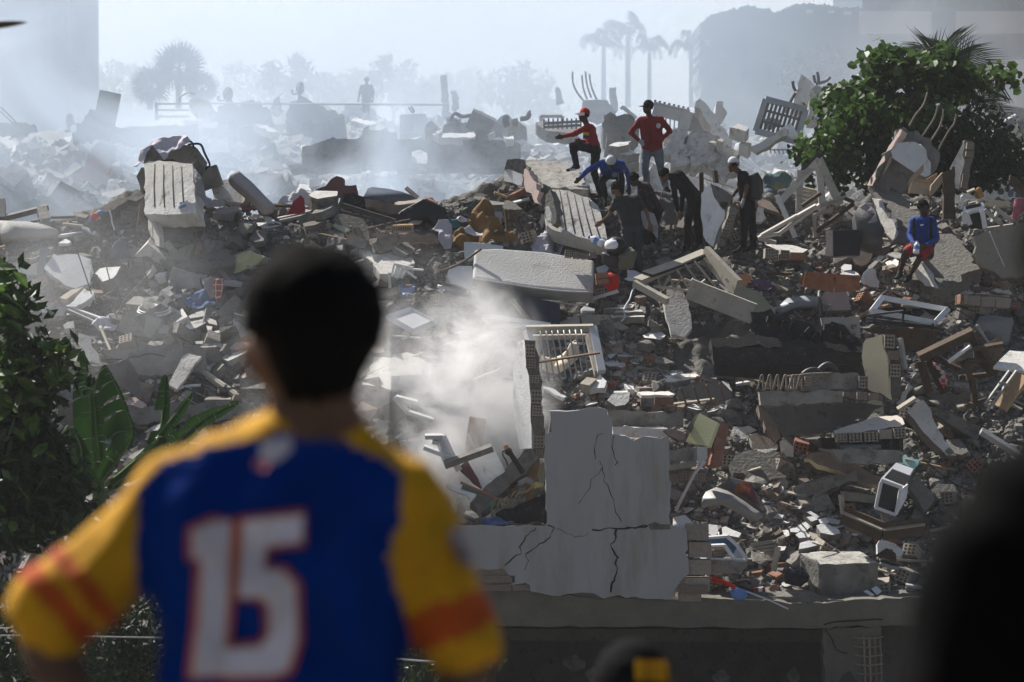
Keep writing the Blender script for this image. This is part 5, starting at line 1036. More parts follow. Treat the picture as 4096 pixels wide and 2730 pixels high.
A('bracket', 690, 425, 722, 450, .1, .08, 'dark_metal', parent=lp, Y0=45.1); T('lead', '690 430 660 440 665 480 690 520 700 560', .012, 'dark_metal', parent=lp, Y=45.1)
S('black tarred board at the foot of the cracked wall', '600 962 800 880 1022 790 1036 1052 960 1010 800 1042 640 1022', 66, 0, .08, 'soot', Y=44.9, name='board', jag=.015)
C('navy cloth lying on the wall ledge', '470 1012 550 985 640 990 700 1020 762 1052 500 1056', 40, 0, 'blue_cloth', .05, 5, name='cloth', Y=44.6)
T('rod', '300 700 480 780 700 880', .022, 'rust_orange', 'rusty rod below the white door leaf', Y=45.1)
T('mesh_roll', '310 740 400 775 490 805', .07, 'green_mesh', 'rolled green wire mesh left of the diagonal beam', Y=45.3)
T('mesh_roll', '490 950 560 890 640 870', .09, 'green_mesh', 'green wire mesh under the diagonal beam', Y=45.2)
for i in range(7): T('rebar', f'{560+i*52} {960-i*30} {575+i*50} {900-i*22} {600+i*55} {830-i*18+(i%3)*20}', .013, 'yellow_rebar', f'thin bent wire end at the tarred board, {["first", "second", "third", "fourth", "fifth", "sixth", "seventh"][i]} from the left', Y=44.9, k=2)
S('white broken boards left of the diagonal beam', '170 712 340 770 440 800 390 862 340 800 180 740', 40, 0, .05, 'white_plaster', Y=45.2, name='board')
C('yellow foam tuft beside the cracked wall', '900 720 940 700 1005 712 1000 745 930 750', 60, 0, 'yellow_foam', .04, 8, name='foam', Y=45.2)
T('pipe', '800 720 850 690 880 690 910 720', .06, 'grey_metal', 'short bent grey duct behind the diagonal beam', Y=45.3)
Bk(S('hollow block under the diagonal beam', '690 760 760 740 780 800 710 830', 75, 0, .2, 'rough_concrete', Y=45.5, name='masonry_chunk'), '735 785 70 60 -8', Y=45.4)
# ---------------------------------------------------------------- lower right
Z('W3')
S('pale yellow painted wall face lit by the sun', '1575 1202 1630 1080 1690 960 1770 1000 1846 1040 1810 1140 1770 1246 1680 1225', 72, 0, .1, 'pale_yellow_plaster', Y=45.6, yaw=-28, jag=.01, name='masonry_chunk')
w = S('red brick side of the pale yellow wall', '1848 1045 1937 1062 1930 1152 1895 1290 1862 1422 1790 1402 1802 1242', 82, 0, .25, 'brick', Y=45.6, yaw=22, jag=.03, name='masonry_chunk')
S('rough crest of the pale yellow wall', '1590 1080 1640 990 1690 955 1742 960 1932 1052 1850 1042 1690 968 1640 1080 1610 1120', 60, 0, .2, 'rough_concrete', Y=45.75, jag=.03, name='masonry_chunk')
S('white strip under the pale yellow wall', '1668 1246 1752 1248 1756 1340 1720 1400 1672 1380', 84, 0, .1, 'white_plaster', Y=45.5, name=PS)
S('cracked grey panel right of the cracked wall', '1432 1275 1560 1255 1665 1248 1678 1362 1560 1375 1434 1370', 86, 0, .15, 'concrete', Y=44.7, name='masonry_chunk')
A('plank', 1430, 1425, 1660, 1390, .1, .05, 'dusty_wood', 'pale plank below the cracked grey panel', Y0=44.6)
w = S('arched hollow brick lintel right of the cracked wall', '1440 1470 1520 1440 1650 1430 1735 1440 1752 1540 1600 1560 1440 1568', 84, 0, .3, 'rough_concrete', Y=44.8, name='masonry_chunk')
Bk(w, '1480 1512 72 66 -6; 1565 1492 84 76 -2; 1645 1492 66 76 2; 1710 1505 54 70 4', Y=44.7, depth=.2)
for lab, s, p, m in [('white topped rock right of the yellow wall', '1955 1112 1980 1075 2110 1070 2172 1110 2122 1132 2102 1202 2062 1242 1962 1192', 45, 'pale_plaster'), ('brick backed rock under the brick stack', '2118 1152 2172 1130 2260 1165 2340 1205 2335 1232 2252 1302 2130 1272', 52, 'dusty_brick'), ('pale sided block above the yellow wall', '1908 862 1952 845 2106 910 2082 972 2042 992 1910 932', 50, 'pale_plaster'), ('dusty lump behind the yellow wall', '1840 980 1880 930 1960 920 2050 1010 2040 1060 1940 1070', 55, 'rough_concrete')]:
    S(lab, s, p, 0, .4, m, edge='rough_concrete', name='concrete_block', jag=.03)
Z('W6')
S('brick rock with a pale cap in the lower right', '630 82 692 65 780 115 872 172 862 202 792 246 700 220 640 192', 45, 0, .35, 'pale_plaster', edge='dusty_brick', name='concrete_block', jag=.03)
S('pale upright plate beside the black void', '888 142 912 130 1002 190 1002 272 910 267', 72, 0, .05, 'pale_plaster', name=PS)
S('round rock above the upright plate', '900 112 962 98 1062 150 1042 182 942 172', 45, 0, .25, 'concrete', name='rock')
S('gravelly dark slab in the lower right', '480 302 562 230 700 225 882 240 962 330 962 442 850 455 700 472 492 402', 45, 0, .3, 'rough_concrete', jag=.05)
tv = RB('television', 'old television set face up showing a fiery orange screen', '398 520 450 435 632 480 700 590 782 722 745 742 640 640 520 560', 52, 0, .3, 'dark_grey_metal', Y=45.6, bev=.02)
slab('', flat(pl('500 560 540 490 610 482 650 500 722 690 690 672 600 600')), 52, 0, .01, 'screen_print', 45.38, 0, 'screen', '', tv)
RB('plastic_shell', 'long grey curved plastic bumper in the lower right', '215 682 235 610 262 570 350 530 440 560 600 655 745 752 692 777 642 772 520 700 400 642 270 652', 48, 0, .12, 'grey_plastic', Y=45.4, puff=.025)
w = S('concrete wall piece with brick cells in the lower right', '1000 532 1080 495 1162 460 1350 425 1542 385 1552 482 1300 550 1032 622', 72, 0, .22, 'concrete', name='masonry_chunk')
Bk(w, '1120 530 50 50 -12; 1180 515 50 50 -12', dY=-.15); Bk(w, '1480 462 100 50 -12', solid=True, m='dusty_brick', dY=-.1)
S('hollow brick at the left of the concrete wall piece', '765 540 930 450 962 490 950 530 815 590', 60, 0, .2, 'hollow_clay', name='masonry_chunk')
Bk(None if False else S('loose end block with square holes in the lower right', '770 545 800 525 830 585 800 600', 80, 0, .2, 'rough_concrete', name='masonry_chunk'), '800 562 56 56 -22', dY=-.1)
dr2 = empty('broken_bed', P(*q(1700, 860), 44.9), 'dark wooden bed frame corner in the lower right', 'bed')
A('side_board', 1405, 595, 1425, 752, .05, .1, 'dusty_wood', parent=dr2, Y0=45.3); A('side_board', 1425, 765, 1762, 905, .05, .3, 'dark_wood', parent=dr2, Y0=45.2, Y1=44.8, up=(0, 0, 1)); A('side_board', 1762, 905, 2110, 862, .05, .28, 'dark_wood', parent=dr2, Y0=44.8, Y1=45.1, up=(0, 0, 1)); A('slat', 1765, 740, 1790, 852, .12, .04, 'dusty_wood', parent=dr2, Y0=45.2)
A('top_edge', 1425, 742, 1762, 888, .08, .03, 'dusty_wood', parent=dr2, Y0=45.15, Y1=44.75); A('top_edge', 1762, 888, 2110, 842, .08, .03, 'dusty_wood', parent=dr2, Y0=44.75, Y1=45.05)
S('wide board behind the bed frame corner', '1400 562 1550 575 1702 600 1692 662 1420 642', 70, 0, .05, 'dusty_wood', name='board', jag=.005)
# air conditioner in the lower right
a2 = empty('air_conditioner', P(*q(1830, 760), 45.0), 'boxy white air conditioner with a slatted top in the lower right', 'air conditioner')
slab('', flat(pl('1745 455 1875 320 2022 372 1930 527')), 38, 0, .06, 'white_metal', 45.2, 0, 'slatted_top', '', a2)
for i in range(15): A('grille_slat', 1782+i*11.5, 448+i*4.6, 1846+i*11, 378+i*4.2, .014, .025, 'dark_metal', parent=a2, Y0=44.78, Y1=45.02)
slab('', flat(pl('1748 485 1912 548 1870 760 1700 702')), 84, 0, .4, 'black_plastic', 44.85, 0, 'front_panel', '', a2)
slab('', flat(pl('1915 548 1978 502 1962 622 1882 765')), 82, 0, .04, 'white_metal', 44.8, 0, 'side_panel', '', a2, None, 38)
for a in ['1748 485 1702 702', '1912 548 1872 762', '1745 470 1925 535', '1700 702 1870 764']:
    v = [float(t) for t in a.split()]; A('frame_strip', *v, .05, .05, 'white_metal', parent=a2, Y0=44.72, up=(0, -1, .1))
w = S('slanting hollow brick block right of the air conditioner', '1968 472 2062 420 2130 530 2202 642 2120 742 2040 610', 66, 0, .25, 'rough_concrete', name='masonry_chunk')
Bk(w, '2042 515 96 80 58; 2090 605 96 80 58', dY=-.15, pitch=68)
w = S('hollow block near the dark coat', '2120 422 2162 330 2302 382 2312 422 2222 472', 62, 0, .22, 'rough_concrete', name='masonry_chunk')
Bk(w, '2180 385 60 56 22; 2245 410 60 56 22', dY=-.12, pitch=66)
S('red brick chunk beside the dark coat', '2180 352 2250 300 2312 258 2350 300 2300 350', 50, 0, .2, 'brick', name='masonry_chunk')
for lab, s, th in [('big white plate in the lower right heap', '1200 852 1240 838 1282 840 1392 890 1402 922 1332 937 1232 912', .16), ('small round white plate left of the big one', '975 882 1030 868 1062 890 1042 912 980 907', .08), ('wide white plate below the round one', '1018 932 1062 910 1152 930 1142 952 1052 962', .09),
    ('long pale plank like plate in the lower heap', '678 762 780 745 922 765 912 797 720 787', .12), ('pale plate on the footing block', '1060 1002 1130 982 1202 985 1232 1012 1162 1032 1050 1052', .1), ('front pale plate on the footing block', '1143 1082 1230 1072 1332 1075 1347 1092 1302 1112 1150 1107', .1),
    ('thin white sliver in the lower heap', '972 702 1082 685 1062 712 990 712', .04), ('white chunk right of the white sliver', '1108 782 1172 775 1212 800 1152 822', .1), ('second white chunk right of the sliver', '1120 740 1152 735 1232 780 1202 792', .08), ('third white chunk right of the sliver', '1218 802 1272 785 1312 820 1292 837 1230 832', .12),
    ('square white plate left of the lower heap', '245 862 275 842 362 850 367 920 330 945 250 910', .1), ('pointed white plate beside the square one', '400 870 430 862 562 918 540 955 402 940', .1), ('white stone at the slab edge', '1665 1388 1710 1365 1752 1410 1712 1447', .2), ('grey stone left of the white stone', '1598 1412 1630 1400 1692 1440 1672 1457', .15)]:
    S(lab, s, 34, random.uniform(-4, 10), th, 'white_plaster', edge='concrete', name=PS, jag=.012)
S('big square concrete footing with a flat top in the lower right', '1060 1090 1300 1078 1562 1072 1640 1118 1722 1168 1480 1176 1220 1184 1130 1130', 12, 0, .82, 'roof_concrete', edge='concrete', Y=45.0, jag=.015, name='concrete_block', lim=4)
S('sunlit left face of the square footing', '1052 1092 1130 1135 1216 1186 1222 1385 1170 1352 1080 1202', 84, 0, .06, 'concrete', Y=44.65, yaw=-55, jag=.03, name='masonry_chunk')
bx_ = empty('blue_crate', P(*q(400, 1145), 44.6), 'broken blue plastic box with white rims right of the wall', 'crate')
for s, p_, yw, m in [('190 968 440 946 444 1012 190 1032', 86, 0, 'navy_plastic'), ('440 946 525 1022 606 1140 545 1140 500 1080 444 1012', 70, 40, 'navy_plastic'), ('522 1022 565 1060 610 1140 540 1142 500 1090', 60, 30, 'steel_blue')]:
    slab('', flat(pl(s)), p_, 0, .04, m, 44.9, 0, 'panel', '', bx_, None, yw)
for a in ['190 962 440 944', '440 944 525 1020', '525 1020 612 1145', '215 1142 612 1148', '420 1020 500 1140', '190 1030 420 1020']:
    v = [float(t) for t in a.split()]; A('rim', *v, .05, .04, 'white_metal', parent=bx_, Y0=44.75)
Bk(bx_, '270 1095 90 80 0; 370 1095 90 80 0', Y=45.0, depth=.2)
S('concrete ledge under the blue box', '215 1152 420 1150 622 1162 602 1212 542 1262 430 1258 310 1262', 84, 0, .35, 'concrete', Y=44.6, name='broken_lintel')
C('black plastic bag beside the square footing', '925 1272 940 1205 1000 1200 1082 1210 1142 1292 1132 1322 1062 1372 932 1342', 66, 0, 'bag_plastic', .05, 6, name='plastic_bag', puff=.2, Y=44.35)
T('umbrella', '315 1295 350 1315 400 1330 460 1355 512 1382', .045, 'bright_red', 'furled red umbrella lying on the slab edge', Y=44.2, taper=.6)
T('cord', '512 1382 600 1412 780 1480 962 1562', .014, 'white_metal', 'thin pale rod hanging over the floor beam', Y=43.9)
bl = empty('blue_cup', P(*q(535, 1450), 43.9), 'round blue cap hanging on the slab edge', 'cap'); ball('crown', P(*q(545, 1440), 43.85), .13, .11, .1, 'plastic_blue', bl, 12); A('brim', 478, 1400, 520, 1450, .14, .02, 'plastic_blue', parent=bl, Y0=43.85)
cn = empty('drink_can', P(*q(680, 1395), 44.2), 'red and white drink can on the slab edge', 'can')
V, F = tubeverts([P(*q(676, 1396), 44.2), P(*q(764, 1394), 44.2)], .035, 10); meshobj('can_body', V, F, 'red_cloth', cn); V, F = tubeverts([P(*q(706, 1395), 44.2), P(*q(738, 1395), 44.2)], .037, 10); meshobj('white_band', V, F, 'white_metal', cn)
C('shiny red wrapper right of the can', '795 1390 830 1355 870 1360 862 1395 820 1405', 50, 0, 'rust_orange', .03, 8, name='wrapper', Y=44.2)
S('torn white plaster sheet in the lower right shade', '1708 1012 1742 960 1800 985 1862 1010 1937 1070 1912 1117 1880 1112 1842 1050 1780 1042 1720 1092', 62, 0, .04, 'white_plaster', name=PS, jag=.03)
S('brown plate under the torn white sheet', '1708 1102 1792 1045 1872 1090 1877 1152 1790 1140', 60, 0, .06, 'dark_wood', name='board', jag=.01, dY=-.1)
sh = empty('shoe', P(*q(1810, 1205), 44.5), 'single black shoe lying in the lower right', 'shoe')
T('upper', '1738 1165 1770 1160 1820 1180 1860 1195 1892 1205', .055, 'black_plastic', parent=sh, Y=44.5, taper=.8); T('sole', '1736 1178 1780 1190 1840 1210 1894 1216', .03, 'grey_plastic', parent=sh, Y=44.45)
T('pole', '255 310 210 360 165 412 90 560 5 732', .025, 'white_metal', 'bent white conduit right of the cracked wall', Y=44.6, k=1)
A('batten', 720, 1000, 905, 895, .2, .06, 'dark_wood', 'dark broken batten in the lower heap', Y0=45.2)
for i in range(5): A('batten', 640+i*40, 1020+i*22, 850+i*12, 985+i*30, .07, .04, 'dusty_wood', f'pale broken lath left of the footing, {["highest", "second", "third", "fourth", "lowest"][i]} of five', Y0=45.0)
A('pipe', 875, 1035, 835, 1240, .07, .07, 'dirty_metal', 'grey pipe standing left of the square footing', Y0=44.7)
# ================================================================ loose rubble
def chunk_mesh(name, m, k, flat_=1., seed=0, lo=.6):
    r = random.Random(seed); bm = bmesh.new()
    for i in range(k):
        v = Vector((r.uniform(-1, 1), r.uniform(-1, 1), r.uniform(-1, 1)))
        v = v.normalized()*r.uniform(lo, 1.); v.z *= flat_; bm.verts.new(v*.5)
    bmesh.ops.convex_hull(bm, input=bm.verts[:]); 
    for v in [v for v in bm.verts if not v.link_faces]: bm.verts.remove(v)
    bmesh.ops.recalc_face_normals(bm, faces=bm.faces[:])
    me = bpy.data.meshes.new(name); bm.to_mesh(me); bm.free(); me.materials.append(MATS[m]); return me
def plate_mesh(name, m, seed, th=.2, edge=None):
    r = random.Random(seed); k = r.randint(5, 8); V = []
    for i in range(k):
        a = 2*math.pi*(i+r.uniform(-.35, .35))/k; q_ = r.uniform(.55, 1.)*.5; V.append((math.cos(a)*q_*1.2, math.sin(a)*q_*.85))
    V3 = [(x, y, th/2) for x, y in V]+[(x*r.uniform(.9, 1.08), y*r.uniform(.9, 1.08), -th/2) for x, y in V]
    me = bpy.data.meshes.new(name); me.from_pydata(V3, [], [list(range(k)), [2*k-1-i for i in range(k)]]+[[i, i+k, (i+1) % k+k, (i+1) % k] for i in range(k)])
    me.materials.append(MATS[m]); 
    if edge:
        me.materials.append(MATS[edge])
        for i, p in enumerate(me.polygons): p.material_index = 0 if i == 0 else 1
    return me
def brickbit(m, seed):
    r = random.Random(seed); L_, H, D = r.uniform(.5, 1.), r.uniform(.25, .5), r.uniform(.4, .7)
    v, f = boxmesh(Vector((0, 0, 0)), Vector((L_/2, 0, 0)), Vector((0, D/2, 0)), Vector((0, 0, H/2)))
    v = [a+Vector((r.uniform(-.07, .07), r.uniform(-.07, .07), r.uniform(-.05, .05))) for a in v]
    me = bpy.data.meshes.new('brick_fragment'); me.from_pydata([tuple(a) for a in v], [], f); me.materials.append(MATS[m]); return me
HIDE = [(560, 980, 1560, 1700), (330, 1720, 1850, 2800), (-200, 1550, 330, 2800), (2175, 1640, 2690, 2800), (1840, 2100, 2200, 2800), (2690, 1295, 3450, 1500), (1900, 980, 2390, 1310), (-400, 2380, 5000, 3000), (2450, 780, 2720, 900)]
def hidden(x, y):
    if y < lerpt(x, RIDGE)+12: return True
    return any(a <= x <= c and b <= y <= d for a, b, c, d in HIDE)
def spot(r, zones=None):
    while True:
        if zones and r.random() < .55:
            a = r.choice(zones); x, y = r.uniform(a[0], a[2]), r.uniform(a[1], a[3])
        else: x, y = r.uniform(-60, 4150), r.uniform(740, 2400)
        if not hidden(x, y): return x, y
from mathutils.bvhtree import BVHTree
_sl = bpy.data.objects['rubble_slope'].data
_bv = BVHTree.FromPolygons([v.co[:] for v in _sl.vertices], [p.vertices[:] for p in _sl.polygons])
def land(x, y):
    d = ray(x, y).normalized(); h_ = _bv.ray_cast(CAM, d)
    return (h_[0], h_[1]) if h_[0] is not None else (G(x, y), Vector((0, -.5, .8)))
MARKS = [(150, 950, 'by the half buried mattress'), (680, 900, 'around the pillar stub'), (300, 1150, 'near the big white panel'), (620, 1250, 'near the lying fan'), (480, 1450, 'above the banana plants'), (1150, 880, 'below the red peaked cloth'), (1500, 850, 'around the black suitcase'), (1850, 900, 'near the brown blanket'), (1650, 1250, 'in the smoke by the door panel'), (1750, 1650, 'below the broad stone slab'), (2000, 1950, 'beside the rusty post'),
    (2350, 900, 'below the board marked slab'), (2480, 1150, 'at the feet of the digging men'), (2350, 1400, 'behind the window grille'), (2600, 1450, 'in the red brick heap'), (2500, 1600, 'on top of the cracked wall'), (2800, 1150, 'under the steel canopy frame'), (3150, 900, 'below the tent frame'), (3400, 1050, 'left of the seated man'), (3900, 1100, 'below the olive wall panel'), (3500, 1250, 'around the aluminium window frame'), (3950, 1400, 'near the grey pillow'), (3700, 1600, 'near the broken table'), (3000, 1700, 'below the rebar hoops'), (3450, 1850, 'near the hollow brick row'), (2850, 1950, 'below the yellow wall'), (3250, 2050, 'in the lower right heap'), (3700, 2100, 'near the slatted air conditioner'), (3000, 2300, 'beside the black plastic bag'), (3500, 2300, 'around the square footing')]
HUE = {'white_plaster': 'white', 'pale_plaster': 'stained', 'concrete': 'grey', 'rough_concrete': 'rough', 'dusty_brick': 'dusty', 'brick': 'red', 'hollow_clay': 'pale'}
def where(x, y): return min(MARKS, key=lambda m: (m[0]-x)**2+(m[1]-y)**2)[2]
def scatter(name, meshes, count, size, label, cat, group, seed, tilt=35, zones=None, sink=.15, thin=None):
    r = random.Random(seed)
    for i in range(count):
        x, y = spot(r, zones); p, n = land(x, y); s = size(r)
        me_ = r.choice(meshes); o = bpy.data.objects.new(name, me_); COL.objects.link(o)
        up = Vector((r.gauss(0, .25), -.15+r.gauss(0, .25), 1)); up = (up.normalized()*.7+n*.3).normalized()
        qt = up.to_track_quat('Z', 'Y') @ Matrix.Rotation(r.uniform(0, 6.28), 3, 'Z').to_quaternion()
        o.rotation_mode = 'QUATERNION'; o.rotation_quaternion = qt
        o.scale = (s, s, s) if not thin else (s*r.uniform(.8, 1.3), s*r.uniform(.7, 1.1), s*r.uniform(.6, 1.3))
        o.location = p+up*s*sink; sz_ = 'small' if s < .18 else ('large' if s > .34 else 'middling'); tag(o, f'{sz_} {HUE[me_.materials[0].name]} {label} {where(x, y)}', cat, group)
PL = [plate_mesh('plaster_chip', m, i, .14+.03*(i % 4), 'concrete') for i in range(8) for m in ('white_plaster', 'pale_plaster', 'concrete', 'pale_plaster')]
CH = [chunk_mesh('concrete_chunk', m, 15, .75, i) for i in range(9) for m in ('concrete', 'rough_concrete', 'concrete')]
SLB = [plate_mesh('slab_fragment', m, 50+i, .22+.03*(i % 4)) for i in range(9) for m in ('concrete', 'rough_concrete')]
BR = [brickbit(m, i) for i in range(8) for m in ('dusty_brick', 'dusty_brick', 'brick', 'hollow_clay')]
BZ = [(2440, 1360, 2860, 1560), (3050, 1950, 3420, 2180), (2350, 1380, 2600, 1620), (2700, 1900, 3300, 2380), (2300, 1560, 2900, 1660), (3250, 1050, 4096, 1250)]
scatter('plaster_chip', PL, 300, lambda r: .10+.34*r.random()**2.2, 'loose chip of plaster', 'plaster', 'loose plaster chips', 1, thin=True, zones=BZ)
scatter('concrete_chunk', CH, 300, lambda r: .12+.42*r.random()**2.2, 'loose lump of concrete', 'rubble', 'loose concrete lumps', 2, thin=True)
scatter('slab_fragment', SLB, 300, lambda r: .14+.55*r.random()**2.5, 'loose flat piece of concrete', 'rubble', 'loose flat concrete pieces', 3, thin=True)
scatter('brick_fragment', BR, 260, lambda r: .12+.22*r.random()**1.5, 'loose broken piece of brick', 'brick', 'loose brick pieces', 4, thin=True, zones=BZ)
r = random.Random(5)
for i in range(70):
    x, y = spot(r); p, n = land(x, y)
    o = bpy.data.objects.new('hollow_brick', HB[((3, 3), r.choice(['hollow_clay', 'hollow_clay', 'brick']))]); COL.objects.link(o)
    o.rotation_euler = (r.gauss(-.25, .3), r.gauss(0, .35), r.gauss(0, .6)); o.scale = (.24, .3, .2); o.location = p+Vector((0, -.05, .06)); tag(o, 'loose hollow brick with open cells '+where(x, y), 'brick', 'loose hollow bricks')
for i in range(110):
    x, y = spot(r); p, n = land(x, y); L_ = .25+.9*r.random()**2; a = r.uniform(-.5, .5); d = Vector((math.cos(a)*r.choice([-1, 1]), r.uniform(-.5, .3), math.sin(a)*.9)).normalized()
    bar('splintered_lath', p-d*L_/2+Vector((0, -.08, .1)), p+d*L_/2+Vector((0, -.08, .1)), r.uniform(.03, .09), r.uniform(.02, .05), r.choice(['dusty_wood', 'dusty_wood', 'wood', 'dark_wood', 'white_metal']), 'loose splintered lath '+where(x, y), 'lath', None, 'loose laths')
for i in range(45):
    x, y = spot(r); p, n = land(x, y); L_ = .4+.9*r.random(); d = Vector((r.uniform(-1, 1), r.uniform(-.4, .2), r.uniform(-.3, .9))).normalized(); s_ = Vector((r.uniform(-1, 1), 0, r.uniform(-1, 1)))*.12
    V, F = tubeverts(smoothpath([p-d*.1, p+d*L_*.4+s_, p+d*L_], 3), .012, 5); o = meshobj('rusty_wire', V, F, r.choice(['rust', 'dark_metal', 'pale_rebar'])); tag(o, 'loose bent wire end '+where(x, y), 'wire', 'loose wire ends')
# crumbs too small and too many to count
def wide(r, zones=None):
    while True:
        x, y = r.uniform(-850, 4900), r.uniform(740, 2330)
        if y > lerpt(x, RIDGE)+12 and not any(a <= x <= c and b <= y <= d for a, b, c, d in HIDE[3:]): return x, y
def unseen(r, zones=None):
    while True:
        x, y = wide(r)
        if x < -60 or x > 4150 or any(a <= x <= c and b <= y <= d for a, b, c, d in HIDE[:3]): return x, y
def crumbs(name, n, m, sz, seed, zones=None, sp=None):
    r = random.Random(seed); V = []; F = []
    base = [Vector(c) for c in ((-1, -1, -1), (1, -1, -1), (1, 1, -1), (-1, 1, -1), (-1, -1, 1), (1, -1, 1), (1, 1, 1), (-1, 1, 1))]
    fc_ = [(0, 3, 2, 1), (4, 5, 6, 7), (0, 1, 5, 4), (1, 2, 6, 5), (2, 3, 7, 6), (3, 0, 4, 7)]
    for i in range(n):
        x, y = (sp or spot)(r, zones); p, nn = land(x, y); s = sz(r); E = Matrix.Rotation(r.uniform(0, 6.3), 3, 'Z') @ Matrix.Rotation(r.gauss(0, .5), 3, 'X') @ Matrix.Rotation(r.gauss(0, .5), 3, 'Y')
        sx, sy, sz_ = s*r.uniform(.6, 1.2), s*r.uniform(.5, 1.), s*r.uniform(.2, .8); k = len(V)
        for b in base: V.append(tuple(p+E @ Vector((b.x*sx*r.uniform(.6, 1.), b.y*sy*r.uniform(.6, 1.), b.z*sz_*r.uniform(.6, 1.)))))
        F += [[k+j for j in f] for f in fc_]
    me = bpy.data.meshes.new(name); me.from_pydata(V, [], F); me.materials.append(MATS[m]); o = bpy.data.objects.new(name, me); COL.objects.link(o)
    return o
tag(crumbs('small_rubble', 15000, 'concrete', lambda r: .025+.06*r.random()**2, 31), 'small grey crumbs of concrete covering the slope', kind='stuff')
tag(crumbs('small_rubble', 6000, 'concrete', lambda r: .03+.07*r.random()**2, 36, sp=wide), 'small grey crumbs spread over the flanks of the slope', kind='stuff')
for i_, (m_, n_) in enumerate([('concrete', 1500), ('rough_concrete', 900), ('pale_plaster', 700), ('dusty_brick', 350)]): tag(crumbs('rubble_mass', n_, m_, lambda r: .06+.3*r.random()**2.2, 37+i_, sp=unseen), f'packed broken {["concrete", "rough concrete", "plaster", "brick"][i_]} on the flanks of the slope', kind='stuff')
tag(crumbs('small_rubble', 3500, 'pale_plaster', lambda r: .02+.05*r.random()**2, 32, BZ), 'small pale crumbs of plaster covering the slope', kind='stuff')
tag(crumbs('small_rubble', 2500, 'dusty_brick', lambda r: .025+.05*r.random()**2, 33, BZ), 'small reddish crumbs of brick covering the slope', kind='stuff')
_fs = bpy.data.objects['far_rubble_slope'].data; _near = _bv
_bv = BVHTree.FromPolygons([v.co[:] for v in _fs.vertices], [p.vertices[:] for p in _fs.polygons])
_h, _sp = hidden, spot
def spot(r, zones=None):
    while True:
        x, y = r.uniform(-300, 4400), r.uniform(400, 800)
        if lerpt(x, FRIDGE) < y < lerpt(x, RIDGE) and _bv.ray_cast(CAM, ray(x, y).normalized())[0] is not None: return x, y
tag(crumbs('far_rubble', 5200, 'concrete', lambda r: .05+.38*r.random()**4, 34), 'hazy mass of broken concrete covering the far mounds', kind='stuff')
tag(crumbs('far_rubble', 1600, 'pale_plaster', lambda r: .05+.3*r.random()**4, 35), 'hazy pale flakes of plaster covering the far mounds', kind='stuff')
# ================================================================ people: one continuous skin grown over tapered limbs
def capsule(a, b, ra, rb, n=12):
    d = b-a; L = d.length; d = d/L if L > 1e-5 else Vector((0, 0, 1))
    s = d.cross(Vector((.13, .9, .31))); s.normalize(); u = s.cross(d)
    rings = []
    for k in range(1, 4): t = k/4*math.pi/2; rings.append((a-d*ra*math.cos(t), ra*math.sin(t)))
    rings += [(a, ra), (b, rb)]
    for k in range(3, 0, -1): t = k/4*math.pi/2; rings.append((b+d*rb*math.cos(t), rb*math.sin(t)))
    V = []; F = []
    for c, r_ in rings: V += [c+(s*math.cos(2*math.pi*i/n)+u*math.sin(2*math.pi*i/n))*r_ for i in range(n)]
    m_ = len(rings)
    for j in range(m_-1): F += [[j*n+i, j*n+(i+1) % n, (j+1)*n+(i+1) % n, (j+1)*n+i] for i in range(n)]
    V += [a-d*ra, b+d*rb]; e = len(V)
    F += [[e-2, (i+1) % n, i] for i in range(n)]+[[e-1, (m_-1)*n+i, (m_-1)*n+(i+1) % n] for i in range(n)]
    return V, F
def wrinkle(me, org, amp, zmax=1e9):
    n = len(me.vertices); c = np.empty(n*3); me.vertices.foreach_get('co', c); c = c.reshape(-1, 3); nn = np.empty(n*3); me.vertices.foreach_get('normal', nn); nn = nn.reshape(-1, 3); x, y, z = (c+np.array(org)).T
    h_ = np.sin(x*31+2.5*np.sin(z*13)+y*9)*np.sin(z*22+2*np.sin(x*17+y*11))+.6*np.sin(z*47+3*np.sin(x*23)+y*19)*np.sin(x*39-y*21)
    c += nn*(h_*amp*(z < zmax))[:, None]; me.vertices.foreach_set('co', c.ravel()); me.update()
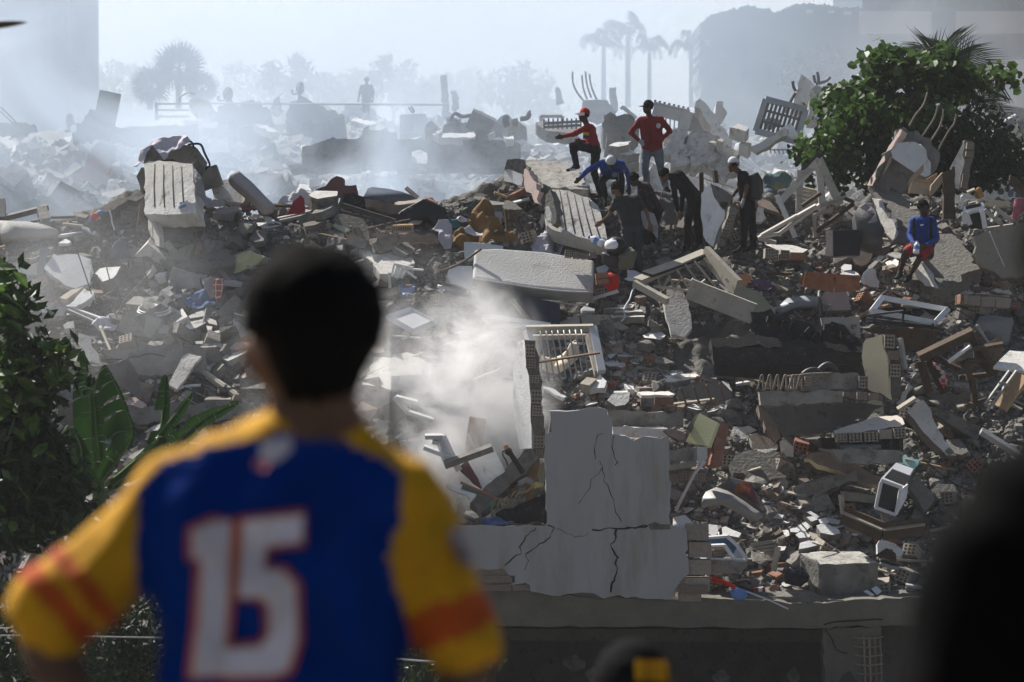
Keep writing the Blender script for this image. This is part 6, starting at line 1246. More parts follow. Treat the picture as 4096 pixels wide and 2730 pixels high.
def grow(name, bones, mats, parent, voxel, smooth=6, region=None, wr=.005):
    """bones: (a, b, ra, rb, slot). All limbs fuse into one surface; each face takes the slot of its nearest limb."""
    V = []; F = []
    for a, b, ra, rb, sl_ in bones:
        v, f = capsule(a, b, ra, rb); k = len(V); V += v; F += [[i+k for i in q_] for q_ in f]
    org = wloc(parent)
    me = bpy.data.meshes.new(name); me.from_pydata([tuple(v-org) for v in V], [], F); o = bpy.data.objects.new(name, me); COL.objects.link(o)
    md = o.modifiers.new('r', 'REMESH'); md.mode = 'VOXEL'; md.voxel_size = voxel; md.adaptivity = 0
    ms = o.modifiers.new('s', 'SMOOTH'); ms.iterations = smooth; ms.factor = .5
    dg = bpy.context.evaluated_depsgraph_get(); nm = bpy.data.meshes.new_from_object(o.evaluated_get(dg)); o.modifiers.clear(); o.data = nm; bpy.data.meshes.remove(me); nm.name = name
    nm.materials.clear()
    for m in mats: nm.materials.append(MATS[m])
    C_ = np.empty(len(nm.polygons)*3); nm.polygons.foreach_get('center', C_); C_ = C_.reshape(-1, 3)+np.array(org)
    best = np.full(len(C_), 1e9); slot = np.zeros(len(C_), int)
    for a, b, ra, rb, sl_ in bones:
        A_ = np.array(a); D = np.array(b-a); L2 = max(1e-9, D@D); t = np.clip((C_-A_)@D/L2, 0, 1); ds = np.linalg.norm(C_-A_-t[:, None]*D, axis=1)-(ra+(rb-ra)*t)
        k = ds < best; best[k] = ds[k]; slot[k] = sl_
    if region: slot = region(C_, slot)
    if wr: wrinkle(nm, org, wr)
    nm.polygons.foreach_set('material_index', slot.astype(np.int32)); nm.polygons.foreach_set('use_smooth', [True]*len(nm.polygons))
    o.parent = parent; o.location = (0, 0, 0); return o
def hand_bones(w, d, side, s, slot, spread=.0, curl=.5):
    """palm and five fingers growing from wrist w along d; side = thumb side"""
    d = d.normalized(); side = (side-d*side.dot(d)).normalized(); nn = d.cross(side)
    out = [(w, w+d*.085*s, .034*s, .036*s, slot), (w+side*.018*s, w+d*.08*s+side*.024*s, .026*s, .026*s, slot), (w-side*.018*s, w+d*.075*s-side*.026*s, .026*s, .024*s, slot)]
    for i, L_ in enumerate((.062, .074, .07, .055)):
        b0 = w+d*.085*s+side*(.032-.021*i)*s; e1 = b0+(d+side*(.12-.08*i+spread)).normalized()*L_*.55*s; e2 = e1+(d*(1-curl)+nn*curl).normalized()*L_*.6*s
        out += [(b0, e1, .0115*s, .0105*s, slot), (e1, e2, .0105*s, .009*s, slot)]
    t0 = w+d*.025*s+side*.03*s; t1 = t0+(d*.6+side*.8).normalized()*.045*s; t2 = t1+(d*.95+side*.25).normalized()*.035*s
    return out+[(t0, t1, .015*s, .0125*s, slot), (t1, t2, .0125*s, .010*s, slot)]
def head_bones(c, up, fwd, s, slot):
    up = up.normalized(); fwd = (fwd-up*fwd.dot(up)).normalized(); rt = fwd.cross(up)
    return [(c+up*.03*s-fwd*.012*s, c+up*.035*s-fwd*.03*s, .088*s, .088*s, slot), (c+up*.0*s+fwd*.02*s, c-up*.06*s+fwd*.045*s, .072*s, .052*s, slot), (c-up*.08*s+fwd*.06*s, c-up*.085*s+fwd*.055*s, .036*s, .036*s, slot),
            (c+up*.0*s+fwd*.09*s, c-up*.02*s+fwd*.105*s, .012*s, .016*s, slot), (c-up*.008*s+rt*.082*s, c-up*.03*s+rt*.078*s, .018*s, .014*s, slot), (c-up*.008*s-rt*.082*s, c-up*.03*s-rt*.078*s, .018*s, .014*s, slot)]
def hair_mesh(name, c, up, fwd, s, m, parent, thick=.012, lo=-.15, rough=.05, big=1.):
    up = up.normalized(); fwd = (fwd-up*fwd.dot(up)).normalized(); rt = fwd.cross(up); V = []; F = []; n = 22; k = 11
    for j in range(k+1):
        t = lo+(1-lo)*j/k; z = math.sin(t*math.pi/2); rr = math.cos(t*math.pi/2)
        for i in range(n):
            a = 2*math.pi*i/n; fr = math.cos(a)
            cut = max(0., fr)*(1-max(0, t))*.35
            w_ = rt*(math.sin(a)*rr*(.09+thick)*s*big)+fwd*((fr*rr*(.098+thick)-cut*.06-.012)*s*big)+up*((z*(.1+thick)+.03)*s*big)
            w_ *= 1+rough*noise.noise(w_*38/s+c)
            V.append(c+w_)
    for j in range(k): F += [[j*n+i, j*n+(i+1) % n, (j+1)*n+(i+1) % n, (j+1)*n+i] for i in range(n)]
    F += [list(range(n))[::-1], [k*n+i for i in range(n)]]
    return meshobj(name, V, F, m, parent, smooth=rough < .04)
def cap_mesh(c, up, fwd, s, m, parent, brim=True, brimdir=None, logo=None):
    o = hair_mesh('cap', c+up.normalized()*.012*s, up, fwd, s, m, parent, .016, .02, .0)
    if brim:
        up = up.normalized(); f = (brimdir or fwd); f = (f-up*f.dot(up)).normalized(); rt = f.cross(up); V = []; k = 9
        for lay in (0, -.008):
            for rr in (.085, .185):
                for i in range(k+1):
                    a = -1.15+2.3*i/k; ex = rr if rr < .1 else .09+(rr-.09)*max(.15, math.cos(a*1.15))
                    V.append(c+(f*math.cos(a)*ex+rt*math.sin(a)*min(ex, .1)+up*(.045+lay-(.02*(1-math.cos(a)) if rr > .1 else 0)-(.012 if rr > .1 else 0)))*s)
        q_ = k+1; F = []
        for i in range(k): F += [[i, i+1, q_+i+1, q_+i], [2*q_+i, 3*q_+i, 3*q_+i+1, 2*q_+i+1], [q_+i, q_+i+1, 3*q_+i+1, 3*q_+i], [i+1, i, 2*q_+i, 2*q_+i+1]]
        meshobj('brim', V, F, m, o)
    return o
for n_, c_ in [('skin_dark', (.065, .036, .022)), ('skin_brown', (.15, .085, .055)), ('hair_black', (.008, .0075, .007)), ('red_jersey', (.24, .014, .016)), ('dark_trousers', (.02, .021, .025)), ('black_shirt', (.014, .014, .016)), ('jeans', (.075, .095, .13)), ('faded_jeans', (.16, .19, .22)), ('royal_blue', (.012, .055, .26)), ('charcoal_tee', (.028, .03, .032)), ('floral', (.03, .022, .026)), ('white_cap', (.55, .55, .57)), ('red_cap', (.36, .01, .012)), ('black_cap', (.012, .012, .013)), ('red_shorts', (.36, .02, .022)), ('glove', (.36, .36, .35)), ('shoe_dark', (.03, .028, .027)), ('jersey_blue', (.002, .033, .22)), ('jersey_yellow', (.62, .31, .008)), ('jersey_red', (.48, .085, .012)), ('number_white', (.62, .58, .64)), ('pale_shirt', (.45, .46, .5)), ('eye_white', (.6, .6, .58))]:
    mat(n_, c_, rough=.85, var=.3, scale=7, bump=.4, bscale=30)
for n_ in ('floral',):
    pass
MATS['floral'] = mat('floral_print', (.03, .022, .026), var=.3, scale=10, spot=(.25, .06, .07), spotamt=.2, spotscale=14)
def person(label, J, Y, s=1., fwd=(0, 1, 0), hup=(0, 0, 1), shirt='black_shirt', pants='dark_trousers', skin='skin_brown', sleeve='long', cap=None, brimdir=None, hair='hair_black', shorts=False, glove=None, shoe='shoe_dark', cat='person', chest=1., body2=None, mouth=True, legs=True, voxel=.016):
    """J: joint -> (px,py[,dy]) in source pixels; dy = metres behind the person's own distance"""
    g = {k: P(v[0], v[1], Y+(v[2] if len(v) > 2 else 0)) for k, v in J.items()}
    fwd = Vector(fwd).normalized(); hup = Vector(hup).normalized()
    foot = min((g[k] for k in ('anL', 'anR') if k in g), key=lambda v: v.z, default=g['hipL'])
    root = empty('person', foot, label, cat)
    sh = (g['shL']+g['shR'])/2; hp = (g['hipL']+g['hipR'])/2; ax = (sh-hp); tl = ax.length; rt = (g['shR']-g['shL']); rt = rt.normalized() if rt.length > .05 else Vector((1, 0, 0))
    SK, SH, PA, SO, GL = 0, 1, 2, 3, 4
    B = []
    neck = g.get('neck') or (sh+ax.normalized()*.06*s)
    hd = g['head']
    B += head_bones(hd, hup, fwd, s, SK); B.append((neck-ax.normalized()*.05*s, hd-hup*.05*s, .058*s, .055*s, SK))
    wS = chest
    # torso: shoulder girdle, chest, belly, pelvis
    B += [(g['shL'], g['shR'], .068*s, .068*s, SH), (g['shL'].lerp(sh, .25)-ax*.06, g['shR'].lerp(sh, .25)-ax*.06, .09*s*wS, .09*s*wS, SH), (neck-ax.normalized()*.07*s, g['shL'], .055*s, .06*s, SH), (neck-ax.normalized()*.07*s, g['shR'], .055*s, .06*s, SH)]
    for k_ in ('L', 'R'):
        c1 = g['sh'+k_].lerp(sh, .38)-ax*.12; c2 = g['hip'+k_].lerp(hp, .15)+ax*.1
        B.append((c1, c1.lerp(c2, .55), .108*s*wS, .1*s*wS, SH)); B.append((c1.lerp(c2, .5), c2, .1*s*wS, .105*s*wS, SH))
    B += [(sh-ax*.15, hp+ax*.12, .11*s*wS, .108*s*wS, SH), (g['hipL'], g['hipR'], .1*s, .1*s, PA), (hp+ax*.14, hp+ax*.07, .112*s*wS, .112*s*wS, SH)]
    for k_, sg in (('L', -1), ('R', 1)):
        a, e, h_ = g['sh'+k_], g['el'+k_], g['ha'+k_]
        if sleeve == 'short':
            m_ = a.lerp(e, .62); B += [(a, m_, .062*s, .066*s, SH), (m_, e, .045*s, .04*s, SK), (e, h_, .04*s, .028*s, SK)]
        else: B += [(a, e, .066*s, .055*s, SH), (e, h_.lerp(e, .08), .054*s, .04*s, SH)]
        d = (h_-e).normalized(); up_ = Vector((0, 0, 1)) if abs(d.z) < .8 else -fwd
        B += hand_bones(h_, d, up_ if abs(d.z) < .8 else rt*-sg+fwd*.3, s, GL if glove and k_ in glove else SK, .1, .45)
        if legs:
            hi, kn, an = g['hip'+k_], g['kn'+k_], g['an'+k_]
            if shorts:
                m_ = hi.lerp(kn, .8); B += [(hi, m_, .1*s, .092*s, PA), (m_, kn, .066*s, .058*s, SK), (kn, kn.lerp(an, .35), .057*s, .058*s, SK), (kn.lerp(an, .35), an, .056*s, .036*s, SK)]
            else: B += [(hi, kn, .105*s, .076*s, PA), (kn, kn.lerp(an, .4), .075*s, .074*s, PA), (kn.lerp(an, .4), an, .073*s, .064*s, PA)]
            to = g.get('to'+k_) or an+fwd*.16*s-Vector((0, 0, .05*s)); hl = an+(an-to).normalized()*.04*s-Vector((0, 0, .045*s))
            B += [(hl, to, .042*s, .036*s, SO), (an, to.lerp(an, .5), .046*s, .04*s, SO), (to.lerp(hl, .3), to+(to-hl).normalized()*.035*s, .042*s, .032*s, SO)]
    grow('body', B, [skin, shirt, pants, shoe, 'glove'], root, voxel)
    r_ = fwd.cross(hup).normalized()
    for sg in (-1, 1): ball('eye', hd+hup*.012*s+fwd*.082*s+r_*sg*.032*s, .012*s, .012*s, .009*s, 'hair_black', root, 8)
    if mouth: ball('mouth', hd-hup*.062*s+fwd*.098*s, .022*s, .012*s, .005*s, 'red_cloth', root, 8)
    if cap: 
        hair_mesh('hair', hd, hup, fwd, s, hair, root, .004, -.35, .02)
        cap_mesh(hd, hup, fwd, s, cap, root, True, Vector(brimdir) if brimdir else None)
    elif hair: hair_mesh('hair', hd, hup, fwd, s, hair, root, .016, -.25, .1)
    return root, g
def disc(name, px, py, Y, w, h_, m, parent, n=12, tilt=(0, -1, 0)):
    c = P(px, py, Y); V = [c+Vector((math.cos(2*math.pi*i/n)*w/2, 0, math.sin(2*math.pi*i/n)*h_/2)) for i in range(n)]; V += [v+Vector((0, .01, 0)) for v in V]
    return meshobj(name, V, [list(range(n))[::-1], [n+i for i in range(n)]]+[[i, (i+1) % n, (i+1) % n+n, i+n] for i in range(n)], m, parent)
# --- man stepping up in red
pa, g = person('man in a red cap and red shirt stepping up with one arm out', dict(head=(2336, 463), neck=(2345, 492), shL=(2352, 508, -.14), shR=(2362, 508, .14), elL=(2294, 538, -.2), haL=(2252, 547, -.25), elR=(2386, 572, .1), haR=(2325, 566, -.05), hipL=(2374, 596, -.08), hipR=(2384, 600, .1), knL=(2290, 584, -.12), anL=(2306, 664, -.1), toL=(2276, 680, -.12), knR=(2376, 690, .1), anR=(2404, 776, .15), toR=(2384, 788, .1)),
    54.3, .97, fwd=(-1, -.25, 0), shirt='red_jersey', pants='dark_trousers', skin='skin_dark', cap='red_cap', brimdir=(-1, -.2, 0))
for i, (y0, y1, m) in enumerate([(529, 541, 'jersey_yellow'), (541, 550, 'jersey_blue'), (550, 557, 'red_cap')]): slab('', [2332, y0, 2356, y0+2, 2356, y1+2, 2332, y1], 88, 0, .03, m, 54.02, 0, 'flag_stripe', '', pa)
slab('', [2311, 452, 2338, 450, 2338, 462, 2312, 464], 85, 0, .03, 'clear_plastic', 54.18, 0, 'goggles', '', pa)
for i in range(3): slab('', [2278+i*8, 676, 2282+i*8, 675, 2288+i*8, 684, 2284+i*8, 685], 85, 0, .02, 'white_cap', 54.12, 0, 'shoe_stripe', '', pa)
# --- man in red, hands on hips
pb, g = person('man in a black cap and red sweater with hands on hips', dict(head=(2591, 432), neck=(2600, 460), shL=(2562, 480), shR=(2644, 478), elL=(2524, 532, .05), haL=(2560, 566, -.12), elR=(2680, 524, .05), haR=(2650, 556, .08), hipL=(2586, 606), hipR=(2632, 606), knL=(2580, 668, -.06), anL=(2590, 748, 0), knR=(2644, 680, -.05), anR=(2664, 752, .05), toL=(2578, 760, -.12), toR=(2676, 764, -.1)),
    54.6, 1.0, fwd=(-.85, -.6, 0), shirt='red_jersey', pants='faded_jeans', skin='skin_dark', cap='black_cap', brimdir=(-1, -.3, 0), glove='L', chest=1.06)
disc('chest_badge', 2634, 504, 54.43, .09, .1, 'white_cap', pb)
# --- man bent forward in blue, cap towards us
pc, g = person('man in a blue long sleeved shirt bending with a white capped head', dict(head=(2443, 652, -.35), neck=(2443, 642, -.2), shL=(2400, 655, -.1), shR=(2486, 655, -.1), elL=(2348, 684, -.2), haL=(2318, 716, -.35), elR=(2512, 698, -.15), haR=(2516, 752, -.25), hipL=(2420, 700, .35), hipR=(2476, 700, .35), knL=(2408, 728, -.05), anL=(2420, 782, .05), knR=(2486, 730, -.05), anR=(2482, 782, .05)),
    53.9, .97, fwd=(0, -.55, -.85), hup=(0, -.85, .5), shirt='royal_blue', pants='dark_trousers', skin='skin_dark', cap='white_cap', brimdir=(0, .6, .8), glove='')
disc('crest', 2460, 700, 53.55, .1, .1, 'slate_cloth', pc); slab('', [2490, 679, 2502, 676, 2504, 688, 2492, 690], 85, 0, .02, 'jersey_red', 53.6, 0, 'sleeve_flag', '', pc); disc('cap_crest', 2444, 648, 53.44, .09, .05, 'slate_cloth', pc)
# --- man in floral shirt bent over
pd_, g = person('man in a dark floral shirt bending left among the diggers', dict(head=(2536, 720, -.1), neck=(2556, 728, -.05), shL=(2566, 748, -.15), shR=(2580, 742, .18), elL=(2560, 800, -.2), haL=(2566, 850, -.25), elR=(2590, 820, .25), haR=(2580, 866, .25), hipL=(2616, 842, -.08), hipR=(2632, 842, .12), knL=(2588, 940, -.1), anL=(2590, 1040, -.05), knR=(2606, 940, .15), anR=(2612, 1036, .15)),
    53.1, 1., fwd=(-.9, -.2, -.5), hup=(-.5, 0, .85), shirt='floral', pants='dark_trousers', skin='skin_dark', sleeve='short', chest=1.1)
C('pale grey shirt tied round the floral man waist', '2556 846 2580 842 2616 856 2634 900 2630 960 2612 930 2580 915 2560 905', 78, 0, 'pale_shirt', .04, 5, name='shirt', cat='clothing', Y=52.75) if Z('SRC') is None else 0
# --- man in charcoal tee, back to us
pe, g = person('man in a charcoal t-shirt seen from behind with a hand on the slab', dict(head=(2462, 756, .05), neck=(2484, 784), shL=(2466, 800), shR=(2548, 792), elL=(2440, 858, .02), haL=(2406, 888, .05), elR=(2586, 850, -.05), haR=(2600, 900, -.05), hipL=(2506, 914), hipR=(2556, 914), knL=(2516, 1000), anL=(2520, 1076, -.05), knR=(2552, 1000, .05), anR=(2556, 1076)),
    52.5, .98, fwd=(-.75, .6, -.2), shirt='charcoal_tee', pants='dark_jeans', skin='skin_brown', sleeve='short') if mat('dark_jeans', (.045, .05, .06), var=.2) else 0
# --- man in black, bent
pf, g = person('man in a black jacket stooping with his arm hanging down', dict(head=(2657, 702, -.1), neck=(2678, 698, -.05), shL=(2690, 708, -.15), shR=(2712, 694, .2), elL=(2700, 790, -.2), haL=(2712, 850, -.25), elR=(2730, 780, .25), haR=(2726, 850, .25), hipL=(2770, 790, -.1), hipR=(2786, 786, .12), knL=(2752, 884, -.1), anL=(2748, 990, -.05), knR=(2790, 880, .15), anR=(2798, 966, .2)),
    52.9, 1.03, fwd=(-.75, -.2, -.65), hup=(-.6, 0, .8), shirt='black_shirt', pants='black_shirt', skin='skin_brown', chest=1.08)
# --- man with white cap and backpack
pg, g = person('man in a white cap and black polo with gloves facing left', dict(head=(2932, 662), neck=(2958, 680), shL=(2966, 698, -.18), shR=(2978, 698, .18), elL=(2990, 748, -.22), haL=(2974, 800, -.25), elR=(2950, 760, .15), haR=(2922, 798, .1), hipL=(2982, 818, -.08), hipR=(3000, 818, .1), knL=(2976, 900, -.1), anL=(2974, 984, -.08), knR=(3008, 900, .12), anR=(3014, 980, .12)),
    52.7, 1.02, fwd=(-.95, -.25, -.35), hup=(-.2, 0, 1), shirt='black_shirt', pants='dark_trousers', skin='skin_brown', sleeve='short', cap='white_cap', brimdir=(1, .2, .15), glove='LR')
bp = RB('backpack', 'black backpack worn by the white capped man', '3006 700 3030 690 3050 722 3054 770 3040 800 3010 796', 84, 0, .3, 'black_plastic', Y=52.55, puff=.015, yaw=25, cat='backpack')
# --- seated man
ph, g = person('man in a blue sports shirt and red shorts seated with a bottle', dict(head=(3693, 832, -.05), neck=(3692, 864), shL=(3652, 884), shR=(3732, 886), elL=(3638, 944, -.12), haL=(3656, 976, -.4), elR=(3748, 954, -.1), haR=(3702, 984, -.38), hipL=(3668, 986, -.02), hipR=(3716, 986, 0), knL=(3622, 1008, -.5), anL=(3600, 1092, -.42), toL=(3586, 1112, -.55), knR=(3678, 1036, -.5), anR=(3638, 1104, -.45), toR=(3622, 1124, -.58)),
    51.0, 1.02, fwd=(.25, -1, -.12), shirt='royal_blue', pants='red_shorts', skin='skin_dark', shorts=True, chest=1.28)
for x0, x1 in ((3652, 3662), (3720, 3730)): slab('', [x0, 876, x1, 872, x1-2, 960, x0-2, 960], 86, 0, .03, 'black_cap', 50.78, 0, 'backpack_strap', '', ph)
T('chest_mark', '3682 900 3686 903 3694 899', .009, 'white_cap', parent=ph, Y=50.68, k=2)
bottle('clear water bottle held by the seated man', P(3664, 1016, 50.3), P(3670, 964, 50.35), .055)
# --- far walker and far sitters
pi_, g = person('dark figure of a man walking on the far rubble mound', dict(head=(1467, 324), neck=(1466, 336), shL=(1446, 346), shR=(1486, 346), elL=(1438, 374, .05), haL=(1434, 396, .0), elR=(1494, 374, .05), haR=(1492, 398, 0), hipL=(1456, 404), hipR=(1474, 404), knL=(1458, 440, -.1), anL=(1464, 476, .1), knR=(1472, 440, .05), anR=(1468, 480, .15)),
    112., 1.0, fwd=(.3, 1, -.1), shirt='black_shirt', pants='black_shirt', skin='skin_dark', cap='black_cap', voxel=.022)
pj, g = person('man in a white shirt and dark cap crouching at the far left', dict(head=(240, 636), neck=(228, 650), shL=(214, 660, -.1), shR=(224, 658, .15), elL=(228, 684, -.15), haL=(252, 690, -.2), elR=(240, 680, .2), haR=(256, 684, .1), hipL=(196, 714, -.1), hipR=(204, 714, .12), knL=(248, 704, -.12), anL=(244, 740, -.1), knR=(262, 700, .12), anR=(268, 736, .1)),
    85., .98, fwd=(.9, -.2, -.45), hup=(.3, 0, .95), shirt='white_cap', pants='dark_trousers', skin='skin_brown', sleeve='short', cap='black_cap', voxel=.022)
pk, g = person('man in a red top sitting at the far left edge', dict(head=(104, 634), neck=(104, 648), shL=(90, 656), shR=(122, 656), elL=(84, 680, -.1), haL=(96, 692, -.25), elR=(134, 680, -.1), haR=(120, 692, -.25), hipL=(96, 694), hipR=(118, 694), knL=(90, 706, -.4), anL=(90, 736, -.35), knR=(128, 706, -.4), anR=(130, 736, -.35)),
    86., .95, fwd=(0, -1, 0), shirt='red_jersey', pants='dark_trousers', skin='skin_dark', voxel=.022)
# ================================================================ onlookers close to the camera
YJ = 5.0
def jp(x, y, dy=0.): return P(x, y, YJ+dy)
root = empty('person', Vector((jp(1180, 1500).x, YJ, groundz(YJ))), 'onlooker in a blue and yellow number 15 baseball jersey seen from behind', 'person')
k_ = 1/2276.
def cp(x0, y0, x1, y1, r0, r1, s_, d0=0., d1=0.): return (jp(x0, y0, d0), jp(x1, y1, d1), r0*k_, r1*k_, s_)
JB = [cp(1235, 1270, 1240, 1330, 215, 215, 0, -.01, -.01), cp(1225, 1380, 1215, 1480, 205, 185, 0, .01, .02), cp(1165, 1480, 1150, 1530, 150, 120, 0, .07, .09), cp(1265, 1520, 1275, 1790, 178, 186, 0, .01, .0), cp(1000, 1400, 1008, 1460, 42, 32, 0, .02, .02), cp(1440, 1410, 1440, 1450, 34, 28, 0, .02, .02),
    cp(1265, 1830, 1265, 1850, 200, 215, 2, .0, .0),
    cp(1240, 1765, 660, 1975, 170, 158, 2), cp(1300, 1800, 1650, 2010, 172, 165, 2), cp(1150, 1900, 830, 2040, 200, 210, 1, 0, 0), cp(1300, 1900, 1480, 2020, 200, 200, 1),
    cp(830, 2080, 870, 2500, 265, 250, 1), cp(870, 2500, 880, 3000, 250, 250, 1), cp(1400, 2080, 1390, 2500, 245, 235, 1), cp(1390, 2500, 1400, 3000, 235, 245, 1), cp(1110, 2020, 1130, 3000, 270, 270, 1),
    cp(640, 2060, 520, 2200, 165, 175, 2), cp(520, 2200, 235, 2440, 178, 205, 2), cp(1680, 2080, 1730, 2280, 165, 172, 2), cp(1730, 2280, 1838, 2540, 175, 172, 2),
    cp(300, 2420, 175, 2560, 120, 110, 0), cp(165, 2570, 380, 2950, 108, 85, 0, 0, -.08), cp(1820, 2500, 1870, 2680, 120, 108, 0), cp(1870, 2690, 1700, 3050, 105, 85, 0, 0, -.08),
    cp(900, 3080, 1380, 3080, 260, 260, 3), cp(920, 3150, 930, 4050, 240, 165, 3), cp(1370, 3150, 1380, 4050, 240, 165, 3), cp(930, 4050, 930, 4950, 160, 110, 3), cp(1380, 4050, 1390, 4950, 160, 110, 3), cp(930, 5080, 930, 5090, 105, 100, 4, -.05, .18), cp(1390, 5080, 1390, 5090, 105, 100, 4, -.05, .18)]
JB += hand_bones(jp(400, 2990, -.09), Vector((.6, 0, -.5)), Vector((0, 1, .2)), 1.05, 0) + hand_bones(jp(1680, 3090, -.09), Vector((-.6, 0, -.5)), Vector((0, 1, .2)), 1.05, 0)
def region(C_, slot):
    px = C_[:, 0]/C_[:, 1]*11377.8+2048; py = 1000-(C_[:, 2]-ZC)/C_[:, 1]*11377.8
    out = slot.copy(); sh_ = (slot == 1) | (slot == 2)
    # blue back panel inside the raglan seams, yellow yoke and sleeves
    seamL = np.interp(py, [1740, 1790, 1870, 1960, 2600], [1120, 860, 640, 545, 545]); seamR = np.interp(py, [1740, 1790, 1860, 1950, 2060, 2150, 2250, 2480], [1290, 1440, 1560, 1625, 1640, 1560, 1545, 1640])
    blue = sh_ & (px > seamL) & (px < seamR) & (py > 1735) & ((slot == 1) | (px < 1600))
    out[sh_] = 2; out[blue] = 1; out[(slot == 1) & (py > 2450)] = 1
    # red bands round the sleeve hems: distance along each sleeve
    for (x0, y0, x1, y1), bands, side in [((520, 2200, 235, 2440), ((.55, .74), (.86, 1.1)), px < 560), ((1730, 2280, 1838, 2540), ((.5, 1.05),), px > 1600)]:
        t = ((px-x0)*(x1-x0)+(py-y0)*(y1-y0))/((x1-x0)**2+(y1-y0)**2)
        for a, b in bands: out[(slot == 2) & side & (t > a) & (t < b)] = 5
    return out
jo = grow('body', JB, ['skin_brown', 'jersey_blue', 'jersey_yellow', 'dark_trousers', 'shoe_dark', 'jersey_red'], root, .014, 5, region, .007)
# short afro hair
V = []; F = []; n = 40; kk = 22; hcn = jp(1252, 1256, -.015)
for j in range(kk+1):
    t = -.62+1.62*j/kk; z = math.sin(t*math.pi/2); rr = math.cos(t*math.pi/2)
    for i in range(n):
        a = 2*math.pi*i/n; w_ = Vector((math.cos(a)*rr*284, math.sin(a)*rr*270, z*(280 if t > 0 else 410)))*k_
        if math.sin(a) > .3 and t < 0: w_ *= .82
        if math.cos(a) < -.2 and t < -.12: w_.x *= .72
        if math.cos(a) > .2 and t < -.2: w_.x *= .9
        w_ *= 1.01+.045*noise.noise(w_*20)+.07*noise.noise(w_*48); V.append(hcn+w_)
for j in range(kk): F += [[j*n+i, j*n+(i+1) % n, (j+1)*n+(i+1) % n, (j+1)*n+i] for i in range(n)]
F += [list(range(n))[::-1], [kk*n+i for i in range(n)]]
meshobj('hair', V, F, 'hair_black', root, smooth=True)
# number and badges sewn on the jersey, laid on the cloth
dg = bpy.context.evaluated_depsgraph_get(); jb = BVHTree.FromPolygons([v.co+wloc(jo) for v in jo.data.vertices], [p.vertices[:] for p in jo.data.polygons])
def sewn(name, s, m, off):
    pp = pl(s); bm = bmesh.new(); f = bm.faces.new([bm.verts.new((x, 0, y)) for x, y in pp]); f.normal_update(); bmesh.ops.triangulate(bm, faces=[f])
    for it in range(4):
        es = [e for e in bm.edges if e.calc_length() > 45]
        if not es: break
        bmesh.ops.subdivide_edges(bm, edges=es, cuts=1); bmesh.ops.triangulate(bm, faces=bm.faces[:])
    bm.verts.index_update(); V = []
    for v in bm.verts:
        d = ray(v.co.x, v.co.z).normalized(); h_ = jb.ray_cast(CAM, d); V.append((h_[0] if h_[0] is not None else jp(v.co.x, v.co.z, -.1))-d*off)
    F = [[v.index for v in f.verts] for f in bm.faces]; bm.free(); return meshobj(name, V, F, m, root)
Z('SRC')
ONE = '768 2125 850 2088 925 2085 912 2400 892 2700 765 2710 792 2500 806 2240 768 2235'
FIVE = '972 2085 1213 2060 1205 2168 1062 2185 1052 2280 1130 2286 1182 2340 1187 2560 1152 2680 1090 2702 895 2708 900 2598 1040 2588 1078 2545 1078 2425 1040 2388 955 2392'
def grown(s, d):
    pp = pl(s); cx = sum(p[0] for p in pp)/len(pp); cyy = sum(p[1] for p in pp)/len(pp); out = []
    for i, (x, y) in enumerate(pp):
        a, b = pp[i-1], pp[(i+1) % len(pp)]; tx, ty = b[0]-a[0], b[1]-a[1]; l_ = math.hypot(tx, ty) or 1; out += [x+ty/l_*d, y-tx/l_*d]
    return ' '.join(f'{v:.0f}' for v in out)
sewn('number_outline', grown(ONE, 26), 'jersey_red', .004); sewn('number_outline', grown(FIVE, 26), 'jersey_red', .004)
sewn('number', ONE, 'number_white', .009); sewn('number', FIVE, 'number_white', .009)
sewn('collar_badge', '1040 1770 1160 1745 1170 1800 1110 1850 1040 1850', 'number_white', .005); sewn('collar_badge', '1020 1835 1090 1845 1060 1885 1010 1875', 'pink_cloth', .006)
sewn('sleeve_badge', '1805 2110 1850 2120 1895 2210 1900 2270 1850 2260 1810 2190', 'lilac_cloth', .006)
mat('pitch_black', (.004, .004, .0042), var=.2, bump=.0)
for n_ in ('pitch_black', 'hair_black', 'black_cap', 'black_shirt', 'jersey_blue', 'dark_trousers'): MATS[n_].node_tree.nodes['Principled BSDF'].inputs['Specular IOR Level'].default_value = .04
# man in black at the right edge
YB = 3.2
rb = empty('person', P(4700, 3000, YB)*1., 'onlooker in black filling the lower right corner', 'person'); rb.location.z = groundz(YB)
kb = YB*.36/4096
def cb(x0, y0, x1, y1, r0, r1, s_, d0=0., d1=0.): return (P(x0-45, y0-60, YB+d0), P(x1-45, y1-60, YB+d1), r0*kb, r1*kb, s_)
BB = [cb(4520, 1080, 4520, 1200, 350, 350, 0), cb(4520, 1250, 4500, 1400, 300, 240, 0, .02, .03), cb(4540, 1450, 4560, 1750, 220, 240, 0), cb(4560, 1960, 4220, 2130, 300, 320, 1), cb(4560, 1960, 5100, 2160, 300, 340, 1), cb(4380, 2330, 4360, 3600, 450, 430, 1), cb(4900, 2300, 4880, 3600, 470, 430, 1), cb(4600, 2200, 4600, 3700, 520, 500, 1),
    cb(4050, 2360, 3915, 3050, 330, 335, 1), cb(3935, 3050, 4200, 3750, 280, 210, 1, 0, -.15), cb(5200, 2300, 5320, 3050, 340, 300, 1), cb(5320, 3050, 5100, 3700, 270, 210, 1, 0, -.15), cb(4400, 3800, 4420, 5400, 420, 260, 1), cb(4850, 3800, 4830, 5400, 420, 260, 1), cb(4420, 5400, 4420, 7300, 250, 170, 1), cb(4830, 5400, 4830, 7300, 250, 170, 1)]
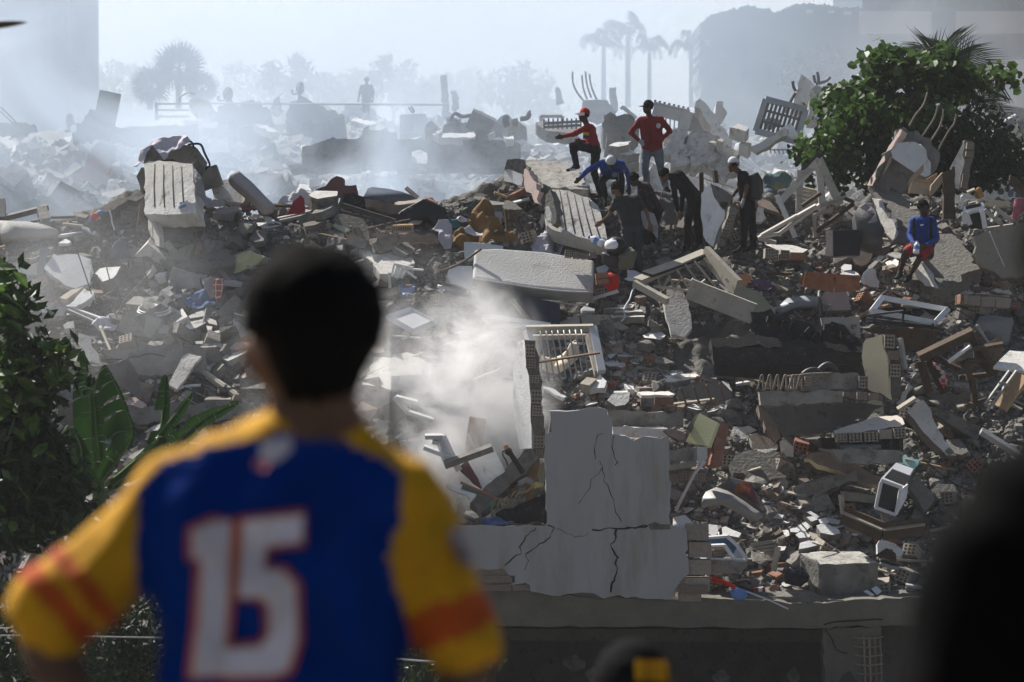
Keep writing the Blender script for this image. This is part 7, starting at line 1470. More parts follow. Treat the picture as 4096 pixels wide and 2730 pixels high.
BB += hand_bones(P(4230, 3800, YB-.17), Vector((.6, -.3, -.3)), Vector((0, 0, 1)), 1.05, 0)+hand_bones(P(5060, 3750, YB-.17), Vector((-.6, -.3, -.3)), Vector((0, 0, 1)), 1.05, 0)
grow('body', BB, ['skin_dark', 'pitch_black'], rb, .016, 5)
hair_mesh('hair', P(4475, 1100, YB), Vector((0, 0, 1)), Vector((0, 1, 0)), 1.05, 'hair_black', rb, .02, -.4, .06)
# capped head at the bottom
YC = 7.4
rc = empty('person', P(2530, 2900, YC), 'onlooker whose black and yellow cap shows at the bottom edge', 'person'); rc.location.z = groundz(YC)
kc = YC*.36/4096
def cc(x0, y0, x1, y1, r0, r1, s_, d0=0., d1=0.): return (P(x0, y0, YC+d0), P(x1, y1, YC+d1), r0*kc, r1*kc, s_)
CB = [cc(2530, 2790, 2530, 2830, 130, 120, 0), cc(2530, 2850, 2530, 3000, 90, 95, 0), cc(2340, 3080, 2720, 3080, 120, 120, 1), cc(2420, 3150, 2440, 3800, 170, 160, 1), cc(2640, 3150, 2620, 3800, 170, 160, 1), cc(2290, 3120, 2240, 3500, 95, 75, 1), cc(2240, 3500, 2300, 3820, 72, 55, 1), cc(2770, 3120, 2820, 3500, 95, 75, 1), cc(2820, 3500, 2760, 3820, 72, 55, 1), cc(2450, 3850, 2450, 4500, 140, 100, 2), cc(2610, 3850, 2610, 4500, 140, 100, 2), cc(2450, 4500, 2450, 5100, 95, 70, 2), cc(2610, 4500, 2610, 5100, 95, 70, 2)]
CB += hand_bones(P(2305, 3830, YC), Vector((.1, 0, -1)), Vector((1, 0, 0)), .95, 0)+hand_bones(P(2755, 3830, YC), Vector((-.1, 0, -1)), Vector((-1, 0, 0)), .95, 0)
grow('body', CB, ['skin_brown', 'black_shirt', 'dark_trousers'], rc, .014, 5)
co = hair_mesh('cap', P(2530, 2772, YC), Vector((0, 0, 1)), Vector((0, 1, 0)), 1.02, 'black_cap', rc, .012, -.2, .0)
for i, (x, w_) in enumerate([(2545, 30), (2585, 26), (2620, 26), (2652, 22)]):
    slab('', [x, 2640, x+w_, 2642+i*3, x+w_, 2722+i*4, x, 2722], 80, 0, .02, 'jersey_yellow', YC-.128+.012*i, 0, 'cap_letter', '', co)
# ================================================================ wreckage in the smoke behind the ridge
Z('Z3')
rl = empty('balcony_railing', P(*q(530, 1090), 63), 'straight burglar bar railing standing in the smoke behind the ridge', 'railing')
A('rail', 372, 1048, 690, 1030, .05, .05, 'dark_metal', parent=rl, Y0=63); A('rail', 372, 1080, 690, 1062, .05, .05, 'dark_metal', parent=rl, Y0=63)
for i in range(9): A('spike', 373+i*39, 1095, 373+i*39, 1008-(i % 2)*4, .035, .035, 'dark_metal', parent=rl, Y0=63)
S('rubble faced block standing behind the red capped man', '882 985 990 975 1112 975 1147 1050 1142 1202 1030 1210 905 1200 880 1100', 64, 0, .8, 'rough_concrete', Y=62.5, jag=.06, name='masonry_chunk')
for i, s in enumerate(['920 1235 1000 1205 1115 1198 1090 1225 1000 1245', '940 1290 1020 1262 1100 1270 1180 1300 1090 1320', '1000 1390 1070 1350 1150 1340 1180 1380 1080 1400']): S(['top', 'middle', 'lowest'][i]+' pale slab in the dust between the two men in red', s, 20, 0, .2, 'pale_plaster', Y=61, edge='concrete')
gt = empty('spiked_gate', P(*q(1450, 1100), 62.5), 'grey spiked gate leaning behind the man in the black cap', 'gate')
A('top_rail', 1300, 885, 1602, 952, .08, .08, 'grey_metal', parent=gt, Y0=62.5); A('panel_rail', 1300, 920, 1600, 990, .08, .3, 'grey_metal', parent=gt, Y0=62.5, up=(0, 0, 1)); A('side_post', 1590, 950, 1560, 1110, .25, .15, 'grey_metal', parent=gt, Y0=62.4)
for i in range(8): A('spike', 1310+i*40, 905+i*9, 1316+i*40, 848+i*9, .04, .04, 'dark_metal', parent=gt, Y0=62.5)
for i in range(8): A('bar', 1300+i*36, 960+i*8, 1295+i*36, 1090+i*4, .03, .03, 'grey_metal', parent=gt, Y0=62.5)
S('thick wall end leaning left behind the ridge', '1650 905 1690 835 1742 880 1850 1010 1972 1182 1952 1252 1850 1152 1740 1010', 66, 0, .5, 'pale_plaster', edge='hollow_clay', Y=61.5, jag=.04, name='masonry_chunk')
Bk(None, '1715 895 40 44 38', Y=61.2) if False else None
S('dark wall in the shade of the leaning wall end', '1600 1090 1650 960 1690 930 1760 1030 1860 1180 1780 1190', 80, 0, .2, 'dark_concrete', Y=62., name='masonry_chunk')
S('square broken post behind the leaning wall end', '1838 860 1892 858 1925 960 1900 1010 1868 1040 1820 1000', 82, 0, .4, 'pale_plaster', Y=63, name='masonry_chunk')
for i, s in enumerate(['1405 1120 1500 1090 1580 1100 1600 1250 1560 1400 1440 1420', '1590 1180 1640 1110 1750 1120 1830 1240 1800 1420 1620 1400', '1800 1250 1860 1180 1965 1260 2005 1440 1900 1500 1790 1420']): S(['left', 'middle', 'right'][i]+' dusty sloping wall piece behind the stooping man', s, 60, 0, .4, 'rough_pale', Y=60.5, jag=.07, name='masonry_chunk', lim=3)
for i, (x, y, w_, h_) in enumerate([(1800, 1205, 70, 24), (1870, 1190, 60, 30), (2080, 1220, 110, 60), (2020, 1080, 150, 60), (2060, 1090, 100, 50)]):
    S(['small pale plate in the dust', 'second pale plate in the dust', 'wide pale plate below the tilted window', 'grey slab behind the tilted window', 'rounded stone behind the tilted window'][i], f'{x-w_/2} {y} {x} {y-h_/2} {x+w_/2} {y-h_*.1} {x+w_*.2} {y+h_/2}', 35, 0, .3, 'pale_plaster', Y=60.5-i*.1, name='rock')
for i, s in enumerate(['20 1020 25 985 75 980 78 1030 40 1040', '100 1040 110 1010 150 1005 155 1040']): S(['left', 'right'][i]+' squared stone on the smoky crest', s, 75, 0, .4, 'concrete', Y=66, name='rock')
S('flat slab on the smoky crest', '300 1040 380 1020 520 1050 660 1090 620 1130 400 1110', 30, 0, .3, 'concrete', Y=65)
T('pipe', '170 1010 230 1000 250 960 262 955', .06, 'dark_metal', 'bent dark pipe on the smoky crest', Y=66)
A('frame_bar', 345, 985, 350, 1030, .08, .08, 'grey_metal', 'left leg of the far table frame', 'frame', Y0=70); A('frame_bar', 345, 985, 528, 985, .08, .08, 'grey_metal', 'top bar of the far table frame', 'frame', Y0=70); A('frame_bar', 528, 985, 530, 1040, .08, .08, 'grey_metal', 'right leg of the far table frame', 'frame', Y0=70)
for i, s in enumerate(['615 608 618 700 650 780 712 862', '695 640 700 710 712 770 738 842', '725 608 732 690 750 765 775 830', '760 632 766 700 788 775 820 846']): T('rebar', s, .03, 'dark_metal', f'tall bent rebar in the haze, {["first", "second", "third", "fourth"][i]} from the left', Y=86)
S('hazy block under the tall bent rebar', '695 870 720 848 910 850 980 950 900 980 720 960', 76, 0, 1., 'concrete', Y=85, name='concrete_block')
S('hazy post right of the tall bent rebar', '928 745 985 738 1000 935 940 940', 86, 0, .8, 'concrete', Y=95, name='column_stub', cat='column')
S('short hazy post left of the tall bent rebar', '468 745 500 740 540 860 480 870', 86, 0, .8, 'concrete', Y=105, name='column_stub', cat='column')
T('pipe', '1020 920 1045 914 1100 960 1155 1005', .05, 'grey_metal', 'bent pipe in the haze above the rubble block', Y=70)
Z('Z4')
FR('window_frame', 'white barred window frame tilted up in front of the tree', '130 842 476 932 392 1202 45 1112', 60, .12, 'window_blue', bars=9, cross=2, barr=.03, barm='dark_metal')
C('teal cloth behind the tilted window', '120 1010 180 1000 260 1020 262 1060 180 1100 120 1090', 70, 0, 'teal', .06, 3, Y=60.6, name='cloth')
S('thick pale slab standing on end behind the tilted window', '440 630 500 680 562 742 520 850 482 942 420 920 365 892 400 760', 70, 0, .5, 'pale_plaster', Y=62, jag=.02)
S('rough broken wall right of the standing slab', '562 722 690 708 722 790 802 942 770 1082 580 1092 500 952 520 850', 72, 0, .6, 'rough_pale', Y=61.5, jag=.06, name='masonry_chunk')
for i, s in enumerate(['540 640 545 670 555 705', '570 612 578 650 582 700', '680 655 640 690 560 712', '362 690 370 740 390 775', '385 790 350 850 300 960']): T('rebar', s, .035, 'dark_metal', ['short rebar left of the standing slab top', 'tall rebar on the broken wall', 'bent rebar pointing right on the broken wall', 'rebar hooked on the standing slab', 'long rebar sagging beside the standing slab'][i], Y=61.3)
S('pale plank edge lying before the tilted window', '5 1245 150 1165 290 1090 332 1100 312 1152 180 1225 60 1292', 55, 0, .12, 'pale_plaster', Y=58.5, name='board')
S('white plate under the tilted window', '260 1090 340 1040 420 1170 340 1160', 62, 0, .08, 'white_plaster', Y=59.5, name=PS)
wg = empty('wire_grid', P(*q(300, 1300), 58.5), 'loose wire grid below the tilted window', 'wire grid')
for i in range(9): T('wire', f'{170+i*35} 1275 {178+i*35} 1290 {176+i*35} 1305', .012, 'grey_metal', parent=wg, Y=58.5, k=1)
T('wire', '165 1272 300 1272 480 1262', .012, 'grey_metal', parent=wg, Y=58.5, k=1); T('wire', '340 1240 470 1245', .012, 'grey_metal', parent=wg, Y=58.5, k=1)
Z('Z4')
hs = empty('small_house', P(*q(2180, 1100), 61), 'small house with a dark hipped roof behind the tree', 'house')
slab('', flat(pl('2000 905 2095 878 2330 920 2500 950 2500 1010 2330 985 2150 1010')), 60, 0, .2, 'dark_concrete', 61, 0, 'roof', '', hs); slab('', flat(pl('2160 1010 2500 1000 2500 1250 2200 1250')), 88, 0, .3, 'concrete', 61.6, 0, 'wall', '', hs)
T('gutter', '2140 1072 2200 1035 2265 1000', .1, 'white_metal', 'white gutter piece right of the tree', Y=58.5)
S('pale wall corner at the right edge', '2285 1020 2340 1010 2350 1190 2300 1190', 86, 0, .3, 'pale_plaster', Y=58., name='masonry_chunk')
# far left
Z('Z1')
A('roof_post', 938, 782, 855, 1190, .55, .3, 'dark_concrete', 'dark leaning post in the haze at the left', 'post', Y0=76, up=(0, -1, 0))
S('ragged masonry piece beside the dark leaning post', '620 1130 690 1050 755 925 792 920 876 945 842 1182 700 1200 620 1190', 82, 0, .5, 'dark_concrete', Y=77, jag=.08, name='masonry_chunk')
S('short ragged post in the haze', '572 968 606 966 592 1100 545 1112', 84, 0, .4, 'dark_concrete', Y=80, jag=.04, name='column_stub', cat='column')
S('pinkish leaning slab in the smoke', '740 1305 800 1240 862 1195 975 1228 935 1400 890 1578 770 1560 660 1540', 66, 0, .3, 'pink_plaster', Y=66, jag=.04, name='masonry_chunk')
S('long hazy wall left of the pillar', '1060 1082 1350 1066 1662 1060 1662 1242 1300 1240 1040 1232', 84, 0, .4, 'dark_concrete', Y=84, name='masonry_chunk')
S('lower hazy wall behind the leaning post', '880 1100 960 1078 1060 1085 1060 1200 890 1200', 84, 0, .4, 'dark_concrete', Y=86, name='masonry_chunk')
S('hazy wall at the far left crest', '0 1042 180 1040 292 1052 302 1102 150 1150 -60 1160', 82, 0, .4, 'dark_concrete', Y=90, name='masonry_chunk')
for i, (s, p_) in enumerate([('0 1152 92 1160 147 1262 60 1268 -50 1265', 35), ('0 1322 90 1350 162 1402 50 1408 -50 1390', 30), ('1760 1212 1902 1190 1957 1282 1790 1302', 40), ('1660 1052 1850 1035 1862 1087 1690 1097', 35), ('2160 1050 2240 1060 2360 1115 2300 1120', 30), ('280 1540 410 1530 405 1560 290 1570', 20), ('0 1600 120 1600 262 1760 220 1810 -40 1820', 55), ('220 1640 300 1645 380 1660 330 1680', 25)]):
    S(['pale slab at the left edge in the haze', 'second pale slab at the left edge', 'bright slab on the far mound', 'upper bright slab on the far mound', 'thin bright slab right on the far mound', 'white plate beside the crouching man', 'big pale slab at the left edge above the mattress', 'small plate below the crouching man'][i], s, p_, 0, .3, 'pale_plaster', Y=[88, 82, 82, 92, 95, 80, 66, 68][i], jag=.05)
C('heap of white clothes left of the crouching man', '30 1520 90 1485 170 1480 260 1500 305 1540 240 1590 120 1610 40 1580', 45, 0, 'white_cloth', .25, 2.5, Y=82, name='clothing', cat='clothing')
C('red clothes beside the man in the red top', '250 1400 300 1375 330 1420 300 1450 255 1440', 60, 0, 'red_jersey', .1, 3, Y=85, name='clothing', cat='clothing')
RB('cabinet', 'dark cabinet behind the far crouching man', '240 1360 430 1350 640 1480 640 1568 430 1560 240 1500', 80, 0, 1., 'dark_concrete', Y=87, bev=.05)
for i, s in enumerate(['0 908 80 980 170 1080', '0 945 60 1000 140 1075']): T('cable', s, .03, 'dark_metal', ['upper', 'lower'][i]+' slack cable at the left edge in the haze', Y=90)
fr2 = empty('roof_railing', P(*q(1450, 1010), 96), 'thin pipe railing on the far roof mound', 'railing')
A('post', 1325, 875, 1328, 1020, .1, .1, 'grey_metal', parent=fr2, Y0=96)
for y in (882, 935, 990): A('rail', 1325, y, 1605, y-2, .06, .06, 'grey_metal', parent=fr2, Y0=96)
T('wire', '1515 870 1530 820 1600 785 1655 800', .04, 'grey_metal', parent=fr2, Y=96)
A('beam', 1600, 878, 3800, 890, .06, .06, 'grey_metal', 'long thin pipe along the far roof mound', 'pipe', Y0=98)
S('pale stuccoed chimney block on the far roof mound', '1600 850 1700 838 1780 850 1790 950 1640 980 1610 940', 80, 0, .8, 'cream_plaster', Y=97, jag=.05, name='masonry_chunk')
S('broken roof mound under the first dish', '1790 960 1900 880 2110 855 2260 900 2300 1000 2100 1060 1850 1040', 70, 0, 2., 'dark_concrete', Y=99, jag=.08, name='masonry_chunk')
def dish(label, x, y, rx, rz, Y):
    c = P(*q(x, y), Y); k = ZV[2]/ppm(Y); o = empty('satellite_dish', c-Vector((0, 0, rz*k*1.3)), label, 'satellite dish'); V = []; n = 18
    for lay in range(4):
        t = lay/3; V += [c+Vector((math.cos(2*math.pi*i/n)*rx*k*t, .25*t*t, math.sin(2*math.pi*i/n)*rz*k*t)) for i in range(n)]
    F = [[l_*n+i, l_*n+(i+1) % n, (l_+1)*n+(i+1) % n, (l_+1)*n+i] for l_ in range(3) for i in range(n)]
    meshobj('reflector', V, F, 'dark_concrete', o); V, F = tubeverts([c, c-Vector((0, 0, rz*k*1.6))], .05, 6); meshobj('mast', V, F, 'dark_metal', o)
    V, F = tubeverts(smoothpath([c-Vector((rx*k*.3, 0, rz*k*.8)), c-Vector((rx*k*1.6, -.2, rz*k*.85)), c-Vector((rx*k*1.9, -.2, rz*k*.4)), c-Vector((rx*k*1.6, -.2, rz*k*.3))]), .035, 6); meshobj('feed_arm', V, F, 'dark_metal', o)
dish('upright satellite dish on the far mound, left of the walking man', 1926, 798, 44, 64, 99)
Z('Z2')
dish('tilted satellite dish on the nearer peak of the far mound', 420, 745, 36, 58, 99)
S('dark peak of the far mound under the tilted dish', '300 960 350 860 410 815 520 860 640 920 800 980 600 1040 320 1050', 66, 0, 2., 'dark_concrete', Y=100, jag=.06, name='masonry_chunk')
S('pale stub on the far mound', '190 890 210 830 250 825 265 930 240 970 200 960', 80, 0, .5, 'pale_plaster', Y=98, jag=.05, name='masonry_chunk')
S('rounded pinkish lump under the walking man', '780 1000 800 905 900 895 1000 905 1070 940 1070 1000 900 1030', 66, 0, 1., 'pale_plaster', Y=113, jag=.05, name='rock')
S('white square slab facing us in the haze', '1262 978 1380 968 1493 966 1502 1122 1380 1128 1266 1130', 58, 0, .5, 'white_plaster', Y=84, jag=.02, name='masonry_chunk')
T('wire', '1345 910 1370 950 1390 945 1365 905', .03, 'dark_metal', 'wire loop on the white square slab', Y=84)
S('tall hazy column left of the palms', '1612 645 1665 630 1692 990 1640 1000', 85, 0, .7, 'concrete', Y=108, jag=.03, name='column_stub', cat='column')
S('short hazy column beside the tall one', '1703 772 1750 768 1768 900 1725 955', 85, 0, .7, 'concrete', Y=108, jag=.03, name='column_stub', cat='column')
for i, (s, p_, y_) in enumerate([('1540 1140 1700 1128 1905 1130 1900 1165 1620 1168', 25, 72), ('1570 1115 1635 1090 1620 1120 1590 1140', 40, 70), ('850 1020 920 1005 1070 1040 980 1060', 30, 95), ('1340 1180 1420 1165 1460 1150 1400 1185', 30, 76), ('2150 1160 2230 1155 2240 1180 2170 1180', 30, 68), ('1370 1290 1440 1270 1500 1300 1490 1390 1420 1380', 40, 64), ('2010 1145 2075 1110 2040 1140', 45, 69)]):
    S(['long pale slab on the hazy crest', 'pointed white plate on the hazy crest', 'pale slab at the walking man feet', 'small bright slab below the white square', 'bright flake on the hazy crest', 'scaly pale patch in the smoke', 'thin bright flake on the hazy crest'][i], s, p_, 0, .2, 'white_plaster', Y=y_, jag=.04)
for i, (s, y_) in enumerate([('440 1245 520 1235 640 1190 660 1180 920 1180 925 1420 330 1430 330 1400 440 1395', 72), ('900 1180 1010 1105 1035 1110 1240 1120 1250 1400 900 1400', 75), ('1240 1180 1500 1185 1505 1150 1800 1175 1810 1420 1240 1430', 73), ('1800 1185 2020 1190 2240 1195 2290 1225 2300 1420 1800 1430', 70)]): S(['leftmost', 'second', 'third', 'rightmost'][i]+' dark wall block standing in the smoke behind the ridge', s, 84, 0, 1.2, 'concrete', Y=y_, jag=.012, name='masonry_chunk', lim=4)
for i, (x, y) in enumerate([(1540, 1060), (1700, 1010), (1790, 1030), (1960, 1050), (2060, 1020), (2160, 1000), (2250, 1030), (1150, 1110), (1010, 1095), (700, 1180)]):
    S(f'hazy lump of wreckage on the middle crest, {["first", "second", "third", "fourth", "fifth", "sixth", "seventh", "eighth", "ninth", "tenth"][i]} listed from the long slab', f'{x-60} {y+50} {x-40} {y-10} {x} {y-30} {x+50} {y+10} {x+90} {y+50}', 65, 0, .8, 'concrete', Y=74+(i % 3)*3, jag=.08, name='rock')
T('pipe', '1690 1030 1735 965 1800 990 1880 980 1885 1010', .05, 'dark_metal', 'twisted pipe on the hazy crest', Y=74)
A('slab_edge', 1860, 1000, 2050, 1090, .2, .5, 'concrete', 'sloping slab edge on the hazy crest', 'slab', Y0=73)
# ================================================================ buildings
def block(name, label, x0, y0, x1, y1, Y, depth, m, cat='building'):
    o = empty(name, P((x0+x1)/2, y1, Y), label, cat)
    a, b = P(x0, y0, Y), P(x1, y1, Y); lo = Vector((a.x, Y, 0)); hi = Vector((b.x, Y+depth, a.z)); c = (lo+hi)/2; h_ = (hi-lo)/2
    v, f = boxmesh(c, Vector((h_.x, 0, 0)), Vector((0, h_.y, 0)), Vector((0, 0, h_.z))); meshobj('wall', v, f, m, o); return o
def panelbox(name, parent, x0, y0, x1, y1, Y, d, m):
    a, b = P(x0, y1, Y), P(x1, y0, Y); c = Vector(((a.x+b.x)/2, Y+d/2, (a.z+b.z)/2)); v, f = boxmesh(c, Vector(((b.x-a.x)/2, 0, 0)), Vector((0, d/2, 0)), Vector((0, 0, (b.z-a.z)/2))); return meshobj(name, v, f, m, parent)
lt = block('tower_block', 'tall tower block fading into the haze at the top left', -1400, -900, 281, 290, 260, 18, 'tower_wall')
for r_ in range(9):
    for c_ in range(12):
        x, y = -250+c_*46, -380+r_*74
        if x < 262: w = panelbox('window', lt, x, y, x+22, y+36, 259.9, .08, 'tower_glass')
panelbox('balcony', lt, 262, 262, 318, 290, 258.5, 2, 'tower_wall')
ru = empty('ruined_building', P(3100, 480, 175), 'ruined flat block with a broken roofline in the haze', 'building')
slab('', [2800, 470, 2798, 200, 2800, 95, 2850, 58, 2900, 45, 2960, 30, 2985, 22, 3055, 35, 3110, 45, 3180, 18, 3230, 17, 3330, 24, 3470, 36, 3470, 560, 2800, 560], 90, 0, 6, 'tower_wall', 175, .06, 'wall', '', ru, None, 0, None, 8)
for x, y, w_, h_ in [(2822, 160, 14, 24), (3225, 40, 26, 12), (3315, 42, 22, 12), (3375, 48, 30, 12), (2880, 190, 30, 40), (2960, 190, 30, 40), (3040, 200, 30, 40), (3120, 190, 30, 40), (3220, 190, 30, 40), (3310, 190, 30, 40), (2880, 280, 30, 40), (2960, 285, 30, 40), (3060, 280, 30, 40), (3240, 285, 30, 40), (3330, 285, 30, 40)]:
    panelbox('window_hole_patch', ru, x, y, x+w_, y+h_, 174.9, .1, 'pale_plaster' if h_ < 30 else 'tower_glass')  # flat panels; the tall dark ones paint the shade inside open windows
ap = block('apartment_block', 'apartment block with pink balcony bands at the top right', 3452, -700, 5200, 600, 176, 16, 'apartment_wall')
for k, y in enumerate((-340, -148, 45, 238)):
    for x0, x1, m in [(3440, 3726, 'balcony_pink'), (3830, 4140, 'balcony_pink'), (4200, 4600, 'balcony_pink')]: panelbox('balcony_parapet', ap, x0, y, x1, y+90, 174.6, 1.3, m)
    panelbox('stair_strip', ap, 3728, y-20, 3828, y+100, 175.6, .4, 'apartment_wall')
    for x0 in range(3470, 4500, 92): w = panelbox('window', ap, x0, y-98, x0+66, y-6, 175.85, .1, 'apartment_glass')
# ================================================================ plants
def leafcloud(name, spots, size, m, parent, seed, up=.6, round_=False, flip=None):
    """many small folded leaves, one mesh"""
    r = random.Random(seed); V = []; F = []
    for p in spots:
        s = size*r.uniform(.6, 1.25); n = Vector((r.gauss(0, 1), r.gauss(0, 1), r.gauss(up, .7))).normalized(); t = n.cross(Vector((r.gauss(0, 1), r.gauss(0, 1), r.gauss(0, 1)))).normalized(); b = n.cross(t); k = len(V)
        if round_:
            V += [p-t*s*.5, p-t*s*.2+b*s*.45, p+t*s*.3+b*s*.42, p+t*s*.55, p+t*s*.3-b*s*.42, p-t*s*.2-b*s*.45]; V[k+1] += n*s*.12; V[k+2] += n*s*.12; V[k+4] += n*s*.12; V[k+5] += n*s*.12
            F += [[k, k+1, k+2, k+3], [k, k+3, k+4, k+5]]
        else:
            V += [p-t*s*.5, p+b*s*.24+n*s*.08, p+t*s*.6, p-b*s*.24+n*s*.08]; F += [[k, k+1, k+2], [k, k+2, k+3]]
    return meshobj(name, V, F, m, parent)
def inpoly(x, y, pp):
    c = False; j = len(pp)-1
    for i in range(len(pp)):
        if (pp[i][1] > y) != (pp[j][1] > y) and x < (pp[j][0]-pp[i][0])*(y-pp[i][1])/(pp[j][1]-pp[i][1])+pp[i][0]: c = not c
        j = i
    return c
def cloudspots(pp, n, Y, dY, r, clump=26, rad=.3):
    xs = [p[0] for p in pp]; ys = [p[1] for p in pp]; out = []
    while len(out) < n:
        x, y = r.uniform(min(xs), max(xs)), r.uniform(min(ys), max(ys))
        if not inpoly(x, y, pp): continue
        c = P(x, y, Y+r.uniform(-dY, dY))
        for i in range(clump): out.append(c+Vector((r.gauss(0, rad), r.gauss(0, rad), r.gauss(0, rad*.7))))
    return out
def pathpt(path, t):
    f = t*(len(path)-1); i = min(int(f), len(path)-2); return path[i].lerp(path[i+1], f-i)
# --- sea almond tree on the right
Z('Z4'); rt_ = random.Random(41)
tr = empty('almond_tree', P(*q(1450, 1700), 57.5), 'dense broad leaved tree with flat tiers of round leaves at the right', 'tree')
V, F = tubeverts([P(*q(1380, 1800), 57.5), P(*q(1360, 1300), 57.5), P(*q(1345, 900), 57.4), P(*q(1340, 640), 57.3)], .16, 7, .35); meshobj('trunk', V, F, 'bark', tr)
sp = []
TIERS = ['1340 640 1180 560 1080 520 975 545', '1340 640 1420 590 1540 520 1680 480', '1345 640 1330 540 1200 490 1110 480', '1400 600 1560 560 1640 530 1690 545', '1345 900 1150 800 1000 740 840 775', '1345 850 1500 720 1750 690 2000 680 2290 690', '1345 900 1600 740 1900 690 2180 660', '1345 950 1050 830 750 820 590 900', '1345 900 1500 830 1700 760 1880 840', '1345 1000 1000 850 800 830 690 860', '1350 820 1230 650 1200 560', '1340 800 1450 760 1560 700']
for s in TIERS:
    pth = smoothpath([P(*p_, 57.3+rt_.uniform(-.8, .8)) for p_ in pl(s)], 5); V, F = tubeverts(pth, .035, 5, .4); meshobj('branch', V, F, 'bark', tr)
    sp += [pathpt(pth, .25+.75*rt_.random())+Vector((rt_.gauss(0, .13), rt_.gauss(0, .25), rt_.gauss(.02, .12))) for i in range(150)]
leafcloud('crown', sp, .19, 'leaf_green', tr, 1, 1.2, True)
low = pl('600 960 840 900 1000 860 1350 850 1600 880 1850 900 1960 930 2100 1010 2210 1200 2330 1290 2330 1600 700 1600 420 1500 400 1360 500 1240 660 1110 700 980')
sp = cloudspots(low, 4300, 57.6, 1.3, rt_, 22, .16); leafcloud('lower_crown', sp, .15, 'leaf_dark', tr, 2, .5, True)  # darker leaf colour carries the shade low in the tree
sp = cloudspots(pl('480 1200 640 1080 760 1050 900 1300 700 1450 420 1420'), 420, 56.4, .5, rt_, 14, .16)+cloudspots(pl('620 950 1000 840 1500 840 1800 880 1500 1050 900 1080'), 420, 56.2, .5, rt_, 10, .14); leafcloud('lit_tint_leaves', sp, .15, 'leaf_green', tr, 3, .8, True)  # brighter leaf colour stands for light on these clumps
sp = cloudspots(pl('1900 930 2100 1010 2210 1180 2330 1280 2330 1500 1800 1500 1700 1200'), 1800, 56.6, .6, rt_, 20, .25); leafcloud('creeper', sp, .09, 'leaf_dark', tr, 4, .5)
# --- coconut fronds behind it
def frond(parent, path, n, L_, m, droop=.5, w=.03, name='frond', side=None, tipscale=.5):
    pth = smoothpath(path, 6); V, F = tubeverts(pth, .03, 5, .3); V = list(V)
    for i in range(n):
        t = .08+.92*i/n; c = pathpt(pth, t); d = (pathpt(pth, min(1, t+.03))-pathpt(pth, max(0, t-.03))).normalized()
        for sg in (-1, 1):
            sd = d.cross(Vector((0, -1, 0))).normalized()*sg; sd = (sd+d*.75).normalized(); l_ = L_*(1-(1-tipscale)*t)*random.uniform(.85, 1.1)
            a = c; e = c+sd*l_*.6+Vector((0, random.uniform(-.1, .1), -droop*l_*.12)); f = c+sd*l_+Vector((0, 0, -droop*l_*.45)); k = len(V); o_ = d*w*.5
            V += [a-o_, a+o_, e+o_, e-o_, f]; F += [[k, k+1, k+2, k+3], [k+3, k+2, k+4]]
    return meshobj(name, V, F, m, parent)
cp_ = empty('coconut_palm', P(*q(1680, 1500), 59.5), 'coconut palm crown showing behind the broad leaved tree', 'palm tree')
V, F = tubeverts([P(*q(1690, 1500), 59.5), P(*q(1680, 1000), 59.5), P(*q(1660, 690), 59.5)], .14, 7, .7); meshobj('trunk', V, F, 'bark', cp_)
fan_ = P(*q(1650, 690), 59.5)
for s, n_, L_ in [('1650 690 1620 560 1590 420', 24, 1.7), ('1650 690 1700 560 1725 450', 22, 1.6), ('1650 690 1560 570 1430 470', 20, 1.3), ('1650 690 1740 590 1850 540', 20, 1.3), ('1900 950 1960 840 2040 760 2160 740', 18, .7), ('1650 690 1850 740 1960 850 2000 960', 18, .6), ('1250 640 1150 620 1060 640 1010 720', 16, .6), ('1650 690 1500 640 1350 640', 14, .7), ('2000 940 2060 890 2120 900 2180 1010', 12, .5)]:
    frond(cp_, [P(*p_, 58.4+random.uniform(-.4, .4)) for p_ in pl(s)], n_, L_, 'palm_green', .35)
# --- banana plants
Z('W1'); rbn = random.Random(9)
def banana_leaf(parent, s, w, Y, m='banana_green', lean=(1, 1), fold=.35, torn=.35, bend=-.3):
    w *= .68; pth = smoothpath([P(*p_, Y+.12*i) for i, p_ in enumerate(pl(s))], 6); N = 26; V = []; F = []
    for sg in (-1, 1):
        wid = w*lean[0 if sg < 0 else 1]
        if wid <= 0: continue
        i = 0
        while i < N:
            L_ = rbn.randint(1, 4); t0, t1 = i/N, min(1, (i+L_)/N); i += L_
            if rbn.random() < .08: continue
            dr_ = rbn.uniform(.0, torn); sub = 3
            for q_ in range(L_):
                ta, tb = (i-L_+q_)/N, (i-L_+q_+1)/N
                tb -= .006 if q_ == L_-1 else 0
                if ta >= 1: continue
                row = []
                for t in (ta, min(1, tb)):
                    c = pathpt(pth, t); d = (pathpt(pth, min(1, t+.03))-pathpt(pth, max(0, t-.03))).normalized(); sd = d.cross(Vector((0, -1, 0))).normalized()*sg
                    ww = wid*math.sin(math.pi*min(1, .12+.86*t))**.6
                    row.append([c+sd*ww*u+Vector((0, -fold*ww*u*(1-.5*u), (bend-dr_)*ww*u*u))+d*ww*u*.25 for u in (0, .33, .66, 1)])
                k = len(V); V += row[0]+row[1]
                F += [[k+j, k+j+1, k+j+5, k+j+4] for j in range(3)]
    o = meshobj('leaf', V, F, m, parent, smooth=True); V, F = tubeverts(pth, .028, 5, .3); meshobj('midrib', V, F, 'banana_rib', o); return o
mat('banana_rib', (.10, .15, .05), var=.2)
bn = empty('banana_plant', P(*q(900, 2600), 38), 'banana plant with torn upright leaves in front of the rubble', 'banana plant')
V, F = tubeverts([P(*q(880, 2900), 38), P(*q(850, 2300), 38), P(*q(820, 1800), 38)], .14, 9, .5); meshobj('stem', V, F, 'banana_rib', bn)
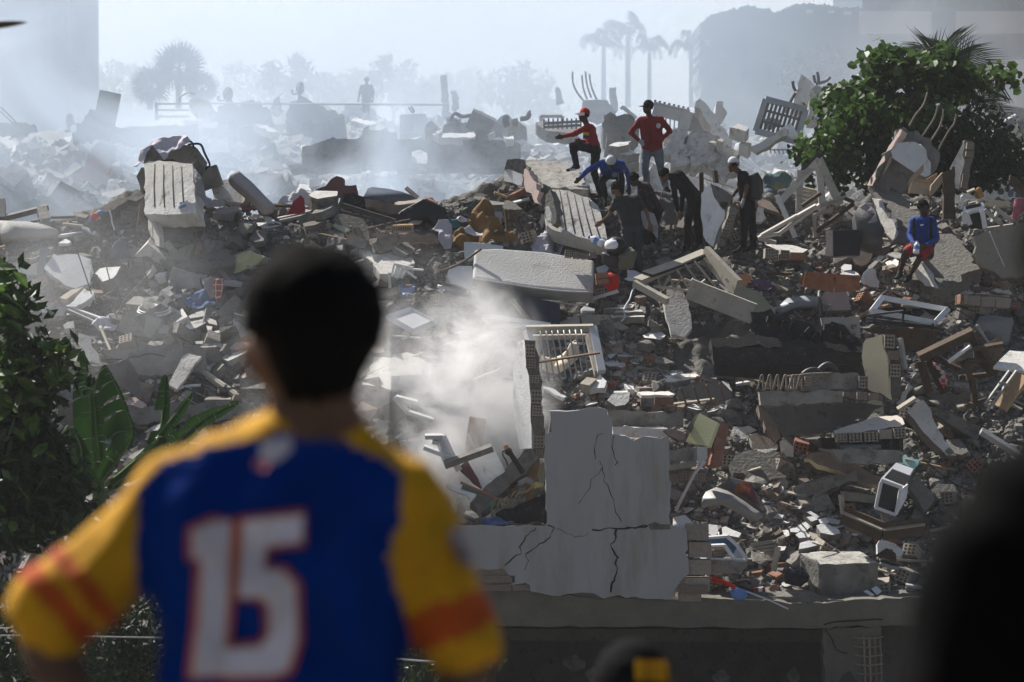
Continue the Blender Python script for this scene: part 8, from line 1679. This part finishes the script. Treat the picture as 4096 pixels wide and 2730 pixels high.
for s, w, y, ln in [('830 1900 778 1568 766 1300 742 1100 706 850', .34, 38, (1, .25)), ('870 1950 1110 1600 1060 1350 980 1150 892 975', .5, 37.7, (.9, .15)), ('860 1900 820 1500 800 1250 830 1080', .22, 38.4, (.4, .8)), ('900 2000 1250 1750 1350 1568 1388 1300 1402 1060', .26, 38.1, (.8, .6)), ('900 2000 1300 1650 1350 1560 1480 1400 1622 1212', .19, 37.8, (.5, .8)), ('950 2000 1400 1700 1560 1568 1750 1420 2020 1290', .26, 37.6, (1, .5)), ('800 1950 640 1750 600 1600 590 1480', .3, 37.5, (.8, .8)), ('840 2000 700 1900 690 1700 640 1560', .25, 37.2, (.7, .7))]:
    banana_leaf(bn, s, w, y, lean=ln)
# --- dark bush at the left edge
r = random.Random(12); Z('W1')
bs = empty('leafy_bush', P(*q(120, 2800), 35), 'dark leafy bush climbing the left edge', 'bush')
def bushy(root, stems, polys, Y, big, nbig, m1, m2, sz):
    for s in stems:
        V, F = tubeverts(smoothpath([P(*p_, Y+r.uniform(-.3, .3)) for p_ in pl(s)], 4), .03, 5, .4); meshobj('branch', V, F, 'bark', root)
    for i, (pp, n_) in enumerate(polys):
        leafcloud('crown', cloudspots(pl(pp), n_, Y, .9, r, 12, .14), sz, m2, root, 60+i, .5)
    me = bpy.data.meshes.new('leaf'); s = 1.
    me.from_pydata([(-.5, 0, 0), (-.15, .22, .06), (.25, .2, .06), (.6, 0, 0), (.25, -.2, .06), (-.15, -.22, .06)], [], [[0, 1, 2, 3], [0, 3, 4, 5]]); me.materials.append(MATS[m1])
    allp = [pl(pp) for pp, n_ in polys]; k = 0
    while k < nbig:
        pp = r.choice(allp); xs = [a[0] for a in pp]; ys = [a[1] for a in pp]; x, y = r.uniform(min(xs), max(xs)), r.uniform(min(ys), max(ys))
        if not inpoly(x, y, pp): continue
        o = bpy.data.objects.new('leaf', me); COL.objects.link(o); o.parent = root; o.location = P(x, y, Y-1.+r.uniform(-.3, .3))-wloc(root)
        o.rotation_euler = (r.gauss(.4, .5), r.gauss(0, .6), r.uniform(0, 6.3)); o.scale = (big*r.uniform(.6, 1.2),)*3; k += 1
bushy(bs, ['60 1700 80 1300 60 900 40 500 30 60', '150 1700 220 1300 230 900 190 600 160 380', '250 1700 380 1300 480 1050 520 900', '200 1700 400 1300 540 1150 600 1050'],
    [('-60 20 50 30 40 200 70 300 60 620 -60 650', 110), ('-60 250 190 260 230 420 180 560 90 600 -60 560', 170), ('-60 600 130 640 250 760 270 950 160 980 -60 960', 230), ('-60 880 300 900 380 1180 250 1250 -60 1250', 520), ('380 820 520 830 500 910 420 900', 60), ('400 1020 560 1010 580 1110 500 1150 420 1130', 70), ('-60 1200 330 1240 380 1330 330 1560 -60 1570', 700), ('-60 1500 420 1560 600 2000 700 2400 -60 2500', 3400)], 35, .26, 240, 'leaf_green', 'leaf_dark', .22)
# --- shrubs at the foot of the slope behind the onlooker
Z('SRC')
for i, (pp, n_, y) in enumerate([('330 2300 560 2280 700 2400 720 2800 330 2800', 2600, 36.5), ('-60 2330 340 2400 420 2800 -60 2800', 2400, 34.5), ('1600 2450 1900 2470 1950 2800 1600 2800', 500, 39)]):
    sb = empty('shrub', P((pl(pp)[0][0]+pl(pp)[2][0])/2, 2830, y), ['dark grassy shrub between the onlooker arm and body', 'dark shrub under the onlooker left sleeve', 'low dark weeds right of the onlooker'][i], 'shrub'); leafcloud('foliage', cloudspots(pl(pp), n_, y, .6, r, 16, .2), .13, 'leaf_dark', sb, 80+i, .3)
    V, F = tubeverts([P((pl(pp)[0][0]+pl(pp)[2][0])/2, 2900, y), P((pl(pp)[0][0]+pl(pp)[2][0])/2, 2450, y)], .04, 5, .4); meshobj('stem', V, F, 'bark', sb)
T('cable', '-300 2540 100 2544 400 2548 650 2552', .008, 'grey_metal', 'pale cable strung behind the onlooker at the left', Y=30)
T('cable', '1500 2630 1650 2642 1760 2650', .01, 'white_metal', 'short pale cable right of the onlooker', Y=30)
# leaf tip poking in at the top left
lf_ = empty('overhanging_twig', P(-500, 60, 16), 'dark blurred leaf tip poking in at the top left corner', 'leaf'); T('twig', '-520 20 -300 90 -120 118', .008, 'bark', parent=lf_, Y=16)
V = []; F = []
for i in range(9):
    t = i/8; c = P(-140+250*t, 118-28*t, 16); w_ = .022*math.sin(math.pi*min(1, .15+.85*t))**.7+.001; V += [c+Vector((0, -.006, w_)), c+Vector((0, .004, 0)), c-Vector((0, -.006, w_*.8))]
F = [[i*3+j, i*3+j+1, i*3+j+4, i*3+j+3] for i in range(8) for j in (0, 1)]; meshobj('leaf', V, F, 'dark_wood', lf_)
# --- palms and trees far off
def royal(label, x, ytop, ybot, Y, scale=1.):
    o = empty('royal_palm', P(x, ybot, Y), label, 'palm tree'); b = P(x, ytop, Y); V, F = tubeverts([P(x, ybot, Y), P(x, (ytop+ybot)/2, Y), b], .28*scale, 7, .8); meshobj('trunk', V, F, 'haze_green', o)
    for i in range(13):
        a = 2*math.pi*i/13+random.uniform(-.2, .2); el = random.uniform(-.1, 1.2); d = Vector((math.cos(a)*math.cos(el), math.sin(a)*math.cos(el)*.6, math.sin(el))); L_ = 2.6*scale*random.uniform(.85, 1.1)
        frond(o, [b, b+d*L_*.45+Vector((0, 0, .7*scale)), b+d*L_*.85+Vector((0, 0, .1)), b+d*L_-Vector((0, 0, 1.1*scale))], 14, .6*scale, 'haze_green', 1.1, .13*scale)
    return o
royal('left of the three hazy royal palms', 2415, 190, 430, 320, 1.05); royal('tallest hazy royal palm, middle of the three', 2512, 145, 430, 320, 1.2); royal('right of the three hazy royal palms', 2598, 210, 430, 330, 1.0); royal('hazy royal palm half hidden by the ruined block', 2765, 205, 430, 330, 1.05)
def fanpalm(label, x, y, ybot, Y, R_, n_=14):
    o = empty('fan_palm', P(x, ybot, Y), label, 'palm tree'); c = P(x, y, Y); V, F = tubeverts([P(x, ybot, Y), c], .22, 7, .8); meshobj('trunk', V, F, 'haze_green', o)
    for i in range(n_):
        a = random.uniform(0, 6.28); el = random.uniform(-.9, 1.4); d = Vector((math.cos(a)*math.cos(el), math.sin(a)*math.cos(el), math.sin(el))); h_ = c+d*R_*.28; V = [h_]; F = []
        V2, F2 = tubeverts([c, h_], .03, 4); s1 = d.cross(Vector((.2, 1, .1))).normalized(); s2 = d.cross(s1)
        for j in range(15):
            t = -1.5+3*j/14; e = h_+(d*math.cos(t)+s1*math.sin(t)).normalized()*R_*.8*random.uniform(.85, 1.1)+s2*random.uniform(-.1, .1); w_ = (s1*math.cos(t)-d*math.sin(t)).normalized()*.05; m_ = h_.lerp(e, .5); k = len(V); V += [m_+w_, m_-w_, e]; F += [[0, k, k+1], [k, k+2, k+1]]
        k = len(V); V += V2; F += [[q_+k for q_ in f] for f in F2]; meshobj('fan_leaf', V, F, 'haze_green', o)
fanpalm('big hazy fan palm at the left', 715, 275, 440, 190, 1.9, 30); fanpalm('smaller hazy fan palm left of the big one', 600, 345, 440, 190, 1.5, 22); fanpalm('low hazy fan palm right of the big one', 810, 355, 440, 200, 1.3, 20)
FT = [(330, 340, 90, 60), (480, 320, 110, 55), (560, 395, 70, 60), (990, 330, 80, 60), (1150, 290, 70, 60), (1180, 345, 120, 45), (1350, 345, 80, 50), (1420, 350, 70, 55), (1575, 310, 60, 80), (1650, 345, 60, 50), (1760, 350, 50, 40), (1900, 345, 70, 50), (2050, 320, 80, 60), (2120, 350, 90, 50), (3290, 280, 110, 70), (250, 380, 120, 40)]
nm_ = ['first', 'second', 'third', 'fourth', 'fifth', 'sixth', 'seventh', 'eighth', 'ninth', 'tenth', 'eleventh', 'twelfth', 'thirteenth', 'fourteenth', 'fifteenth', 'sixteenth']
order = sorted(range(len(FT)), key=lambda i: FT[i][0])
for i, (x, y, rx, ry) in enumerate(FT):
    y, ry, rx = y-ry+88, 84, rx*1.35
    Y = 395+(i % 4)*14 if x < 3000 else 150; o = empty('far_tree', P(x, 470, Y), f'faint tree on the hazy skyline, {nm_[order.index(i)]} from the left', 'tree', 'faint trees on the skyline'); V, F = tubeverts([P(x, 500, Y), P(x, y, Y)], .3, 5, .4); meshobj('trunk', V, F, 'haze_green', o)
    k = Y*.36/4096; sp = []
    for j in range(26):
        a = random.uniform(0, 6.28); rr = random.random()**.5; c = P(x+math.cos(a)*rx*rr, y+math.sin(a)*ry*rr, Y+random.uniform(-2, 2)); sp += [c+Vector((random.gauss(0, rx*k*.2), random.gauss(0, 1), random.gauss(0, ry*k*.2))) for q_ in range(22)]
    leafcloud('crown', sp, 1.1 if x < 3000 else .5, 'haze_green', o, 200+i, .3)
# ================================================================ air
def closed_box(name, lo, hi, m):
    c = (Vector(lo)+Vector(hi))/2; h = (Vector(hi)-Vector(lo))/2
    v, f = boxmesh(c, Vector((h.x, 0, 0)), Vector((0, h.y, 0)), Vector((0, 0, h.z)))
    o = meshobj(name, v, f, m); return o
def volmat(name, col, dens, aniso=.3):
    m = bpy.data.materials.new(name); m.use_nodes = True; N = m.node_tree.nodes; L = m.node_tree.links
    for n in list(N): N.remove(n)
    out = N.new('ShaderNodeOutputMaterial'); pv = N.new('ShaderNodeVolumePrincipled')
    pv.inputs['Color'].default_value = (*col, 1); pv.inputs['Density'].default_value = dens; pv.inputs['Anisotropy'].default_value = aniso
    L.new(pv.outputs[0], out.inputs['Volume']); return m, pv, N, L
HAZE = .0003
hm, *_ = volmat('haze_air', (.93, .95, 1.), HAZE, .25)
h = closed_box('haze', (-420, -60, -1.2), (420, 640, 62), hm); tag(h, 'thin pale haze hanging over the whole ruined site', None, kind='stuff')
def smoke(label, lo, hi, dens, col=(.95, .96, 1.), scale=.12, cut=.42, width=.3, fall=None, aniso=.35, shape='box', stretch=(1, 1, 1), rate=1., seed=0., det=3.5, dist=.6):
    """drifting smoke: soft-edged volume with noise; density dies out before every face of its box"""
    m, pv, N, L = volmat('smoke_air', col, 1., aniso)
    o = closed_box('smoke', lo, hi, m); tag(o, label, 'smoke', kind='stuff')
    tc = N.new('ShaderNodeTexCoord')
    mp = N.new('ShaderNodeMapping'); mp.inputs['Scale'].default_value = stretch; mp.inputs['Location'].default_value = (seed, seed*.7, seed*1.3); L.new(tc.outputs['Object'], mp.inputs[0])
    nz = N.new('ShaderNodeTexNoise'); nz.inputs['Scale'].default_value = scale; nz.inputs['Detail'].default_value = det; nz.inputs['Roughness'].default_value = .6; nz.inputs['Distortion'].default_value = dist
    L.new(mp.outputs[0], nz.inputs['Vector'])
    mr = N.new('ShaderNodeMapRange'); mr.inputs[1].default_value = cut; mr.inputs[2].default_value = cut+width; L.new(nz.outputs['Fac'], mr.inputs[0])
    # edge fade from Generated coordinates (0..1 in the box)
    sub = N.new('ShaderNodeVectorMath'); sub.operation = 'SUBTRACT'; sub.inputs[1].default_value = (.5, .5, .5); L.new(tc.outputs['Generated'], sub.inputs[0])
    ab = N.new('ShaderNodeVectorMath'); ab.operation = 'ABSOLUTE'; L.new(sub.outputs[0], ab.inputs[0])
    sx = N.new('ShaderNodeSeparateXYZ'); L.new(ab.outputs[0], sx.inputs[0])
    prod = mr.outputs[0]
    if shape == 'ball':
        ln = N.new('ShaderNodeVectorMath'); ln.operation = 'LENGTH'; L.new(sub.outputs[0], ln.inputs[0])
        f = N.new('ShaderNodeMapRange'); f.interpolation_type = 'SMOOTHSTEP'; f.inputs[1].default_value = .5; f.inputs[2].default_value = .05; f.inputs[3].default_value = 0; f.inputs[4].default_value = 1
        L.new(ln.outputs['Value'], f.inputs[0]); mu = N.new('ShaderNodeMath'); mu.operation = 'MULTIPLY'; L.new(prod, mu.inputs[0]); L.new(f.outputs[0], mu.inputs[1]); prod = mu.outputs[0]
    else:
        for i, inner in enumerate(fall or (.3, .2, .1)):
            f = N.new('ShaderNodeMapRange'); f.interpolation_type = 'SMOOTHSTEP'; f.inputs[1].default_value = .5; f.inputs[2].default_value = inner; f.inputs[3].default_value = 0; f.inputs[4].default_value = 1
            L.new(sx.outputs[i], f.inputs[0]); mu = N.new('ShaderNodeMath'); mu.operation = 'MULTIPLY'; L.new(prod, mu.inputs[0]); L.new(f.outputs[0], mu.inputs[1]); prod = mu.outputs[0]
    mu = N.new('ShaderNodeMath'); mu.operation = 'MULTIPLY'; mu.inputs[1].default_value = dens; L.new(prod, mu.inputs[0]); L.new(mu.outputs[0], pv.inputs['Density'])
    m.cycles.volume_step_rate = rate if hasattr(m.cycles, 'volume_step_rate') else 1.
    return o
smoke('broad bluish smoke bank drifting over the far rubble field', (-80, 57, -1), (17, 132, 27), .019, col=(.70, .83, 1.), scale=.06, cut=.30, width=.32, fall=(.36, .45, .3), rate=.7)
smoke('dense pale smoke welling up behind the left end of the ridge', (-23, 55, 0), (5, 67, 16), .8, col=(.78, .88, 1.), scale=.16, cut=.46, width=.22, shape='ball', rate=.8, seed=3.4, det=5, dist=1.5)
smoke('grey dust cloud hanging behind the men on the ridge', (-2, 56.5, 3), (17, 67, 16), .2, col=(.96, .97, .98), scale=.2, cut=.44, width=.25, shape='ball', rate=.7, seed=9., det=5, dist=1.2)
smoke('thick white smoke plume rising beside the standing wall end', (-2.1, 45.3, 2.3), (1.0, 49.6, 7.9), 6., col=(.995, .995, .995), scale=.75, cut=.45, width=.2, shape='ball', rate=.7, seed=5.3, det=6, dist=2.)
smoke('thinner smoke drifting left from the white plume', (-5.2, 46.2, 3.), (.3, 50.6, 8.8), .8, col=(.995, .995, .995), scale=.5, cut=.48, width=.2, shape='ball', rate=.8, seed=7.7, det=6, dist=2.)
smoke('faint smoke veil over the left end of the slope', (-13, 47, 2.5), (-3.5, 54.5, 10), .2, col=(.96, .98, 1.), scale=.25, cut=.42, width=.25, shape='ball', rate=.8, seed=8., det=5, dist=1.5)
smoke('milky smoke sheet added far beyond the hazy trees to brighten the sky', (-260, 345, -1), (260, 620, 110), .014, col=(.93, .97, 1.), scale=.012, cut=.2, width=.3, fall=(.49, .45, .45), rate=1.)  # added volume: a bright backdrop behind the skyline shapes
